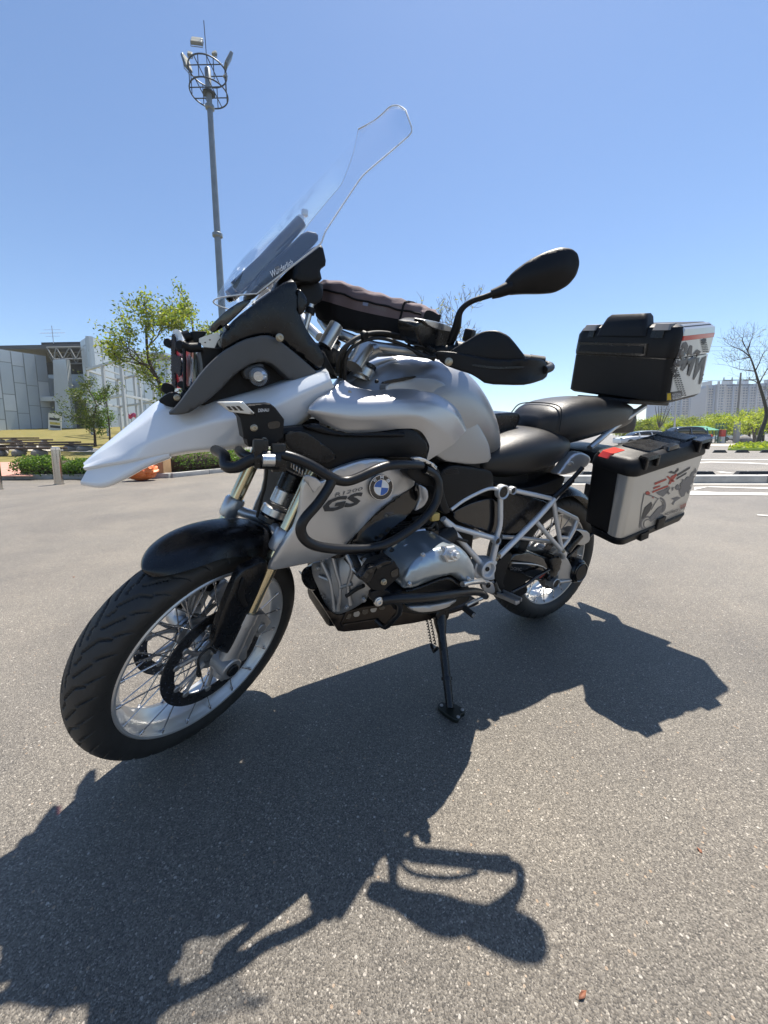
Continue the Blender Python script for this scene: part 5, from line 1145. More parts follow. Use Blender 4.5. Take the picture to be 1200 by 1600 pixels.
TP('guard_rod', 'J', [(366, 900, .125), (362, 640, .125), (360, 330, .125)], .0035, BLKP, hg_)
TP('guard_arm', 'J', [(340, 360, .12), (430, 400, .12), (560, 395, .12)], .011, BLKP, hg_)
TP('guard_arm', 'J', [(355, 280, .11), (430, 250, .11)], .012, BLKP, hg_)
panel('nose_base', B, [(380, 622), (400, 600), (440, 575), (485, 590), (520, 620), (480, 650), (430, 648)], BLKP, BK, .13, th=.26, bulge=.004, r=.01)
bolt('bolt', B, 471, 604, .136, beak, .006, m=BOLT)
q0 = meas(B, 428, 560, .06); MB().add(cyl(q0, (0, 1, 0), .014, .03, 16)).build('rubber_mount', BLKP, BK)
# ---- windscreen
SR = [[(272, 1030, .13), (45, 1068, 0)], [(455, 885, .19), (162, 882, 0)], [(606, 770, .22), (292, 738, 0)], [(626, 708, .215), (345, 682, 0)], [(720, 565, .19), (482, 537, 0)], [(820, 415, .168), (622, 398, 0)], [(950, 305, .158), (728, 275, 0)], [(1086, 188, .148), (815, 175, 0)], [(1045, 73, .128), (925, 92, 0)]]
SR = [[q[0], (0, 0, 0), (0, 0, 0), q[1]] for q in SR]
sc = [[meas('C', *q) for q in r] for r in SR]
if True:                                       # sections are set square to the bike: smooth the depth along each one
    for r in sc:
        e, c = r[0], r[-1]
        for i, k in ((1, .68), (2, .34)):
            y = e[1]*k; t = (y/e[1])**2; r[i] = np.array([c[0]+(e[0]-c[0])*t, y, c[2]+(e[2]-c[2])*t])
RE = {8: (800, 172, -.115), 7: (776, 290, -.138), 6: (748, 372, -.148), 5: (712, 462, -.154), 4: (628, 560, -.178), 3: (520, 690, -.20)}
full = []
for i_, r in enumerate(sc):
    rt = [p*np.array([1, -1, 1]) for p in r[-2::-1]]
    if i_ in RE:
        e, c = meas('C', *RE[i_]), r[-1]; rt = [np.array([c[0]+(e[0]-c[0])*k**1.35, e[1]*k, c[2]+(e[2]-c[2])*k**1.35]) for k in (.34, .68, 1)]
    full.append(list(r)+rt)
V, Fc = grid(full, 4, 5, .004, lin2=True); ws = mk('windscreen', V, Fc, SCRN, BK, ang=60, keep='screen')
eL = [r[0] for r in full]; eR = [r[-1] for r in full]
near_ = np.concatenate([cr(full[0], 4)[::-1][:-1], lerp_(np.array(eL), 4, .2), cr(full[-1], 4)[1:]])
V, Fc = tube(near_, .0019, 8); mk('polished_edge', V, Fc, EDGE, ws, ang=60)
V, Fc = tube(lerp_(np.array(eR), 4, .2), .0008, 6); mk('polished_edge', V, Fc, EDGE, ws, ang=60)
decal('screen_sticker', [textpoly('Wunderlich', [px('C', 340, 915), px('C', 455, 850), px('C', 462, 875), px('C', 348, 950)], .01)], PRINTW, ws, 'screen')
decal('screen_logo', [[px('C', 365, 895), px('C', 385, 885), px('C', 396, 900), px('C', 380, 915)]], PRINTG, ws, 'screen')
# screen carrier and instruments behind it
TP('screen_arm', 'C', [(160, 1000, .05), (300, 870, .06), (420, 740, .065), (500, 655, .065)], .016, BLKG, BK, mirror=True)
panel('screen_carrier', 'C', [(140, 985), (240, 870), (400, 740), (500, 640), (520, 660), (470, 730), (330, 880), (215, 1000), (170, 1020)], BLKG, BK, .075, th=.012, bulge=.003, r=.01, mirror=True)
for a in ((500, 640, .04), (520, 610, .03)): MB().add(box(meas('C', *a), (.016, .014, .016), bev=.003)).build('screen_clamp', ALU, BK)
panel('instrument_hood', 'C', [(455, 960), (470, 880), (540, 800), (585, 780), (612, 775), (635, 880), (598, 900), (612, 965), (540, 975), (490, 970)], BLKP, BK, .13, th=.26, bulge=.01, r=.02)
panel('navigation_unit', 'C', [(300, 900), (420, 800), (520, 700), (590, 715), (590, 760), (470, 860), (300, 1000), (262, 980)], BLKP, BK, .10, th=.20, bulge=.006, r=.012)
panel('instrument_base', 'C', [(480, 970), (615, 965), (615, 1050), (600, 1075), (540, 1100), (500, 1080)], BLKP, BK, .10, th=.2, bulge=.006, r=.01)
TP('damper_rod', 'C', [(555, 1085, .10), (540, 1150, .10), (522, 1215, .10), (520, 1240, .10)], .008, ALU, BK)
TP('damper_rod', 'C', [(552, 1105, .10), (545, 1135, .10)], .013, BLKP, BK)
# right mirror glimpsed behind the screen
V, Fc = sloft([(-.10, -.02, .02, .01), (-.07, -.045, .045, .018), (0, -.05, .05, .02), (.08, -.045, .04, .016), (.11, -.01, .01, .006)], 2.2, 20, 3)
MRC = np.array([.98, -.40, 1.30]); V = V@_rod([0, 0, 1.], R(75)).T+MRC; mk('mirror_head', V, Fc, BLKP, BK, 's')
T('mirror_stem', [(1.0, -.34, 1.13), (1.02, -.35, 1.22), (.99, -.37, 1.27)], .007, BLKP, BK, 's', sm=4)
# ---- handlebar, clamps, controls (steered)
HB = [(.955, -.40, 1.13), (.975, -.30, 1.135), (1.03, -.17, 1.135), (1.06, -.06, 1.12), (1.06, .06, 1.12), (1.03, .17, 1.135), (.975, .30, 1.135), (.955, .40, 1.13)]
SILB = mat('silver handlebar', (.52, .52, .50), .3, .85, 0, rvar=.08, var=.04)
hbz = meas('D', 290, 345, .06, 's'); hby = meas('D', 160, 290, .0, 's')
print('bar', hbz, hby, meas('D', 330, 340, .1, 's'))
TP('handlebar', 'D', [(62, 215, -.12), (95, 255, -.06), (150, 285, 0), (260, 325, .07), (340, 340, .12), (420, 350, .17), (500, 356, .23)], .016, SILB, BK, fr='s', sm=5, n=16)
hb_end = meas('D', 500, 356, .23, 's')
T('handlebar', [hb_end, (.955, .30, 1.237), (.925, .34, 1.238)], .0145, BLKP, BK, 's', sm=4)
T('grip', [(.945, .335, 1.238), (.875, .500, 1.250)], .0175, RUBB, BK, 's', n=18)
T('bar_end_weight', [(.878, .495, 1.2495), (.862, .530, 1.252)], .019, BLKP, BK, 's', n=18)
T('handlebar', [(1.05, -.12, 1.19), (.99, -.27, 1.225), (.925, -.34, 1.238)], .0145, SILB, BK, 's')
tc = MB()
for (a, b, r) in (((75, 330, 0.02), (125, 240, 0.02), .020), ((200, 420, .10), (250, 330, .09), .026), ((230, 470, .10), (250, 410, .10), .028)):
    tc.add(tube([meas('D', *a, 's'), meas('D', *b, 's')], r, 16))
tc.add(tube([meas('D', 170, 400, .06, 's'), meas('D', 290, 345, .09, 's'), meas('D', 380, 345, .13, 's')], [.026, .022, .019], 16))
tc.build('bar_riser', SILB, BK, 's')
for (X, Y, off, r, h) in ((247, 445, .11, .028, .03), (100, 340, .0, .026, .03)):
    p = meas('D', X, Y, off, 's'); MB().add(cyl(p, AXD, r, h, 24)).add(cyl(p+AXD*.018, AXD, r*.7, .012, 6)).build('fork_cap', SILB, BK, 's')
    MB().add(cyl(p+AXD*.022, AXD, r*.85, .012, 24)).build('cap_insert', BLKS, BK, 's')
panel('triple_clamp', 'D', [(60, 330), (110, 330), (200, 400), (230, 470), (180, 480), (80, 400), (50, 370)], BLKP, BK, .02, 's', th=.12, bulge=.01, r=.01)
for L, r in (([(145, 460, .10), (150, 370, .12), (200, 300, .13), (300, 280, .14), (420, 300, .18), (500, 340, .24), (560, 380, .30)], .006),
             ([(130, 440, .11), (140, 360, .13), (220, 290, .145), (320, 272, .15), (440, 300, .19), (540, 350, .28)], .0055),
             ([(160, 470, .12), (165, 380, .13), (210, 320, .14), (300, 295, .15), (400, 320, .19), (480, 360, .25), (545, 388, .29)], .005),
             ([(430, 320, .2), (470, 365, .24), (520, 378, .28), (560, 372, .3)], .0035)):
    TP('cable', 'D', L, r, RUBB, BK, fr='s', sm=6)
for X, Y, o_ in ((243, 285, .15), (452, 305, .20)):
    MB().add(cyl(meas('D', X, Y, o_, 's'), (0, 1, -.2), .012, .014, 14)).build('cable_clip', BLKP, BK, 's')
# clutch fluid reservoir with pale plate
panel('reservoir', 'D', [(450, 235), (492, 218), (560, 225), (628, 262), (640, 290), (600, 350), (545, 352), (470, 325)], BLKS, BK, .25, 's', th=.05, bulge=.006, r=.01)
panel('reservoir_plate', 'D', [(492, 218), (510, 216), (600, 238), (630, 262), (610, 268), (560, 258), (520, 245)], ALU, BK, .262, 's', th=.03, bulge=.002, r=.004, h=.006)
MB().add(box(meas('D', 690, 285, .27, 's'), (.035, .03, .04), bev=.008)).build('switch_cube', BLKP, BK, 's')
T('clutch_lever', [(.965, .315, 1.240), (.975, .36, 1.243), (.950, .43, 1.243), (.915, .48, 1.240)], .0055, BLKP, BK, 's', sm=4)
T('switch_body', [(.945, .300, 1.238), (.930, .335, 1.238)], .026, BLKP, BK, 's', n=16)
# left mirror
MP = dict(fr='s', P0=(.925, .37, 1.41), n=(.9, .42, 0))
mp = lambda L, off=0: np.array([meas('P', x, y, o[0] if o else off, **MP) for x, y, *o in L])
T('mirror_stem', mp([(700, 552, -.02), (704, 535, -.015), (713, 512, -.01), (719, 487, 0), (735, 472, 0), (760, 463, 0), (775, 458, 0)]), [.009, .011, .0125, .0085, .0075, .0075, .0085], BLKP, BK, 's', sm=5, n=14)
T('stem_cuff', mp([(768, 460), (778, 457), (795, 450), (800, 449)]), [.012, .014, .017, .018], BLKP, BK, 's', n=16)
V, Fc = slab(mp([(788, 440), (802, 424), (825, 407), (850, 394), (875, 386), (893, 388), (903, 396), (906, 412), (901, 430), (888, 446), (868, 457), (845, 459), (815, 459), (792, 461)]), MP['P0'], MP['n'], th=.016, bulge=.034, r=.05, h=.009, rnd=2)
wn(mk('mirror_head', V, Fc, BLKP, BK, 's', ang=72))
V, Fc = slab(mp([(800, 440), (825, 415), (850, 402), (880, 396), (896, 404), (898, 420), (880, 445), (850, 453), (810, 454)], -.0165), MP['P0'], MP['n'], th=.003, rnd=1); mk('mirror_glass', V, Fc, CHR, BK, 's')
# handguard shell (left), its mate on the right
HP = dict(fr='s', P0=(1.045, .40, 1.22), n=(.97, .22, .12))
hgU = [(606, 350, -.008), (660, 318, -.008), (738, 270, -.010), (770, 262, -.010), (812, 262, -.010), (858, 284, -.012), (885, 315, -.014), (935, 380, -.018), (930, 400, -.018), (760, 398, -.008), (620, 375, -.008)]
hgL = [(540, 358, -.004), (560, 350, .000), (612, 352, .000), (700, 366, .002), (780, 384, .002), (860, 388, .002), (930, 382, -.004), (990, 384, -.040), (1012, 392, -.060), (1032, 428, -.074), (1018, 466, -.068), (960, 486, -.022), (912, 495, -.002), (760, 490, .002), (720, 462, .002), (690, 445, .002), (640, 430, .000), (574, 406, -.004)]
for mir in (0, 1):
    for L, m_, nm, th_, bu in ((hgU, BLKP, 'handguard_wing', .004, .012), (hgL, BLKP, 'handguard', .022, .007)):
        V, Fc = slab(np.array([meas('D', x, y, o, **HP) for x, y, o in L]), HP['P0'], HP['n'], th=th_, bulge=bu, r=.03, h=.009)
        if mir: V = V*np.array([1, -1, 1]); Fc = [f[::-1] for f in Fc]
        o_ = wn(mk(nm, V, Fc, m_, BK, 's', ang=72))
        if not mir: hgd = o_
panel('guard_groove', 'D', [(700, 405), (800, 418), (900, 415), (930, 415), (930, 420), (900, 424), (800, 428), (705, 415)], BLKS, hgd, .0095, th=.003, **HP)
bolt('bolt', 'D', 603, 396, .006, hgd, .008, **HP)
T('guard_brace', [(.950, .556, 1.238), (.905, .560, 1.245), (.865, .548, 1.250), (.862, .528, 1.252)], .010, BLKP, BK, 's', sm=4)
T('guard_brace', [(.862, -.528, 1.252), (.865, -.548, 1.250), (.905, -.560, 1.245), (.950, -.556, 1.238)], .010, BLKP, BK, 's', sm=4)
T('grip', [(.930, -.335, 1.238), (.845, -.520, 1.250)], .0175, RUBB, BK, 's', n=18)
# ---- tank
tk = [(1.10, .86, 1.050, .11), (1.04, .84, 1.10, .165), (.97, .83, 1.142, .195), (.88, .83, 1.166, .21), (.78, .83, 1.170, .212), (.69, .83, 1.150, .205), (.61, .83, 1.095, .185), (.53, .83, 1.012, .15), (.475, .83, .925, .115), (.445, .84, .875, .09)]
V, Fc = sloft(tk, 2.7, 40, 5); tank = mk('fuel_tank', V, Fc, SILVM, BK, ang=40, keep='tank')
tkc = [(1.085, .95, 1.067, .055), (1.04, .95, 1.111, .085), (.97, .95, 1.150, .10), (.88, .95, 1.174, .105), (.78, .95, 1.178, .105), (.69, .95, 1.160, .10), (.61, .95, 1.105, .092), (.53, .93, 1.022, .08), (.475, .90, .934, .07)]
V, Fc = sloft(tkc, 4.5, 40, 5); mk('tank_cover', V, Fc, SILVL, BK, ang=40)
panel('tank_flank', 'D', [(330, 480), (470, 456), (560, 470), (640, 530), (715, 640), (772, 740), (784, 822), (700, 836), (560, 818), (480, 700), (330, 560)], SILVM, BK, .196, th=.03, bulge=.012, r=.05, mirror=True, h=.012)
SCV = [[(135, 488, .215), (20, 588, .236), (8, 600, .240), (0, 606, .236)], [(150, 478, .205), (63, 566, .245), (58, 612, .252), (70, 652, .238)], [(205, 512, .205), (210, 576, .252), (190, 632, .258), (165, 692, .24)],
       [(300, 526, .195), (300, 573, .252), (290, 632, .258), (290, 689, .24)], [(400, 503, .185), (370, 571, .250), (388, 628, .255), (402, 676, .24)], [(490, 498, .175), (465, 573, .245), (472, 630, .252), (478, 686, .238)],
       [(575, 518, .17), (560, 584, .238), (542, 665, .245), (515, 746, .235)], [(645, 575, .17), (628, 622, .226), (590, 705, .235), (508, 792, .23)], [(692, 650, .165), (668, 692, .208), (622, 742, .222), (500, 820, .224)]]
V, Fc = grid(prow('D', SCV), 5, 4, .006, lin=True); scv = mk('tank_side_cover', V, Fc, SILV, BK, ang=60, keep='scv')
mk('tank_side_cover', np.array(V)*np.array([1, -1, 1]), [f[::-1] for f in Fc], SILV, BK, ang=60)
panel('bolt_pocket', 'N', [(200, 470), (245, 420), (290, 430), (340, 500), (300, 560), (215, 500)], SILVM, scv, .212, th=.004, h=.006)
bolt('bolt', 'D', 178, 530, .225, tank, .006); bolt('bolt', 'D', 297, 480, .215, tank, .004, m=BLKS)
panel('tank_slot', 'D', [(318, 492), (330, 478), (455, 455), (470, 462), (400, 480)], BLKS, BK, .2105, th=.01, h=.01)
# black side panel with its ledge
sp = panel('side_panel', 'E', [(60, 60), (130, 28), (230, 20), (330, 18), (440, 45), (560, 50), (700, 38), (780, 20), (835, 42), (890, 112), (888, 150), (850, 182), (700, 180), (600, 190), (470, 222), (400, 248), (330, 235), (220, 175), (120, 110)], BLKP, BK, .235, th=.04, bulge=.02, r=.03, mirror=True, keep='sidepanel', h=.011)
panel('panel_ledge', 'E', [(235, 22), (320, 5), (400, 40), (470, 58), (768, 48), (776, 60), (770, 78), (450, 74), (350, 62)], BLKP, sp, .250, th=.02, bulge=.010, r=.008, h=.007)
panel('panel_recess', 'E', [(150, 50), (250, 42), (330, 95), (430, 178), (370, 215), (250, 190), (150, 120)], BLKS, sp, .252, th=.012, bulge=.003, r=.01, h=.01)
# silver radiator cowl with lettering and roundel
cwl = [(62, 772, .165), (72, 735, .17), (120, 655, .19), (215, 520, .215), (245, 295, .225), (300, 280, .235), (345, 312, .245), (390, 248, .25), (470, 218, .255), (570, 192, .26), (660, 188, .262), (715, 205, .262), (775, 262, .26), (828, 300, .252), (818, 335, .252), (720, 392, .255), (640, 450, .25), (540, 560, .245), (470, 630, .235), (430, 685, .225), (350, 716, .205), (200, 748, .185)]
ck = panel('radiator_cowl', 'E', cwl, SILVL, BK, None, th=.012, bulge=.016, r=.05, mirror=True, keep='cowl', h=.012)
panel('intake_panel', 'E', [(832, 305), (850, 360), (840, 420), (790, 490), (700, 560), (640, 650), (468, 645), (480, 620), (540, 545), (640, 445), (720, 388), (815, 332)], BLKG, BK, .232, th=.02, bulge=.006, r=.02, mirror=True, h=.012)
panel('cowl_end', 'E', [(842, 318), (892, 345), (897, 395), (870, 440), (822, 465), (838, 425), (852, 370)], SILV, BK, .236, th=.02, bulge=.006, r=.01, h=.01, mirror=True)
panel('cowl_corner', 'E', [(245, 290), (262, 270), (318, 292), (345, 322), (300, 372), (285, 340)], SILVL, BK, .262, th=.006, bulge=.003, r=.006, h=.01)
E_ = lambda X, Y: px('E', X, Y)
decal('model_lettering', [textpoly('GS', [E_(352, 402), E_(556, 360), E_(548, 425), E_(342, 476)], .045, .15)], PRINTD, ck, 'cowl', lift=.002)
decal('model_number', [textpoly('R1200', [E_(412, 368), E_(556, 335), E_(553, 352), E_(410, 388)], .0, .1)], PRINTG, ck, 'cowl', lift=.002)
# roundel
rc = sub('roundel', BK)
RO, RN = meas('E', 650, 338, .279), np.array([.10, 1, .10]); RN = RN/np.linalg.norm(RN)
ra = np.cross([0, 0, 1.], RN); ra /= np.linalg.norm(ra); rb = np.cross(RN, ra)
def rpt(r, a, h): return RO+ra*(-r*math.cos(a))+rb*r*math.sin(a)+RN*h
MB().add(lathe([(-.02, .033), (.001, .0345), (.0035, .0335), (.0035, .001)], RO, RN, 48)).build('badge_ring', mat('badge black enamel', (.012, .012, .014), .12, 0, .7), rc)
MB().add(ring([(.0035, .0336), (.0045, .0332), (.0045, .0322), (.0035, .0318)], RO, RN, 48)).add(ring([(.0035, .0218), (.0047, .0214), (.0047, .0203), (.0035, .020)], RO, RN, 48)).build('badge_trim', CHR, rc)
for q in range(4):
    a0 = R(8+90*q); V = [rpt(0, 0, .004)]+[rpt(.0203, a0+R(90*i/10), .004) for i in range(11)]; V += [v-RN*.001 for v in V]
    Fc = [tuple(range(12)), tuple(range(23, 11, -1))]+[(i, (i+1) % 12, (i+1) % 12+12, i+12) for i in range(12)]
    mk('badge_quadrant', np.array(V), Fc, PRINTB if q % 2 == 0 else mat('white enamel', (.8, .82, .84), .15, 0, .6), rc, ang=20)
for ch, a in (('B', 138), ('M', 93), ('W', 48)):
    aa = R(a); c3 = rpt(.0268, aa, .0042); V2, tr = textpoly(ch, [(0, 1), (1, 1), (1, 0), (0, 0)], .03)
    tx = ra*(-math.sin(aa))*-1; e1 = (ra*math.sin(aa)*-1+rb*-math.cos(aa)*-1)
    rad = ra*(-math.cos(aa))+rb*math.sin(aa); e1 = np.cross(rad, RN)
    e1 = e1 if e1@(-ra) > 0 else -e1
    V = [c3+e1*(u-.5)*.010+rad*(v-.5)*.009 for u, v in V2]; mk('badge_letter', np.array(V), tr, PRINTW, rc, ang=None)
# ---- crash bars
TR = .0116
cb = sub('upper_crash_bar', BK)
TP('bar_tube', 'E', [(120, 165, .33), (200, 185, .34), (290, 225, .35), (385, 282, .36), (430, 302, .36), (480, 305, .362), (540, 285, .365), (620, 248, .365), (690, 225, .36), (780, 220, .35), (860, 225, .335)], TR, TUBE, cb, sm=4)
TP('bar_tube', 'E', [(400, 290, .36), (375, 345, .365), (320, 425, .37), (255, 500, .375), (233, 555, .375), (255, 610, .375), (320, 645, .375), (430, 660, .372), (560, 658, .365), (660, 640, .36), (760, 590, .355), (860, 515, .35), (925, 440, .345), (950, 370, .34), (950, 310, .335), (925, 270, .33), (880, 245, .33)], TR, TUBE, cb, sm=4)
TP('bar_tube', 'B', [(650, 850, .18), (690, 875, .25), (700, 925, .29), (750, 930, .31), (800, 905, .32), (850, 885, .33), (880, 885, .33)], TR*1.05, TUBE, cb, sm=4)
TP('bar_tube', 'B', [(760, 850, .20), (780, 870, .27), (830, 890, .31)], TR*.9, TUBE, cb, sm=4)
q = MB().add(tube([meas('B', 862, 890, .33), meas('B', 945, 900, .33)], .021, 20)); q.build('clamp', BLKS, cb)
MB().add(tube([meas('B', 868, 897, .345), meas('B', 925, 897, .345)], .013, 16)).build('clamp_sleeve', ALU, cb)
for a in ((862, 840, .33), (945, 860, .33)): MB().add(box(meas('B', a[0], a[1]+25, a[2]), (.03, .02, .06), bev=.004)).build('clamp_lug', BLKS, cb)
panel('bar_bracket', 'E', [(775, 255), (840, 195), (905, 200), (955, 250), (960, 290), (985, 400), (1015, 470), (975, 480), (940, 400), (930, 330), (880, 330), (800, 290)], BLKP, BK, .315, th=.03, bulge=.006, r=.01, h=.01)
panel('bracket_plate', 'E', [(810, 185), (860, 178), (945, 225), (940, 252), (905, 222), (862, 202), (830, 205)], ALU, BK, .328, th=.012, bulge=.002, r=.005, h=.007)
panel('bracket_slot', 'E', [(868, 196), (885, 192), (938, 230), (930, 245)], BLKS, BK, .3295, th=.003, h=.007)
cb2 = sub('engine_guard_bar', BK)
TP('bar_tube', 'E', [(660, 925, .40), (720, 918, .41), (800, 915, .415), (900, 908, .415), (1000, 895, .405), (1100, 882, .385), (1150, 882, .36), (1180, 892, .32), (1195, 905, .26)], .0118, TUBE, cb2, sm=4)
TP('bar_tube', 'E', [(690, 900, .38), (640, 870, .36), (600, 830, .3), (560, 800, .22)], .011, TUBE, cb2, sm=4)
TP('bar_tube', 'E', [(625, 1030, .25), (672, 1065, .28), (715, 1025, .31), (745, 990, .34), (748, 950, .37), (720, 925, .39)], .008, TUBE, cb2, sm=3)
# ---- lamp pods (black housings with bright cooling grille) on the bars
def pod(c, body, grill, slots, bolts, off, front, name_):
    s_ = sub('auxiliary_lamp', BK)
    a = panel('housing', c, body, BLKP, s_, off, th=.055, bulge=.004, r=.006, h=.009, rnd=0, ang=30)
    b = panel('grille_plate', c, grill, CASEP if front else BLKS, s_, off+.012, th=.02, bulge=.002, r=.004, h=.008, rnd=0)
    for s in slots: panel('slot', c, s, BLKG, s_, off+.0148, th=.004, h=.006, rnd=0)
    for X, Y, o_ in bolts: bolt('bolt', c, X, Y, off+o_, s_, .006)
    return s_
pd = pod('B', [(740, 670), (792, 638), (905, 630), (930, 650), (972, 705), (966, 792), (920, 830), (880, 836), (806, 835), (796, 800), (782, 795), (765, 700)], [(660, 628), (668, 624), (778, 622), (832, 676), (826, 684), (720, 672)], [[(700, 645), (716, 645), (733, 663), (718, 663)], [(722, 644), (738, 644), (758, 664), (742, 664)], [(745, 643), (761, 643), (783, 665), (767, 665)]], [(831, 746, .004), (878, 808, .004)], .295, True, 'u')
panel('side_vent', 'B', [(895, 720), (940, 712), (955, 722), (950, 745), (905, 752), (895, 740)], BLKG, pd, .3005, th=.004, h=.008)
decal_src = panel('pod_face', 'B', [(820, 640), (905, 634), (925, 654), (870, 690), (838, 690)], BLKP, pd, .3015, th=.004, h=.008, keep='pod')
decal('pod_print', [textpoly('DENALI', [px('B', 850, 656), px('B', 900, 654), px('B', 900, 668), px('B', 850, 672)], .01)], PRINTW, pd, 'pod')
pd = pod('E', [(560, 815), (600, 800), (630, 755), (720, 722), (745, 760), (748, 800), (690, 850), (660, 880), (600, 870), (575, 840)], [(535, 815), (575, 765), (680, 718), (720, 724), (625, 760), (600, 815), (590, 838)], [[(555, 800), (570, 780), (590, 790), (575, 812)], [(580, 770), (600, 760), (615, 772), (598, 785)], [(625, 748), (650, 738), (655, 752), (632, 765)]], [(666, 832, .006)], .40, False, 'l')
panel('side_vent', 'E', [(700, 780), (735, 760), (742, 775), (738, 800), (708, 808)], BLKG, pd, .4055, th=.004, h=.008)
panel('lamp_bracket', 'E', [(600, 880), (650, 870), (700, 880), (705, 930), (680, 960), (630, 955), (595, 920)], BLKP, pd, .40, th=.012, bulge=.002, r=.004)
bolt('bolt', 'E', 640, 935, .405, pd, .009, m=ALU)
# ---- engine
eng = sub('engine', BK)
MB().add(box((.93, -.02, .46), (.42, .24, .34), bev=.03)).add(box((.70, 0, .50), (.30, .22, .30), bev=.03)).add(box((.80, 0, .80), (.46, .28, .30), bev=.05)).add(box((1.08, 0, .66), (.08, .22, .22), bev=.02)).build('crankcase', BLKP, eng)
PF = dict(P0=(1.16, .10, .45), n=(.78, .62, 0))
fc = panel('front_cover', 'E', [(290, 725), (345, 715), (400, 690), (500, 680), (560, 700), (590, 760), (610, 850), (570, 930), (500, 975), (435, 1000), (395, 985), (360, 940), (340, 890), (318, 840), (296, 790)], CAST, eng, 0, th=.16, bulge=.03, r=.05, h=.012, keep='fcover', **PF)
rb_ = MB()
for L in ([(400, 700), (420, 780), (440, 860), (425, 980)], [(470, 690), (500, 760), (480, 850), (490, 950)], [(345, 730), (385, 820), (400, 900), (410, 980)], [(500, 760), (560, 800)], [(440, 860), (500, 840)], [(380, 820), (330, 800)]):
    rb_.add(tube([meas('E', x, y, .028, **PF) for x, y in L], .0065, 8, 3))
rb_.build('cover_rib', CAST, eng)
for X, Y in ((318, 760), (345, 720), (470, 965), (470, 870), (565, 720), (560, 925)): bolt('bolt', 'E', X, Y, .02, eng, .006, m=CAST, **PF)
decal('embossed_lettering', [textpoly('BMW', [E_(338, 866), E_(388, 930), E_(380, 948), E_(332, 886)], .01)], PRINTG, eng, 'fcover', lift=.003)
p = meas('E', 280, 830, .0, **PF); MB().add(cyl(p-np.array([.03, .03, 0]), (.78, .62, 0), .042, .06, 28, .2)).build('pulley_cover', BLKS, eng)
# cylinder with fins, head and cover
fin = MB()
for k in range(7): fin.add(box((.915, .14+.018*k, .56), (.15, .006, .17), bev=.002))
fin.add(cyl((.915, .20, .55), (0, 1, 0), .065, .16, 24)); fin.build('cylinder', BLKS, eng)
hc = panel('head_cover', 'E', [(752, 862), (760, 800), (790, 745), (830, 705), (885, 668), (990, 638), (1050, 640), (1095, 680), (1130, 745), (1130, 800), (1118, 835), (1080, 845), (1050, 815), (1000, 788), (950, 800), (860, 835), (800, 860)], mat('metallic blue grey head cover', (.36, .42, .47), .30, .7, .4, var=.01), eng, .375, th=.12, bulge=.035, r=.035, h=.010, keep='head')
panel('head_lower', 'E', [(690, 905), (750, 865), (860, 838), (950, 803), (1000, 790), (1050, 818), (1085, 848), (1110, 855), (1100, 880), (900, 905), (720, 925)], BLKP, eng, .37, th=.12, bulge=.012, r=.02)
panel('head_edge', 'E', [(770, 875), (850, 855), (950, 815), (1000, 802), (1040, 825), (1070, 850), (1060, 858), (1000, 818), (955, 828), (850, 868), (775, 885)], BLKS, eng, .385, th=.02, bulge=.004, r=.006, h=.008)
panel('head_bottom', 'E', [(775, 950), (900, 945), (1035, 918), (1045, 925), (990, 962), (920, 982), (850, 988), (800, 975)], CAST, eng, .36, th=.10, bulge=.012, r=.02)
panel('head_base', 'E', [(700, 935), (780, 930), (1040, 905), (1120, 890), (1100, 930), (1000, 975), (880, 1000), (790, 990), (720, 980)], BLKP, eng, .33, th=.14, bulge=.01, r=.02)
for X, Y in ((800, 842), (870, 690), (1108, 815), (975, 655)): bolt('bolt', 'E', X, Y, .395, eng, .0045, m=ALU)
for k in range(9): T('cooling_fin', [meas('E', 560+k*18, 705-k*3, .17), meas('E', 575+k*18, 640-k*3, .17)], .0035, BLKS, eng)
for L, r in (([(470, 905, .20), (520, 870, .22), (560, 850, .25)], .006), ([(700, 660, .28), (740, 690, .30), (770, 740, .33)], .006), ([(880, 600, .25), (930, 640, .25), (990, 640, .24)], .005), ([(1000, 560, .22), (1040, 600, .22), (1100, 620, .21)], .005)): TP('wiring', 'E', L, r, RUBB, eng, sm=4)
for X, Y in ((905, 585), (870, 620), (720, 640), (760, 610)): MB().add(cyl(meas('E', X, Y, .27), (.3, 1, .2), .009, .02, 12)).build('hose_end', BOLT, eng)
p = meas('E', 1020, 692, .41); MB().add(cyl(p-np.array([0, .01, 0]), (.1, 1, .3), .024, .02, 6)).add(cyl(p+np.array([0, .008, .004]), (.1, 1, .3), .014, .02, 20)).add(cyl(p+np.array([0, .016, .006]), (.1, 1, .3), .008, .02, 6)).build('oil_filler', ALU, eng)
p = meas('E', 782, 655, .30); MB().add(cyl(p, (.2, 1, .1), .014, .02, 20)).build('sensor_plug', ALU, eng)
TP('intake_pipe', 'E', [(820, 655, .24), (880, 640, .24), (960, 610, .22), (1010, 580, .2)], [.035, .034, .032, .03], BLKP, eng, sm=3)
TP('hose_clamp', 'E', [(790, 578, .235), (875, 566, .235)], .010, ALU, eng)
for X in (640, 662, 684, 706): TP('coolant_fin', 'E', [(X, 715, .26), (X+22, 650, .26)], .0045, BLKS, eng)
MB().add(box(meas('E', 928, 490, .22), (.03, .02, .025), bev=.004)).build('yellow_connector', mat('yellow plastic', (.6, .42, .12), .5), eng)
for L, r in (([(760, 640, .25), (800, 600, .23), (870, 590, .22), (930, 520, .2)], .007), ([(560, 690, .2), (600, 740, .22), (620, 790, .24)], .02), ([(480, 690, .18), (520, 740, .2), (540, 800, .2)], .018), ([(930, 520, .2), (940, 560, .2), (920, 610, .2)], .009)):
    TP('engine_hose', 'E', L, r, RUBB, eng, sm=4)
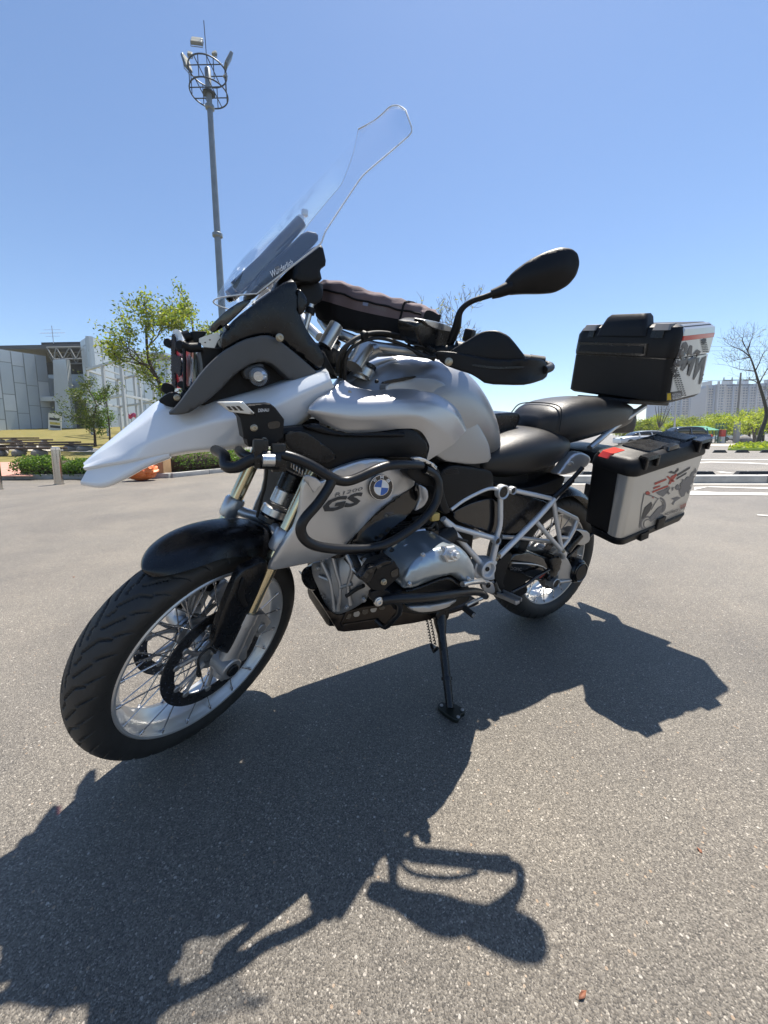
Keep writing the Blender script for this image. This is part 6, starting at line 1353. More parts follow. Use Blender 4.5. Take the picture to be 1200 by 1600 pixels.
# skid plate
SKD = mat('brown black skid plate', (.03, .022, .018), .35, .5, .1, var=.3, vscale=12, rvar=.12)
sk_ = panel('skid_plate', 'E', [(345, 955), (362, 962), (392, 985), (430, 1005), (520, 975), (640, 948), (760, 945), (900, 1005), (1000, 985), (1160, 925), (1160, 950), (1000, 1000), (850, 1040), (700, 1062), (560, 1080), (430, 1092), (410, 1060), (380, 1010)], SKD, BK, .14, th=.26, bulge=.004, r=.01, h=.014)
for k in range(5):
    X = 480+k*44; Y = 1008-k*12
    panel('skid_hole', 'E', [(X-17, Y+10), (X-12, Y-12), (X+8, Y-16), (X+18, Y-4), (X+12, Y+14), (X-8, Y+18)], CAST if k % 2 else BLKG, sk_, .1455, th=.003, h=.007)
panel('skid_rim', 'E', [(440, 1050), (470, 985), (560, 960), (660, 950), (655, 962), (560, 975), (480, 998), (455, 1050), (640, 1020), (645, 1032), (445, 1066)], SKD, sk_, .146, th=.006, bulge=.002, r=.004, h=.007, rnd=0)
# ---- mid panels, dark covers behind the frame
F_ = 'F'
panel('airbox_cover', F_, [(108, 300), (180, 262), (300, 275), (420, 300), (440, 330), (440, 405), (330, 455), (180, 545), (125, 500), (100, 400)], BLKP, BK, .195, th=.05, bulge=.008, r=.02, mirror=True)
dm = MB()
for i in range(9):
    for j in range(4):
        p = meas(F_, 135+i*10+j*4, 300+j*9-(i*1.5), .206); dm.add(cyl(p, (0, 1, 0), .0018, .002, 6))
dm.build('dimple_texture', BLKG, BK, kind='stuff')
panel('side_cover', F_, [(180, 560), (300, 500), (430, 470), (470, 500), (475, 640), (440, 700), (400, 695), (300, 650), (200, 615)], BLKG, BK, .17, th=.04, bulge=.006, r=.02, mirror=True)
panel('under_seat_cover', F_, [(500, 430), (560, 440), (800, 500), (770, 540), (700, 610), (600, 690), (500, 700), (495, 600)], BLKS, BK, .15, th=.3, bulge=.006, r=.02)
panel('seat_base_shadow', F_, [(430, 370), (520, 400), (640, 410), (760, 385), (900, 320), (860, 420), (830, 450), (600, 440), (470, 430)], BLKP, BK, .15, th=.28, bulge=.006, r=.02)
MB().add(box((.45, 0, .66), (.36, .20, .22), bev=.03)).add(box((.30, 0, .76), (.40, .18, .14), bev=.03)).build('inner_frame', BLKP, BK)
# ---- subframe
sf = sub('rear_frame', BK)
def FT(L, r, off=.19, m=FRM, sm=0, nm='frame_tube'): return TP(nm, F_, L, r*.88, m, sf, off, sm=sm)
FT([(130, 602), (230, 730), (365, 880)], .0125, .20)
FT([(140, 610), (200, 655), (320, 690), (440, 722)], .011, .20)
FT([(465, 735), (450, 800), (438, 850), (430, 900)], .0135, .20)
FT([(487, 450), (487, 550), (484, 640), (462, 720)], .0115, .195, sm=3)
FT([(178, 545), (260, 485), (380, 425), (440, 412), (480, 425)], .0075, .20, sm=3)
FT([(570, 425), (700, 452), (800, 475)], .0105, .19)
FT([(475, 840), (600, 715), (720, 595), (815, 490), (845, 450)], .0125, .19)
FT([(820, 470), (870, 425), (935, 360)], .0135, .19, TUBE)
FT([(870, 425), (940, 350), (1000, 285)], .010, .19, TUBE)
FT([(712, 620), (780, 700), (870, 800)], .0105, .19)
FT([(820, 500), (835, 600), (858, 730), (870, 790)], .0105, .19)
FT([(840, 540), (900, 570), (962, 600), (968, 612)], .0095, .19)
FT([(968, 605), (945, 670), (905, 740), (872, 780)], .0105, .19)
FT([(905, 720), (870, 718), (850, 722)], .009, .19)
for X, Y, r, off in ((500, 434, .0225, .205), (560, 424, .0125, .20), (463, 738, .0125, .212)):
    p = meas(F_, X, Y, off); MB().add(ring([(-.012, r*.85), (-.012, r*1.15), (.008, r*1.15), (.010, r*1.05), (.006, r*.88)], p, (0, 1, 0), 32)).build('frame_boss', FRM, sf); MB().add(cyl(p, (0, 1, 0), r*.9, .012, 28)).build('frame_plug', BLKS, sf)
p = meas(F_, 402, 915, .215); MB().add(ring([(-.03, .020), (-.03, .034), (.010, .034), (.013, .031), (.013, .026), (.004, .022)], p, (0, 1, 0), 36)).add(cyl(p+np.array([0, -.004, 0]), (0, 1, 0), .022, .01, 24)).build('swingarm_pivot', FRM, sf); MB().add(cyl(p+np.array([0, .003, 0]), (0, 1, 0), .009, .008, 6)).build('pivot_plug', BLKS, sf)
panel('frame_casting', F_, [(330, 880), (370, 850), (440, 850), (470, 870), (465, 960), (440, 985), (395, 985), (330, 975), (320, 950)], FRM, sf, .195, th=.03, bulge=.006, r=.012)
bolt('bolt', F_, 463, 852, .205, sf, .007)
bolt('bolt', F_, 480, 832, .205, sf, .006)
panel('tail_bracket', 'G', [(32, 1075), (60, 1040), (95, 990), (130, 950), (175, 935), (225, 958), (235, 985), (200, 1035), (95, 1072)], SILVL, BK, .165, th=.03, bulge=.012, r=.015, keep='tailb', h=.009)
bolt('bolt', 'G', 125, 1008, .178, sf, .008, m=ALU)
# swingarm and final drive
sw = sub('swingarm', BK)
panel('arm_body', F_, [(540, 860), (560, 815), (650, 800), (740, 830), (800, 850), (812, 900), (790, 960), (745, 985), (680, 968), (600, 940), (545, 930), (530, 900)], BLKG, sw, .13, th=.08, bulge=.02, r=.03, keep='arm')
TP('arm_trim', F_, [(560, 878, .155), (640, 882, .158), (720, 892, .158), (770, 915, .155), (788, 945, .15)], .0035, ALU, sw, sm=4)
TP('torque_strut', F_, [(490, 715, .16), (600, 720, .15), (700, 732, .15), (800, 745, .15)], .009, SILVL, sw)
TP('torque_strut', F_, [(560, 1060, .15), (640, 1020, .16), (720, 960, .17), (790, 920, .17)], .007, BLKG, sw)
decal('model_print', [textpoly('DOHC', [px(F_, 552, 900), px(F_, 620, 908), px(F_, 618, 928), px(F_, 550, 920)], .0)], PRINTG, sw, 'arm')
for (a, b, c_) in ((735, 700, PRINTB), (748, 713, mat('violet print', (.05, .02, .2), .4)), (761, 726, PRINTR)):
    decal('stripe_print', [[px(F_, a, 942), px(F_, a+10, 942), px(F_, b+12, 972), px(F_, b+2, 970)]], c_, sw, 'arm')
fdv = sub('final_drive', BK)
p = meas(F_, 972, 930, .15)
MB().add(lathe([(-.06, .05), (-.03, .058), (.0, .058), (.012, .050)], p, (0, 1, 0), 40)).build('drive_housing', BLKS, fdv)
MB().add(ring([(.010, .0405), (.010, .047), (.016, .047), (.018, .044), (.014, .040)], p, (0, 1, 0), 40)).build('drive_ring', BLKG, fdv)
MB().add(cyl(p+np.array([0, .012, 0]), (0, 1, 0), .038, .012, 36)).build('hub_cap', BLKP, fdv)
panel('drive_arm', F_, [(850, 870), (880, 830), (905, 850), (925, 890), (950, 960), (935, 985), (880, 985), (845, 990), (835, 960), (850, 920)], CAST, fdv, .145, th=.04, bulge=.006, r=.008, h=.008)
p = meas(F_, 828, 1005, .165); MB().add(ring([(-.03, .015), (-.03, .024), (.008, .024), (.010, .021), (.006, .018)], p, (0, 1, 0), 32)).build('link_ring', CAST, fdv); MB().add(cyl(p, (0, 1, 0), .018, .012, 28)).build('link_plug', BLKS, fdv)
TP('link_arm', F_, [(850, 998, .155), (900, 990, .15), (930, 980, .145)], .009, CAST, fdv)
TP('drive_lug', F_, [(868, 800, .19), (884, 820, .18), (880, 840, .165)], .013, FRM, fdv)
bolt('bolt', F_, 882, 805, .20, fdv, .006)
TP('shock_body', F_, [(895, 800, .13), (925, 750, .13), (975, 700, .13)], [.022, .026, .024], BLKS, fdv)
panel('rear_caliper', F_, [(900, 690), (960, 660), (1040, 680), (1042, 740), (1000, 770), (950, 760)], CAST, fdv, .115, th=.04, bulge=.008, r=.01)
panel('drive_tunnel', F_, [(790, 850), (840, 830), (870, 850), (850, 930), (800, 1000), (770, 980), (800, 930)], BLKS, fdv, .15, th=.06, bulge=.012, r=.02)
panel('drive_backplate', F_, [(440, 1040), (470, 820), (560, 800), (800, 800), (850, 860), (780, 990), (640, 980), (660, 1060), (600, 1090), (500, 1070)], BLKP, sw, .10, th=.05, bulge=.004, r=.02)
panel('heel_plate', F_, [(450, 905), (480, 860), (540, 815), (562, 822), (540, 880), (500, 1000), (515, 1030), (470, 1030), (450, 980)], BLKP, BK, .20, th=.008, bulge=.002, r=.004, h=.008)
# hugger / rear mudguard
def hug():
    rows = []
    for a in np.linspace(20, 150, 12):
        r = .352; row = [(0+(r-.035*abs(s)**3)*math.cos(R(a)), .098*s, .318+(r-.035*abs(s)**3)*math.sin(R(a))) for s in np.linspace(-1, 1, 9)]; rows.append(row)
    return grid(rows, 2, 2, .003)
V, Fc = hug(); mk('rear_hugger', V, Fc, BLKS, BK)
T('mudguard_stay', [(-.02, .10, .318), (-.30, .10, .47), (-.42, .06, .55)], .008, BLKS, BK); T('mudguard_stay', [(-.02, -.10, .318), (-.30, -.10, .47), (-.42, -.06, .55)], .008, BLKS, BK)
MB().add(box((-.43, 0, .52), (.03, .20, .20), bev=.008)).build('number_plate_holder', BLKP, BK)
# pegs, lever, stand
pg = sub('rider_footpeg', BK)
P1, P2 = meas(F_, 480, 1075, .22), meas(F_, 598, 1128, .30)
dd = P2-P1; ln = np.linalg.norm(dd); dd /= ln; sx_ = np.cross(dd, [0, 0, 1.]); sx_ /= np.linalg.norm(sx_)
MB().add(tube([P1-dd*.05, P1], .012, 12)).add(box((P1+P2)/2, (ln, .022, .014), rot=np.c_[dd, sx_, np.cross(dd, sx_)], bev=.003)).build('peg_body', CAST, pg)
tm = MB()
for k in range(8):
    for s in (-1, 1): tm.add(box(P1+dd*(.008+ln*k/8.2)+sx_*s*.017+np.array([0, 0, .008]), (.006, .012, .014), bev=.001))
tm.build('peg_teeth', CAST, pg)
TP('peg_hanger', F_, [(440, 1000, .2), (460, 1050, .21), (490, 1080, .22)], .014, BLKS, pg)
gl = sub('gear_lever', BK)
panel('pivot_plate', F_, [(372, 1010), (400, 990), (440, 1000), (450, 1035), (455, 1060), (430, 1072), (395, 1060), (375, 1035)], ALU, gl, .225, th=.012, bulge=.002, r=.004, h=.008)
bolt('bolt', F_, 412, 1018, .228, gl, .008, m=BLKS)
TP('lever_arm', F_, [(385, 1065, .235), (378, 1095, .24), (330, 1115, .25), (275, 1145, .26)], [.006, .0065, .0065, .006], ALU, gl, sm=4)
TP('toe_rubber', F_, [(262, 1160, .27), (318, 1205, .31)], .0105, RUBB, gl)
TP('toe_tip', F_, [(314, 1201, .308), (324, 1208, .314)], .0065, ALU, gl)
TP('heel_bracket', F_, [(250, 1012, .40), (300, 998, .39), (370, 992, .36), (385, 1000, .34)], .008, ALU, cb2)
st = sub('side_stand', BK)
foot = from_world(np.array([.800, .334, .012]), 'b')
top = meas('H', 330, 285, .15)
print('stand', top, foot)
fm = np.array([top+(foot-top)*t for t in (0, .12, .25, 1)])
T('stand_leg', fm, [.024, .023, .0155, .0135], BLKS, st, n=16)
MB().add(cyl(top, (0, 1, 0), .032, .05, 24)).build('stand_pivot', BLKS, st)
MB().add(tube([top+(foot-top)*.70, top+(foot-top)*.735], .0185, 16)).build('stand_collar', BLKS, st)
O = pts('H', [(312, 1015), (345, 985), (380, 1000), (450, 1000), (482, 1020), (535, 1048), (530, 1072), (500, 1082), (484, 1125), (455, 1128), (400, 1095), (345, 1055)], .012, 'w', n=(0, 0, 1))
a_, b_ = slab(O, (0, 0, .012), (0, 0, 1), th=.010, bulge=.002, r=.006, rnd=1, h=.01) if False else (None, None)
V = []; n_ = len(O); O2 = chaikin(O, 1); n_ = len(O2)
for z in (.001, .005, .013, .015): 
    k = .96 if z in (.001, .015) else 1; cc = O2.mean(0); V += [(cc[0]+(q[0]-cc[0])*k, cc[1]+(q[1]-cc[1])*k, z) for q in O2]
Fc = [tuple(range(n_-1, -1, -1)), tuple(range(3*n_, 4*n_))]+[(j*n_+i, j*n_+(i+1) % n_, (j+1)*n_+(i+1) % n_, (j+1)*n_+i) for j in range(3) for i in range(n_)]
mk('stand_foot', np.array(V), Fc, mat('olive black foot plate', (.02, .023, .018), .4, .3), st, 'w', ang=30)
for X, Y in ((512, 1045), (480, 1100), (350, 1010)):
    p = meas('H', X, Y, .017, 'w', n=(0, 0, 1)); MB().add(cyl(p, (0, 0, 1), .0055, .004, 12)).build('bolt', ALU, st, 'w')
for a, b in (((232, 330), (270, 545)), ((258, 320), (300, 540))):
    p0, p1 = meas('H', *a, .13), meas('H', *b, .22); hx = []
    for i in range(61):
        t = i/60; hx.append(p0*(1-t)+p1*t+np.array([math.cos(t*60), 0, math.sin(t*60)])*.0035)
    T('stand_spring', hx, .0022, BLKS, st, n=6)
TP('spring_hook', 'H', [(270, 540, .22), (290, 590, .24), (318, 560, .25)], .006, BLKS, st)
# ---- seats
def seat(name, secs, m=SEAT, e=2.6):
    V, Fc = sloft(secs, e, 40, 5); return mk(name, V, Fc, m, BK, ang=60)
seat('rider_seat', [(.565, .775, .84, .10), (.545, .762, .866, .125), (.49, .750, .893, .15), (.42, .744, .916, .168), (.33, .745, .934, .178), (.24, .758, .940, .176), (.165, .785, .934, .165), (.105, .812, .918, .14), (.08, .835, .895, .10)])
seat('pillion_seat', [(.215, .88, .980, .07), (.18, .87, 1.018, .12), (.12, .86, 1.046, .14), (.03, .87, 1.064, .148), (-.09, .89, 1.076, .15), (-.19, .91, 1.076, .148), (-.29, .93, 1.066, .14), (-.36, .95, 1.048, .12), (-.39, .96, 1.02, .08)], e=3.2)
T('seat_seam', [(.185, .137, .93), (.175, .130, .99), (.16, .10, 1.030), (.155, 0, 1.040), (.16, -.10, 1.030), (.175, -.130, .99)], .0025, BLKP, BK, sm=5)
panel('tail_cover', 'D', [(740, 640), (760, 620), (840, 612), (900, 612), (905, 640), (880, 690), (800, 715), (780, 690)], BLKS, BK, .02, th=.3, bulge=.01, r=.02)
# ---- rear rack
rk = sub('luggage_rack', BK)
T('rack_arm', [meas('G', 560, 665, .125), meas('G', 380, 790, .13), meas('G', 268, 885, .135), meas('G', 235, 915, .135)], .0125, SILVL, rk, mirror=True)
TP('rack_bar', 'G', [(385, 660, .06), (430, 690, .08), (505, 692, .11)], .009, SILVL, rk)
MB().add(box((-.42, .02, 1.068), (.34, .26, .02), rot=rotx(-.06), bev=.006)).build('rack_plate', BLKP, rk)
MB().add(box((-.22, .01, .96), (.45, .18, .10), bev=.03)).build('tail_frame', BLKP, BK)
MB().add(box((-.20, 0, .82), (.36, .34, .05), bev=.01)).build('case_carrier', BLKP, BK)
# exhaust silencer on the right
V, Fc = sloft([(.38, .36, .44, .035), (.30, .34, .48, .06), (.05, .38, .54, .068), (-.22, .44, .61, .068), (-.30, .47, .61, .05)], 2.4, 28, 3)
V[:, 1] -= .24; mk('silencer', V, Fc, ALU, BK)
# ================================================================== LUGGAGE
def rotm(rx, ry, rz): 
    return np.array(Matrix.Rotation(rz, 3, 'Z') @ Matrix.Rotation(ry, 3, 'Y') @ Matrix.Rotation(rx, 3, 'X'))
def body(name, secs, m, parent, A, O, k=5, keep=False, ang=35):
    V, Fc = rloft(secs, k); V = V@A.T+O; return mk(name, V, Fc, m, parent, 'b', keep=keep, ang=ang)
# pannier in its own frame: x forward, y outward, z up, origin at bottom inner front
def pannier(side, label, decals):
    A = rotm(R(-6.14), R(10.06), R(-4.35)); O = np.array([.091, .233, .565])
    if side < 0: D_ = np.diag([1, -1, 1.])
    else: D_ = np.eye(3)
    Rt_ = LM@(D_@A@D_ if side < 0 else A)
    root = empty('side_case', tuple(to_world(D_@O, 'b')), label, 'side case', 'aluminium faced side cases', rot=Rt_.tolist())
    def bd(name, secs, m, keep=False, k=5, par=None):
        V, Fc = rloft(secs, k); V = (V@A.T+O)@D_
        if side < 0: Fc = [f[::-1] for f in Fc]
        return mk(name, V, Fc, m, par or root, 'b', keep=keep, ang=35)
    L = -.431; kp = 'pan%d' % side
    bd('case_shell', [(-.012, L+.03, -.030, .01, .135, .03), (.01, L+.012, -.006, 0, .140, .02), (.27, L+.004, -.0, 0, .145, .02)], BLKP)
    bd('side_plate', [(-.002, L+.020, -.008, .095, .155, .028), (.004, L+.012, -.003, .093, .158, .028), (.262, L-.003, .002, .093, .166, .028)], CASEP, keep=kp)
    bd('bottom_guard', [(-.040, L+.04, -.035, .03, .140, .03), (-.032, L+.020, -.012, .02, .156, .033), (-.004, L+.010, -.002, .02, .163, .033), (.002, L+.012, -.005, .02, .160, .028)], BLKP)
    bd('lid', [(.258, L-.007, .006, -.004, .170, .033), (.266, L-.009, .008, -.006, .172, .035), (.290, L-.006, .004, -.004, .170, .037), (.310, L+.004, -.006, .004, .160, .036), (.317, L+.018, -.02, .02, .145, .026)], BLKP, keep=kp+'l')
    bd('lid_panel', [(.313, L+.12, -.11, .03, .140, .012), (.323, L+.125, -.115, .034, .136, .012)], BLKS)
    bd('lid_step', [(.313, L+.02, L+.11, .02, .140, .012), (.325, L+.025, L+.105, .026, .136, .012)], BLKS)
    bd('latch', [(.314, L+.17, -.19, .128, .160, .006), (.327, L+.175, -.195, .132, .157, .006)], BLKG)
    for x0 in (L+.012, -.112):
        bd('strap_loop', [(.282, x0, x0+.014, .158, .180, .004), (.322, x0, x0+.014, .153, .182, .004)], BLKS)
        bd('strap_loop', [(.282, x0+.062, x0+.076, .158, .180, .004), (.322, x0+.062, x0+.076, .153, .182, .004)], BLKS)
        bd('strap_bridge', [(.315, x0+.002, x0+.074, .148, .1825, .004), (.326, x0+.004, x0+.072, .150, .179, .004)], BLKS)
    bd('reflector', [(.300, -.03, .0035, .026, .068, .006), (.3185, -.08, -.012, .030, .074, .006)], RED)
    bd('clasp', [(.03, L+.17, L+.22, .158, .168, .004), (-.015, L+.17, L+.22, .158, .167, .004)], BLKP)
    bd('foot_rib', [(-.038, L+.26, L+.31, .14, .168, .004), (-.008, L+.26, L+.31, .14, .166, .004)], BLKP)
    return root
pnl = pannier(1, 'left side case with bright aluminium face and printed stickers, nearer the camera', True)
pnr = pannier(-1, 'right side case on the far side of the motorcycle behind the rider seat', False)
G_ = lambda X, Y: px('G', X, Y)
def gpoly(L): return [G_(*q) for q in L]
pl = 'pan1'
for q in ([(618, 1122), (690, 1095), (690, 1105), (620, 1135)], [(612, 1150), (655, 1135), (650, 1146), (612, 1160)], [(605, 1172), (700, 1135), (700, 1145), (640, 1168), (606, 1182)], [(690, 1085), (700, 1080), (740, 1112), (726, 1118)], [(720, 1082), (750, 1066), (752, 1076), (712, 1130), (700, 1132)]):
    decal('red_stripe_print', [gpoly(q)], PRINTR, pnl, pl)
for q in ([(755, 1070), (832, 1024), (828, 1038), (750, 1085)], [(752, 1092), (812, 1058), (806, 1070), (748, 1104)], [(700, 1062), (720, 1050), (738, 1058), (760, 1032), (764, 1046), (740, 1068), (718, 1066)]):
    decal('grey_stripe_print', [gpoly(q)], PRINTD, pnl, pl)
mp_ = [(885, 1030), (893, 1048), (870, 1075), (872, 1100), (850, 1118), (848, 1140), (826, 1165), (820, 1190), (806, 1172), (796, 1200), (778, 1208), (770, 1190), (764, 1165), (776, 1150), (770, 1130), (782, 1118), (784, 1098), (800, 1104), (812, 1086), (830, 1085), (838, 1062), (856, 1050), (862, 1030), (868, 1046)]
decal('map_print', [gpoly(mp_)], PRINTG, pnl, pl)
decal('map_print', [gpoly([(690, 1150), (706, 1140), (712, 1155), (700, 1170), (712, 1185), (700, 1192), (690, 1178), (694, 1165)]), gpoly([(722, 1150), (734, 1146), (730, 1166), (722, 1170)]), gpoly([(740, 1150), (758, 1130), (770, 1135), (766, 1160), (750, 1166)])], PRINTG, pnl, pl)
decal('bike_drawing_print', [gpoly([(628, 1180), (700, 1152), (702, 1175), (668, 1205), (640, 1192)]), gpoly([(718, 1218), (762, 1205), (776, 1210), (742, 1232), (730, 1255), (722, 1248), (738, 1226)])], PRINTG, pnl, pl)
def arc(cx, cy, rx, ry, a0, a1, w_, n=16, rot=0):
    o = []; i = []
    for k in range(n+1):
        a = R(a0+(a1-a0)*k/n); c, s = math.cos(a), math.sin(a)
        o.append((cx+rx*c, cy+ry*s)); i.append((cx+(rx-w_)*c, cy+(ry-w_)*s))
    return gpoly(o+i[::-1])
decal('wheel_drawing_print', [arc(655, 1255, 32, 46, -95, 85, 12), arc(655, 1255, 16, 28, -95, 95, 5)], PRINTG, pnl, pl)
decal('wheel_drawing_print', [arc(578, 1368, 44, 48, 90, 300, 9), arc(578, 1368, 26, 30, 60, 330, 5), gpoly([(585, 1335), (640, 1270), (680, 1250), (660, 1290), (640, 1325), (600, 1350)])], PRINTG, pnl, pl)
decal('bike_drawing_print', [gpoly([(540, 1335), (560, 1270), (600, 1235), (606, 1250), (590, 1290), (552, 1340)])], PRINTD, pnl, pl)
decal('drawing_line_print', [gpoly([(560, 1185), (600, 1195), (645, 1215), (643, 1220), (600, 1202), (562, 1192)]), gpoly([(643, 1215), (620, 1250), (600, 1285), (597, 1280), (616, 1248), (638, 1216)]), gpoly([(560, 1185), (545, 1260), (530, 1390), (526, 1390), (540, 1260), (555, 1186)])], PRINTG, pnl, pl)
decal('red_dot_print', [gpoly([(565, 1178), (580, 1170), (594, 1182), (586, 1194), (568, 1192)]), gpoly([(602, 1208), (612, 1204), (614, 1216)])], PRINTR, pnl, pl)
decal('lettering_print', [textpoly('ADVENTURE', [G_(678, 1303), G_(800, 1262), G_(802, 1276), G_(680, 1318)], .02)], PRINTG, pnl, pl)
decal('lettering_print', [textpoly('GS RIDE', [G_(770, 1258), G_(806, 1240), G_(806, 1262), G_(772, 1280)], .02)], PRINTR, pnl, pl)
# top case
At = rotm(R(-6.42), R(9.28), R(-.23)); Ot = np.array([-.273, .048, 1.079])
tcs = empty('top_case', tuple(to_world(Ot, 'b')), 'black top case with white printed sides on the rear rack, above the side cases', 'top case', rot=(LM@At).tolist())
def tb(name, secs, m, keep=False, k=5): return body(name, secs, m, tcs, At, Ot, k, keep)
tb('case_shell', [(.0, -.285, -.012, -.222, .222, .03), (.010, -.297, -.002, -.232, .230, .03), (.180, -.297, .0, -.226, .220, .03)], BLKP, keep='tcs')
for s in (-1, 1):
    # printed side plates, proud of the shell
    y0 = lambda z: (.230-.010*z/.18+.004) if s > 0 else -(.232-.006*z/.18+.004)
    tb('side_plate', [(.014, -.280, -.030, *sorted((y0(.014)-s*.02, y0(.014))), .004), (.181, -.282, -.026, *sorted((y0(.181)-s*.02, y0(.181))), .004)], mat('white case plate', (.62, .63, .61), .35, .25, .3), keep='tcp%d' % s)
tb('seam', [(.1795, -.295, -.003, -.224, .219, .028), (.1845, -.295, -.003, -.224, .219, .028)], BLKS)
tb('lid', [(.184, -.298, .002, -.226, .2215, .030), (.196, -.300, .005, -.227, .2225, .032), (.275, -.302, .0, -.227, .2225, .036), (.303, -.292, -.014, -.216, .214, .036), (.314, -.27, -.04, -.19, .19, .03)], BLKP, keep='tcl')
for s in (-1, 1):
    tb('lid_side_plate', [(.186, -.284, -.028, *sorted((s*.2262, s*.21)), .004), (.250, -.284, -.032, *sorted((s*.2262, s*.21)), .004)], MT['white case plate'], keep='tll%d' % s)
    tb('red_reflector', [(.2505, -.286, -.034, *sorted((s*.2266, s*.21)), .004), (.268, -.286, -.034, *sorted((s*.2262, s*.21)), .004)], RED)
    tb('lid_trim', [(.2685, -.286, -.034, *sorted((s*.2256, s*.20)), .004), (.292, -.28, -.036, *sorted((s*.2235, s*.19)), .004), (.311, -.262, -.045, *sorted((s*.204, s*.16)), .004)], CASEP)
tb('handle_recess', [(.190, -.01, .0095, -.205, .120, .006), (.240, -.01, .0090, -.205, .120, .008)], BLKS)
tb('carry_handle', [(.200, -.004, .019, -.195, .112, .006), (.228, -.004, .017, -.19, .108, .008)], BLKP)
tb('backrest', [(.270, -.06, .010, -.115, .105, .012), (.300, -.07, .006, -.110, .095, .015), (.345, -.08, -.008, -.095, .080, .02), (.358, -.075, -.022, -.085, .070, .02)], BLKP)
tb('corner_pad', [(.292, -.07, .002, -.195, -.130, .006), (.3165, -.06, -.014, -.19, -.130, .006)], mat('grey hinge cover', (.20, .195, .19), .5))
tb('corner_pad', [(.292, -.07, .002, .120, .185, .006), (.3165, -.06, -.014, .120, .18, .006)], MT['grey hinge cover'])
tb('hinge', [(.262, .0, .007, -.16, -.13, .003), (.290, .0, .003, -.16, -.13, .003)], BLKS)
tb('hinge', [(.262, .0, .007, .12, .17, .003), (.290, .0, .003, .12, .17, .003)], BLKS)
tb('foot', [(-.02, -.26, -.05, -.10, .10, .01), (.002, -.26, -.05, -.10, .10, .01)], BLKP)
on = ['tcp1', 'tll1', 'tcs', 'tcl']
decal('brand_lettering', [textpoly('BMW', [G_(792, 275), G_(962, 385), G_(912, 555), G_(728, 415)], .05)], mat('charcoal print', (.085, .08, .08), .4), tcs, on, lift=.002)
tr_ = []
for k in range(14):
    for s in (-1, 0, 1):
        t = k/13; cx, cy = 735+50*t+s*16, 440+160*t; tr_.append(gpoly([(cx-6, cy-3), (cx+5, cy-5), (cx+6, cy+2), (cx-4, cy+4)]))
for k in range(9):
    for s in (-1, 0, 1, 2):
        t = k/8; cx, cy = 900+18*t+s*9, 255+85*t; tr_.append(gpoly([(cx-4, cy-3), (cx+4, cy-4), (cx+4, cy+2), (cx-3, cy+4)]))
tr_.append(gpoly([(725, 430), (742, 418), (752, 440), (748, 470), (770, 480), (742, 500), (728, 470)])); tr_.append(gpoly([(888, 250), (900, 245), (930, 250), (920, 290), (905, 300)]))
decal('tyre_track_print', tr_, PRINTD, tcs, on, lift=.0016)
decal('badge_print', [gpoly([(690, 585), (780, 572), (780, 620), (688, 634)])], PRINTD, tcs, on, lift=.0018)
decal('badge_frame_print', [gpoly([(694, 590), (716, 587), (716, 627), (692, 630)])], PRINTY, tcs, on, lift=.0024)
decal('badge_lettering', [textpoly('NATIONAL', [G_(722, 592), G_(775, 585), G_(775, 600), G_(722, 607)], .0), textpoly('GEOGRAPHIC', [G_(722, 609), G_(775, 602), G_(775, 616), G_(722, 624)], .0)], PRINTW, tcs, on, lift=.0024)
# handlebar bag
bgc = to_world(np.array([1.075, .06, 1.20]), 's')
bag = empty('handlebar_bag', tuple(bgc), 'faded purple and black fabric roll bag strapped across the handlebar', 'bag', rot=(LM@SM).tolist())
def bagsec(t): return t
rows = []
NB = 20
def bagbody(scale=1.0, top=True):
    secs = []
    L = [(62, 95, 165), (90, 52, 205), (160, 58, 235), (250, 92, 262), (340, 118, 275), (430, 140, 290), (505, 162, 300), (530, 190, 285)]
    return L
Lb = [(80, 78, 190, -.125), (92, 54, 226, -.105), (150, 56, 252, -.045), (240, 86, 276, .02), (330, 112, 292, .08), (420, 136, 304, .14), (495, 158, 306, .185), (527, 178, 296, .21)]
V = []; nS = 28
ctr = []
for X, Y0, Y1, y in Lb:
    a = meas('D', X, Y0, y, 's'); b = meas('D', X, Y1, y, 's'); c = (a+b)/2; hz = (a[2]-b[2])/2; ctr.append((c[0], y, c[2], hz))
C_ = cr(np.array(ctr), 5)
wv = lambda i, k: .0025*math.sin(i*1.3+k*.9)+.002*math.sin(i*.7-k*1.7)
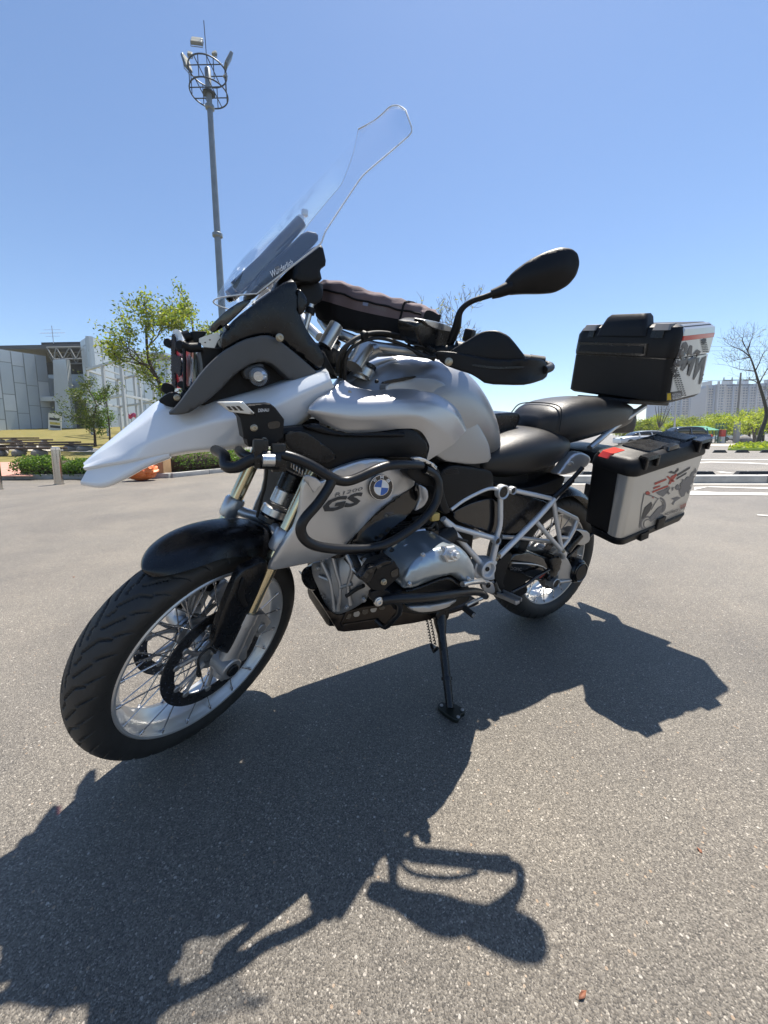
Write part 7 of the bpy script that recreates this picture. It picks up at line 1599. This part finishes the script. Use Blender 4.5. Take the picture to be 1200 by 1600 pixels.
for i, (x, y, z, hz) in enumerate(C_):
    for k in range(nS):
        a = 2*math.pi*k/nS; c, s = math.cos(a), math.sin(a); e = 4.2
        V.append((x+.052*math.copysign(abs(c)**(2/e), c)+wv(i, k), y, z+(hz+wv(i, k+3))*math.copysign(abs(s)**(2/e), s)))
m = len(C_); Fc = [(i*nS+k, i*nS+(k+1) % nS, (i+1)*nS+(k+1) % nS, (i+1)*nS+k) for i in range(m-1) for k in range(nS)]+[tuple(range(nS-1, -1, -1)), tuple(range((m-1)*nS, m*nS))]
top_f = [f for f in Fc[:-2] if sum(1 for v in f if (v % nS) in range(0, 15)) >= 3]; ts = set(top_f)
mk('bag_body', np.array(V), [f for f in Fc if f not in ts], FABD, bag, 's', ang=60)
Vt = np.array(V); mk('bag_top', Vt, top_f, FAB, bag, 's', ang=60, keep='bagtop')
for y0 in (.15,):
    j = min(range(m), key=lambda i: abs(C_[i][1]-y0)); L = [tuple(np.array(V[j*nS+k])+(np.array(V[j*nS+k])-C_[j][:3])*.03) for k in range(nS)]
    Vs, Fs = tube(L, .003, 6, 0, closed=True); mk('bag_strap', Vs, Fs, FABD, bag, 's')
zi = [tuple(np.array(V[i*nS+1])+np.array([.001, 0, .0])) for i in range(2, m-2)]; T('bag_zip', zi, .0028, FABD, bag, 's')
decal('bag_lettering', [textpoly('Wunderlich', [px('D', 262, 142), px('D', 342, 168), px('D', 340, 184), px('D', 258, 158)], .0)], PRINTG, bag, 'bagtop')
decal('bag_logo', [[px('D', 238, 140), px('D', 262, 145), px('D', 258, 160), px('D', 236, 155)]], mat('blue grey print', (.2, .25, .4), .5), bag, 'bagtop')

# air between here and the skyline
hz = bpy.data.materials.new('haze'); hz.use_nodes = True; t = hz.node_tree; t.nodes.clear(); o_ = t.nodes.new('ShaderNodeOutputMaterial'); pv = t.nodes.new('ShaderNodeVolumePrincipled')
pv.inputs['Color'].default_value = (.86, .92, 1, 1); pv.inputs['Density'].default_value = .0005; pv.inputs['Anisotropy'].default_value = .2; t.links.new(pv.outputs[0], o_.inputs['Volume'])
V, Fc = box((CAM[0], CAM[1], 11), (1960, 1960, 29)); mk('haze', V, Fc, hz, None, 'w', ang=None, kind='stuff')
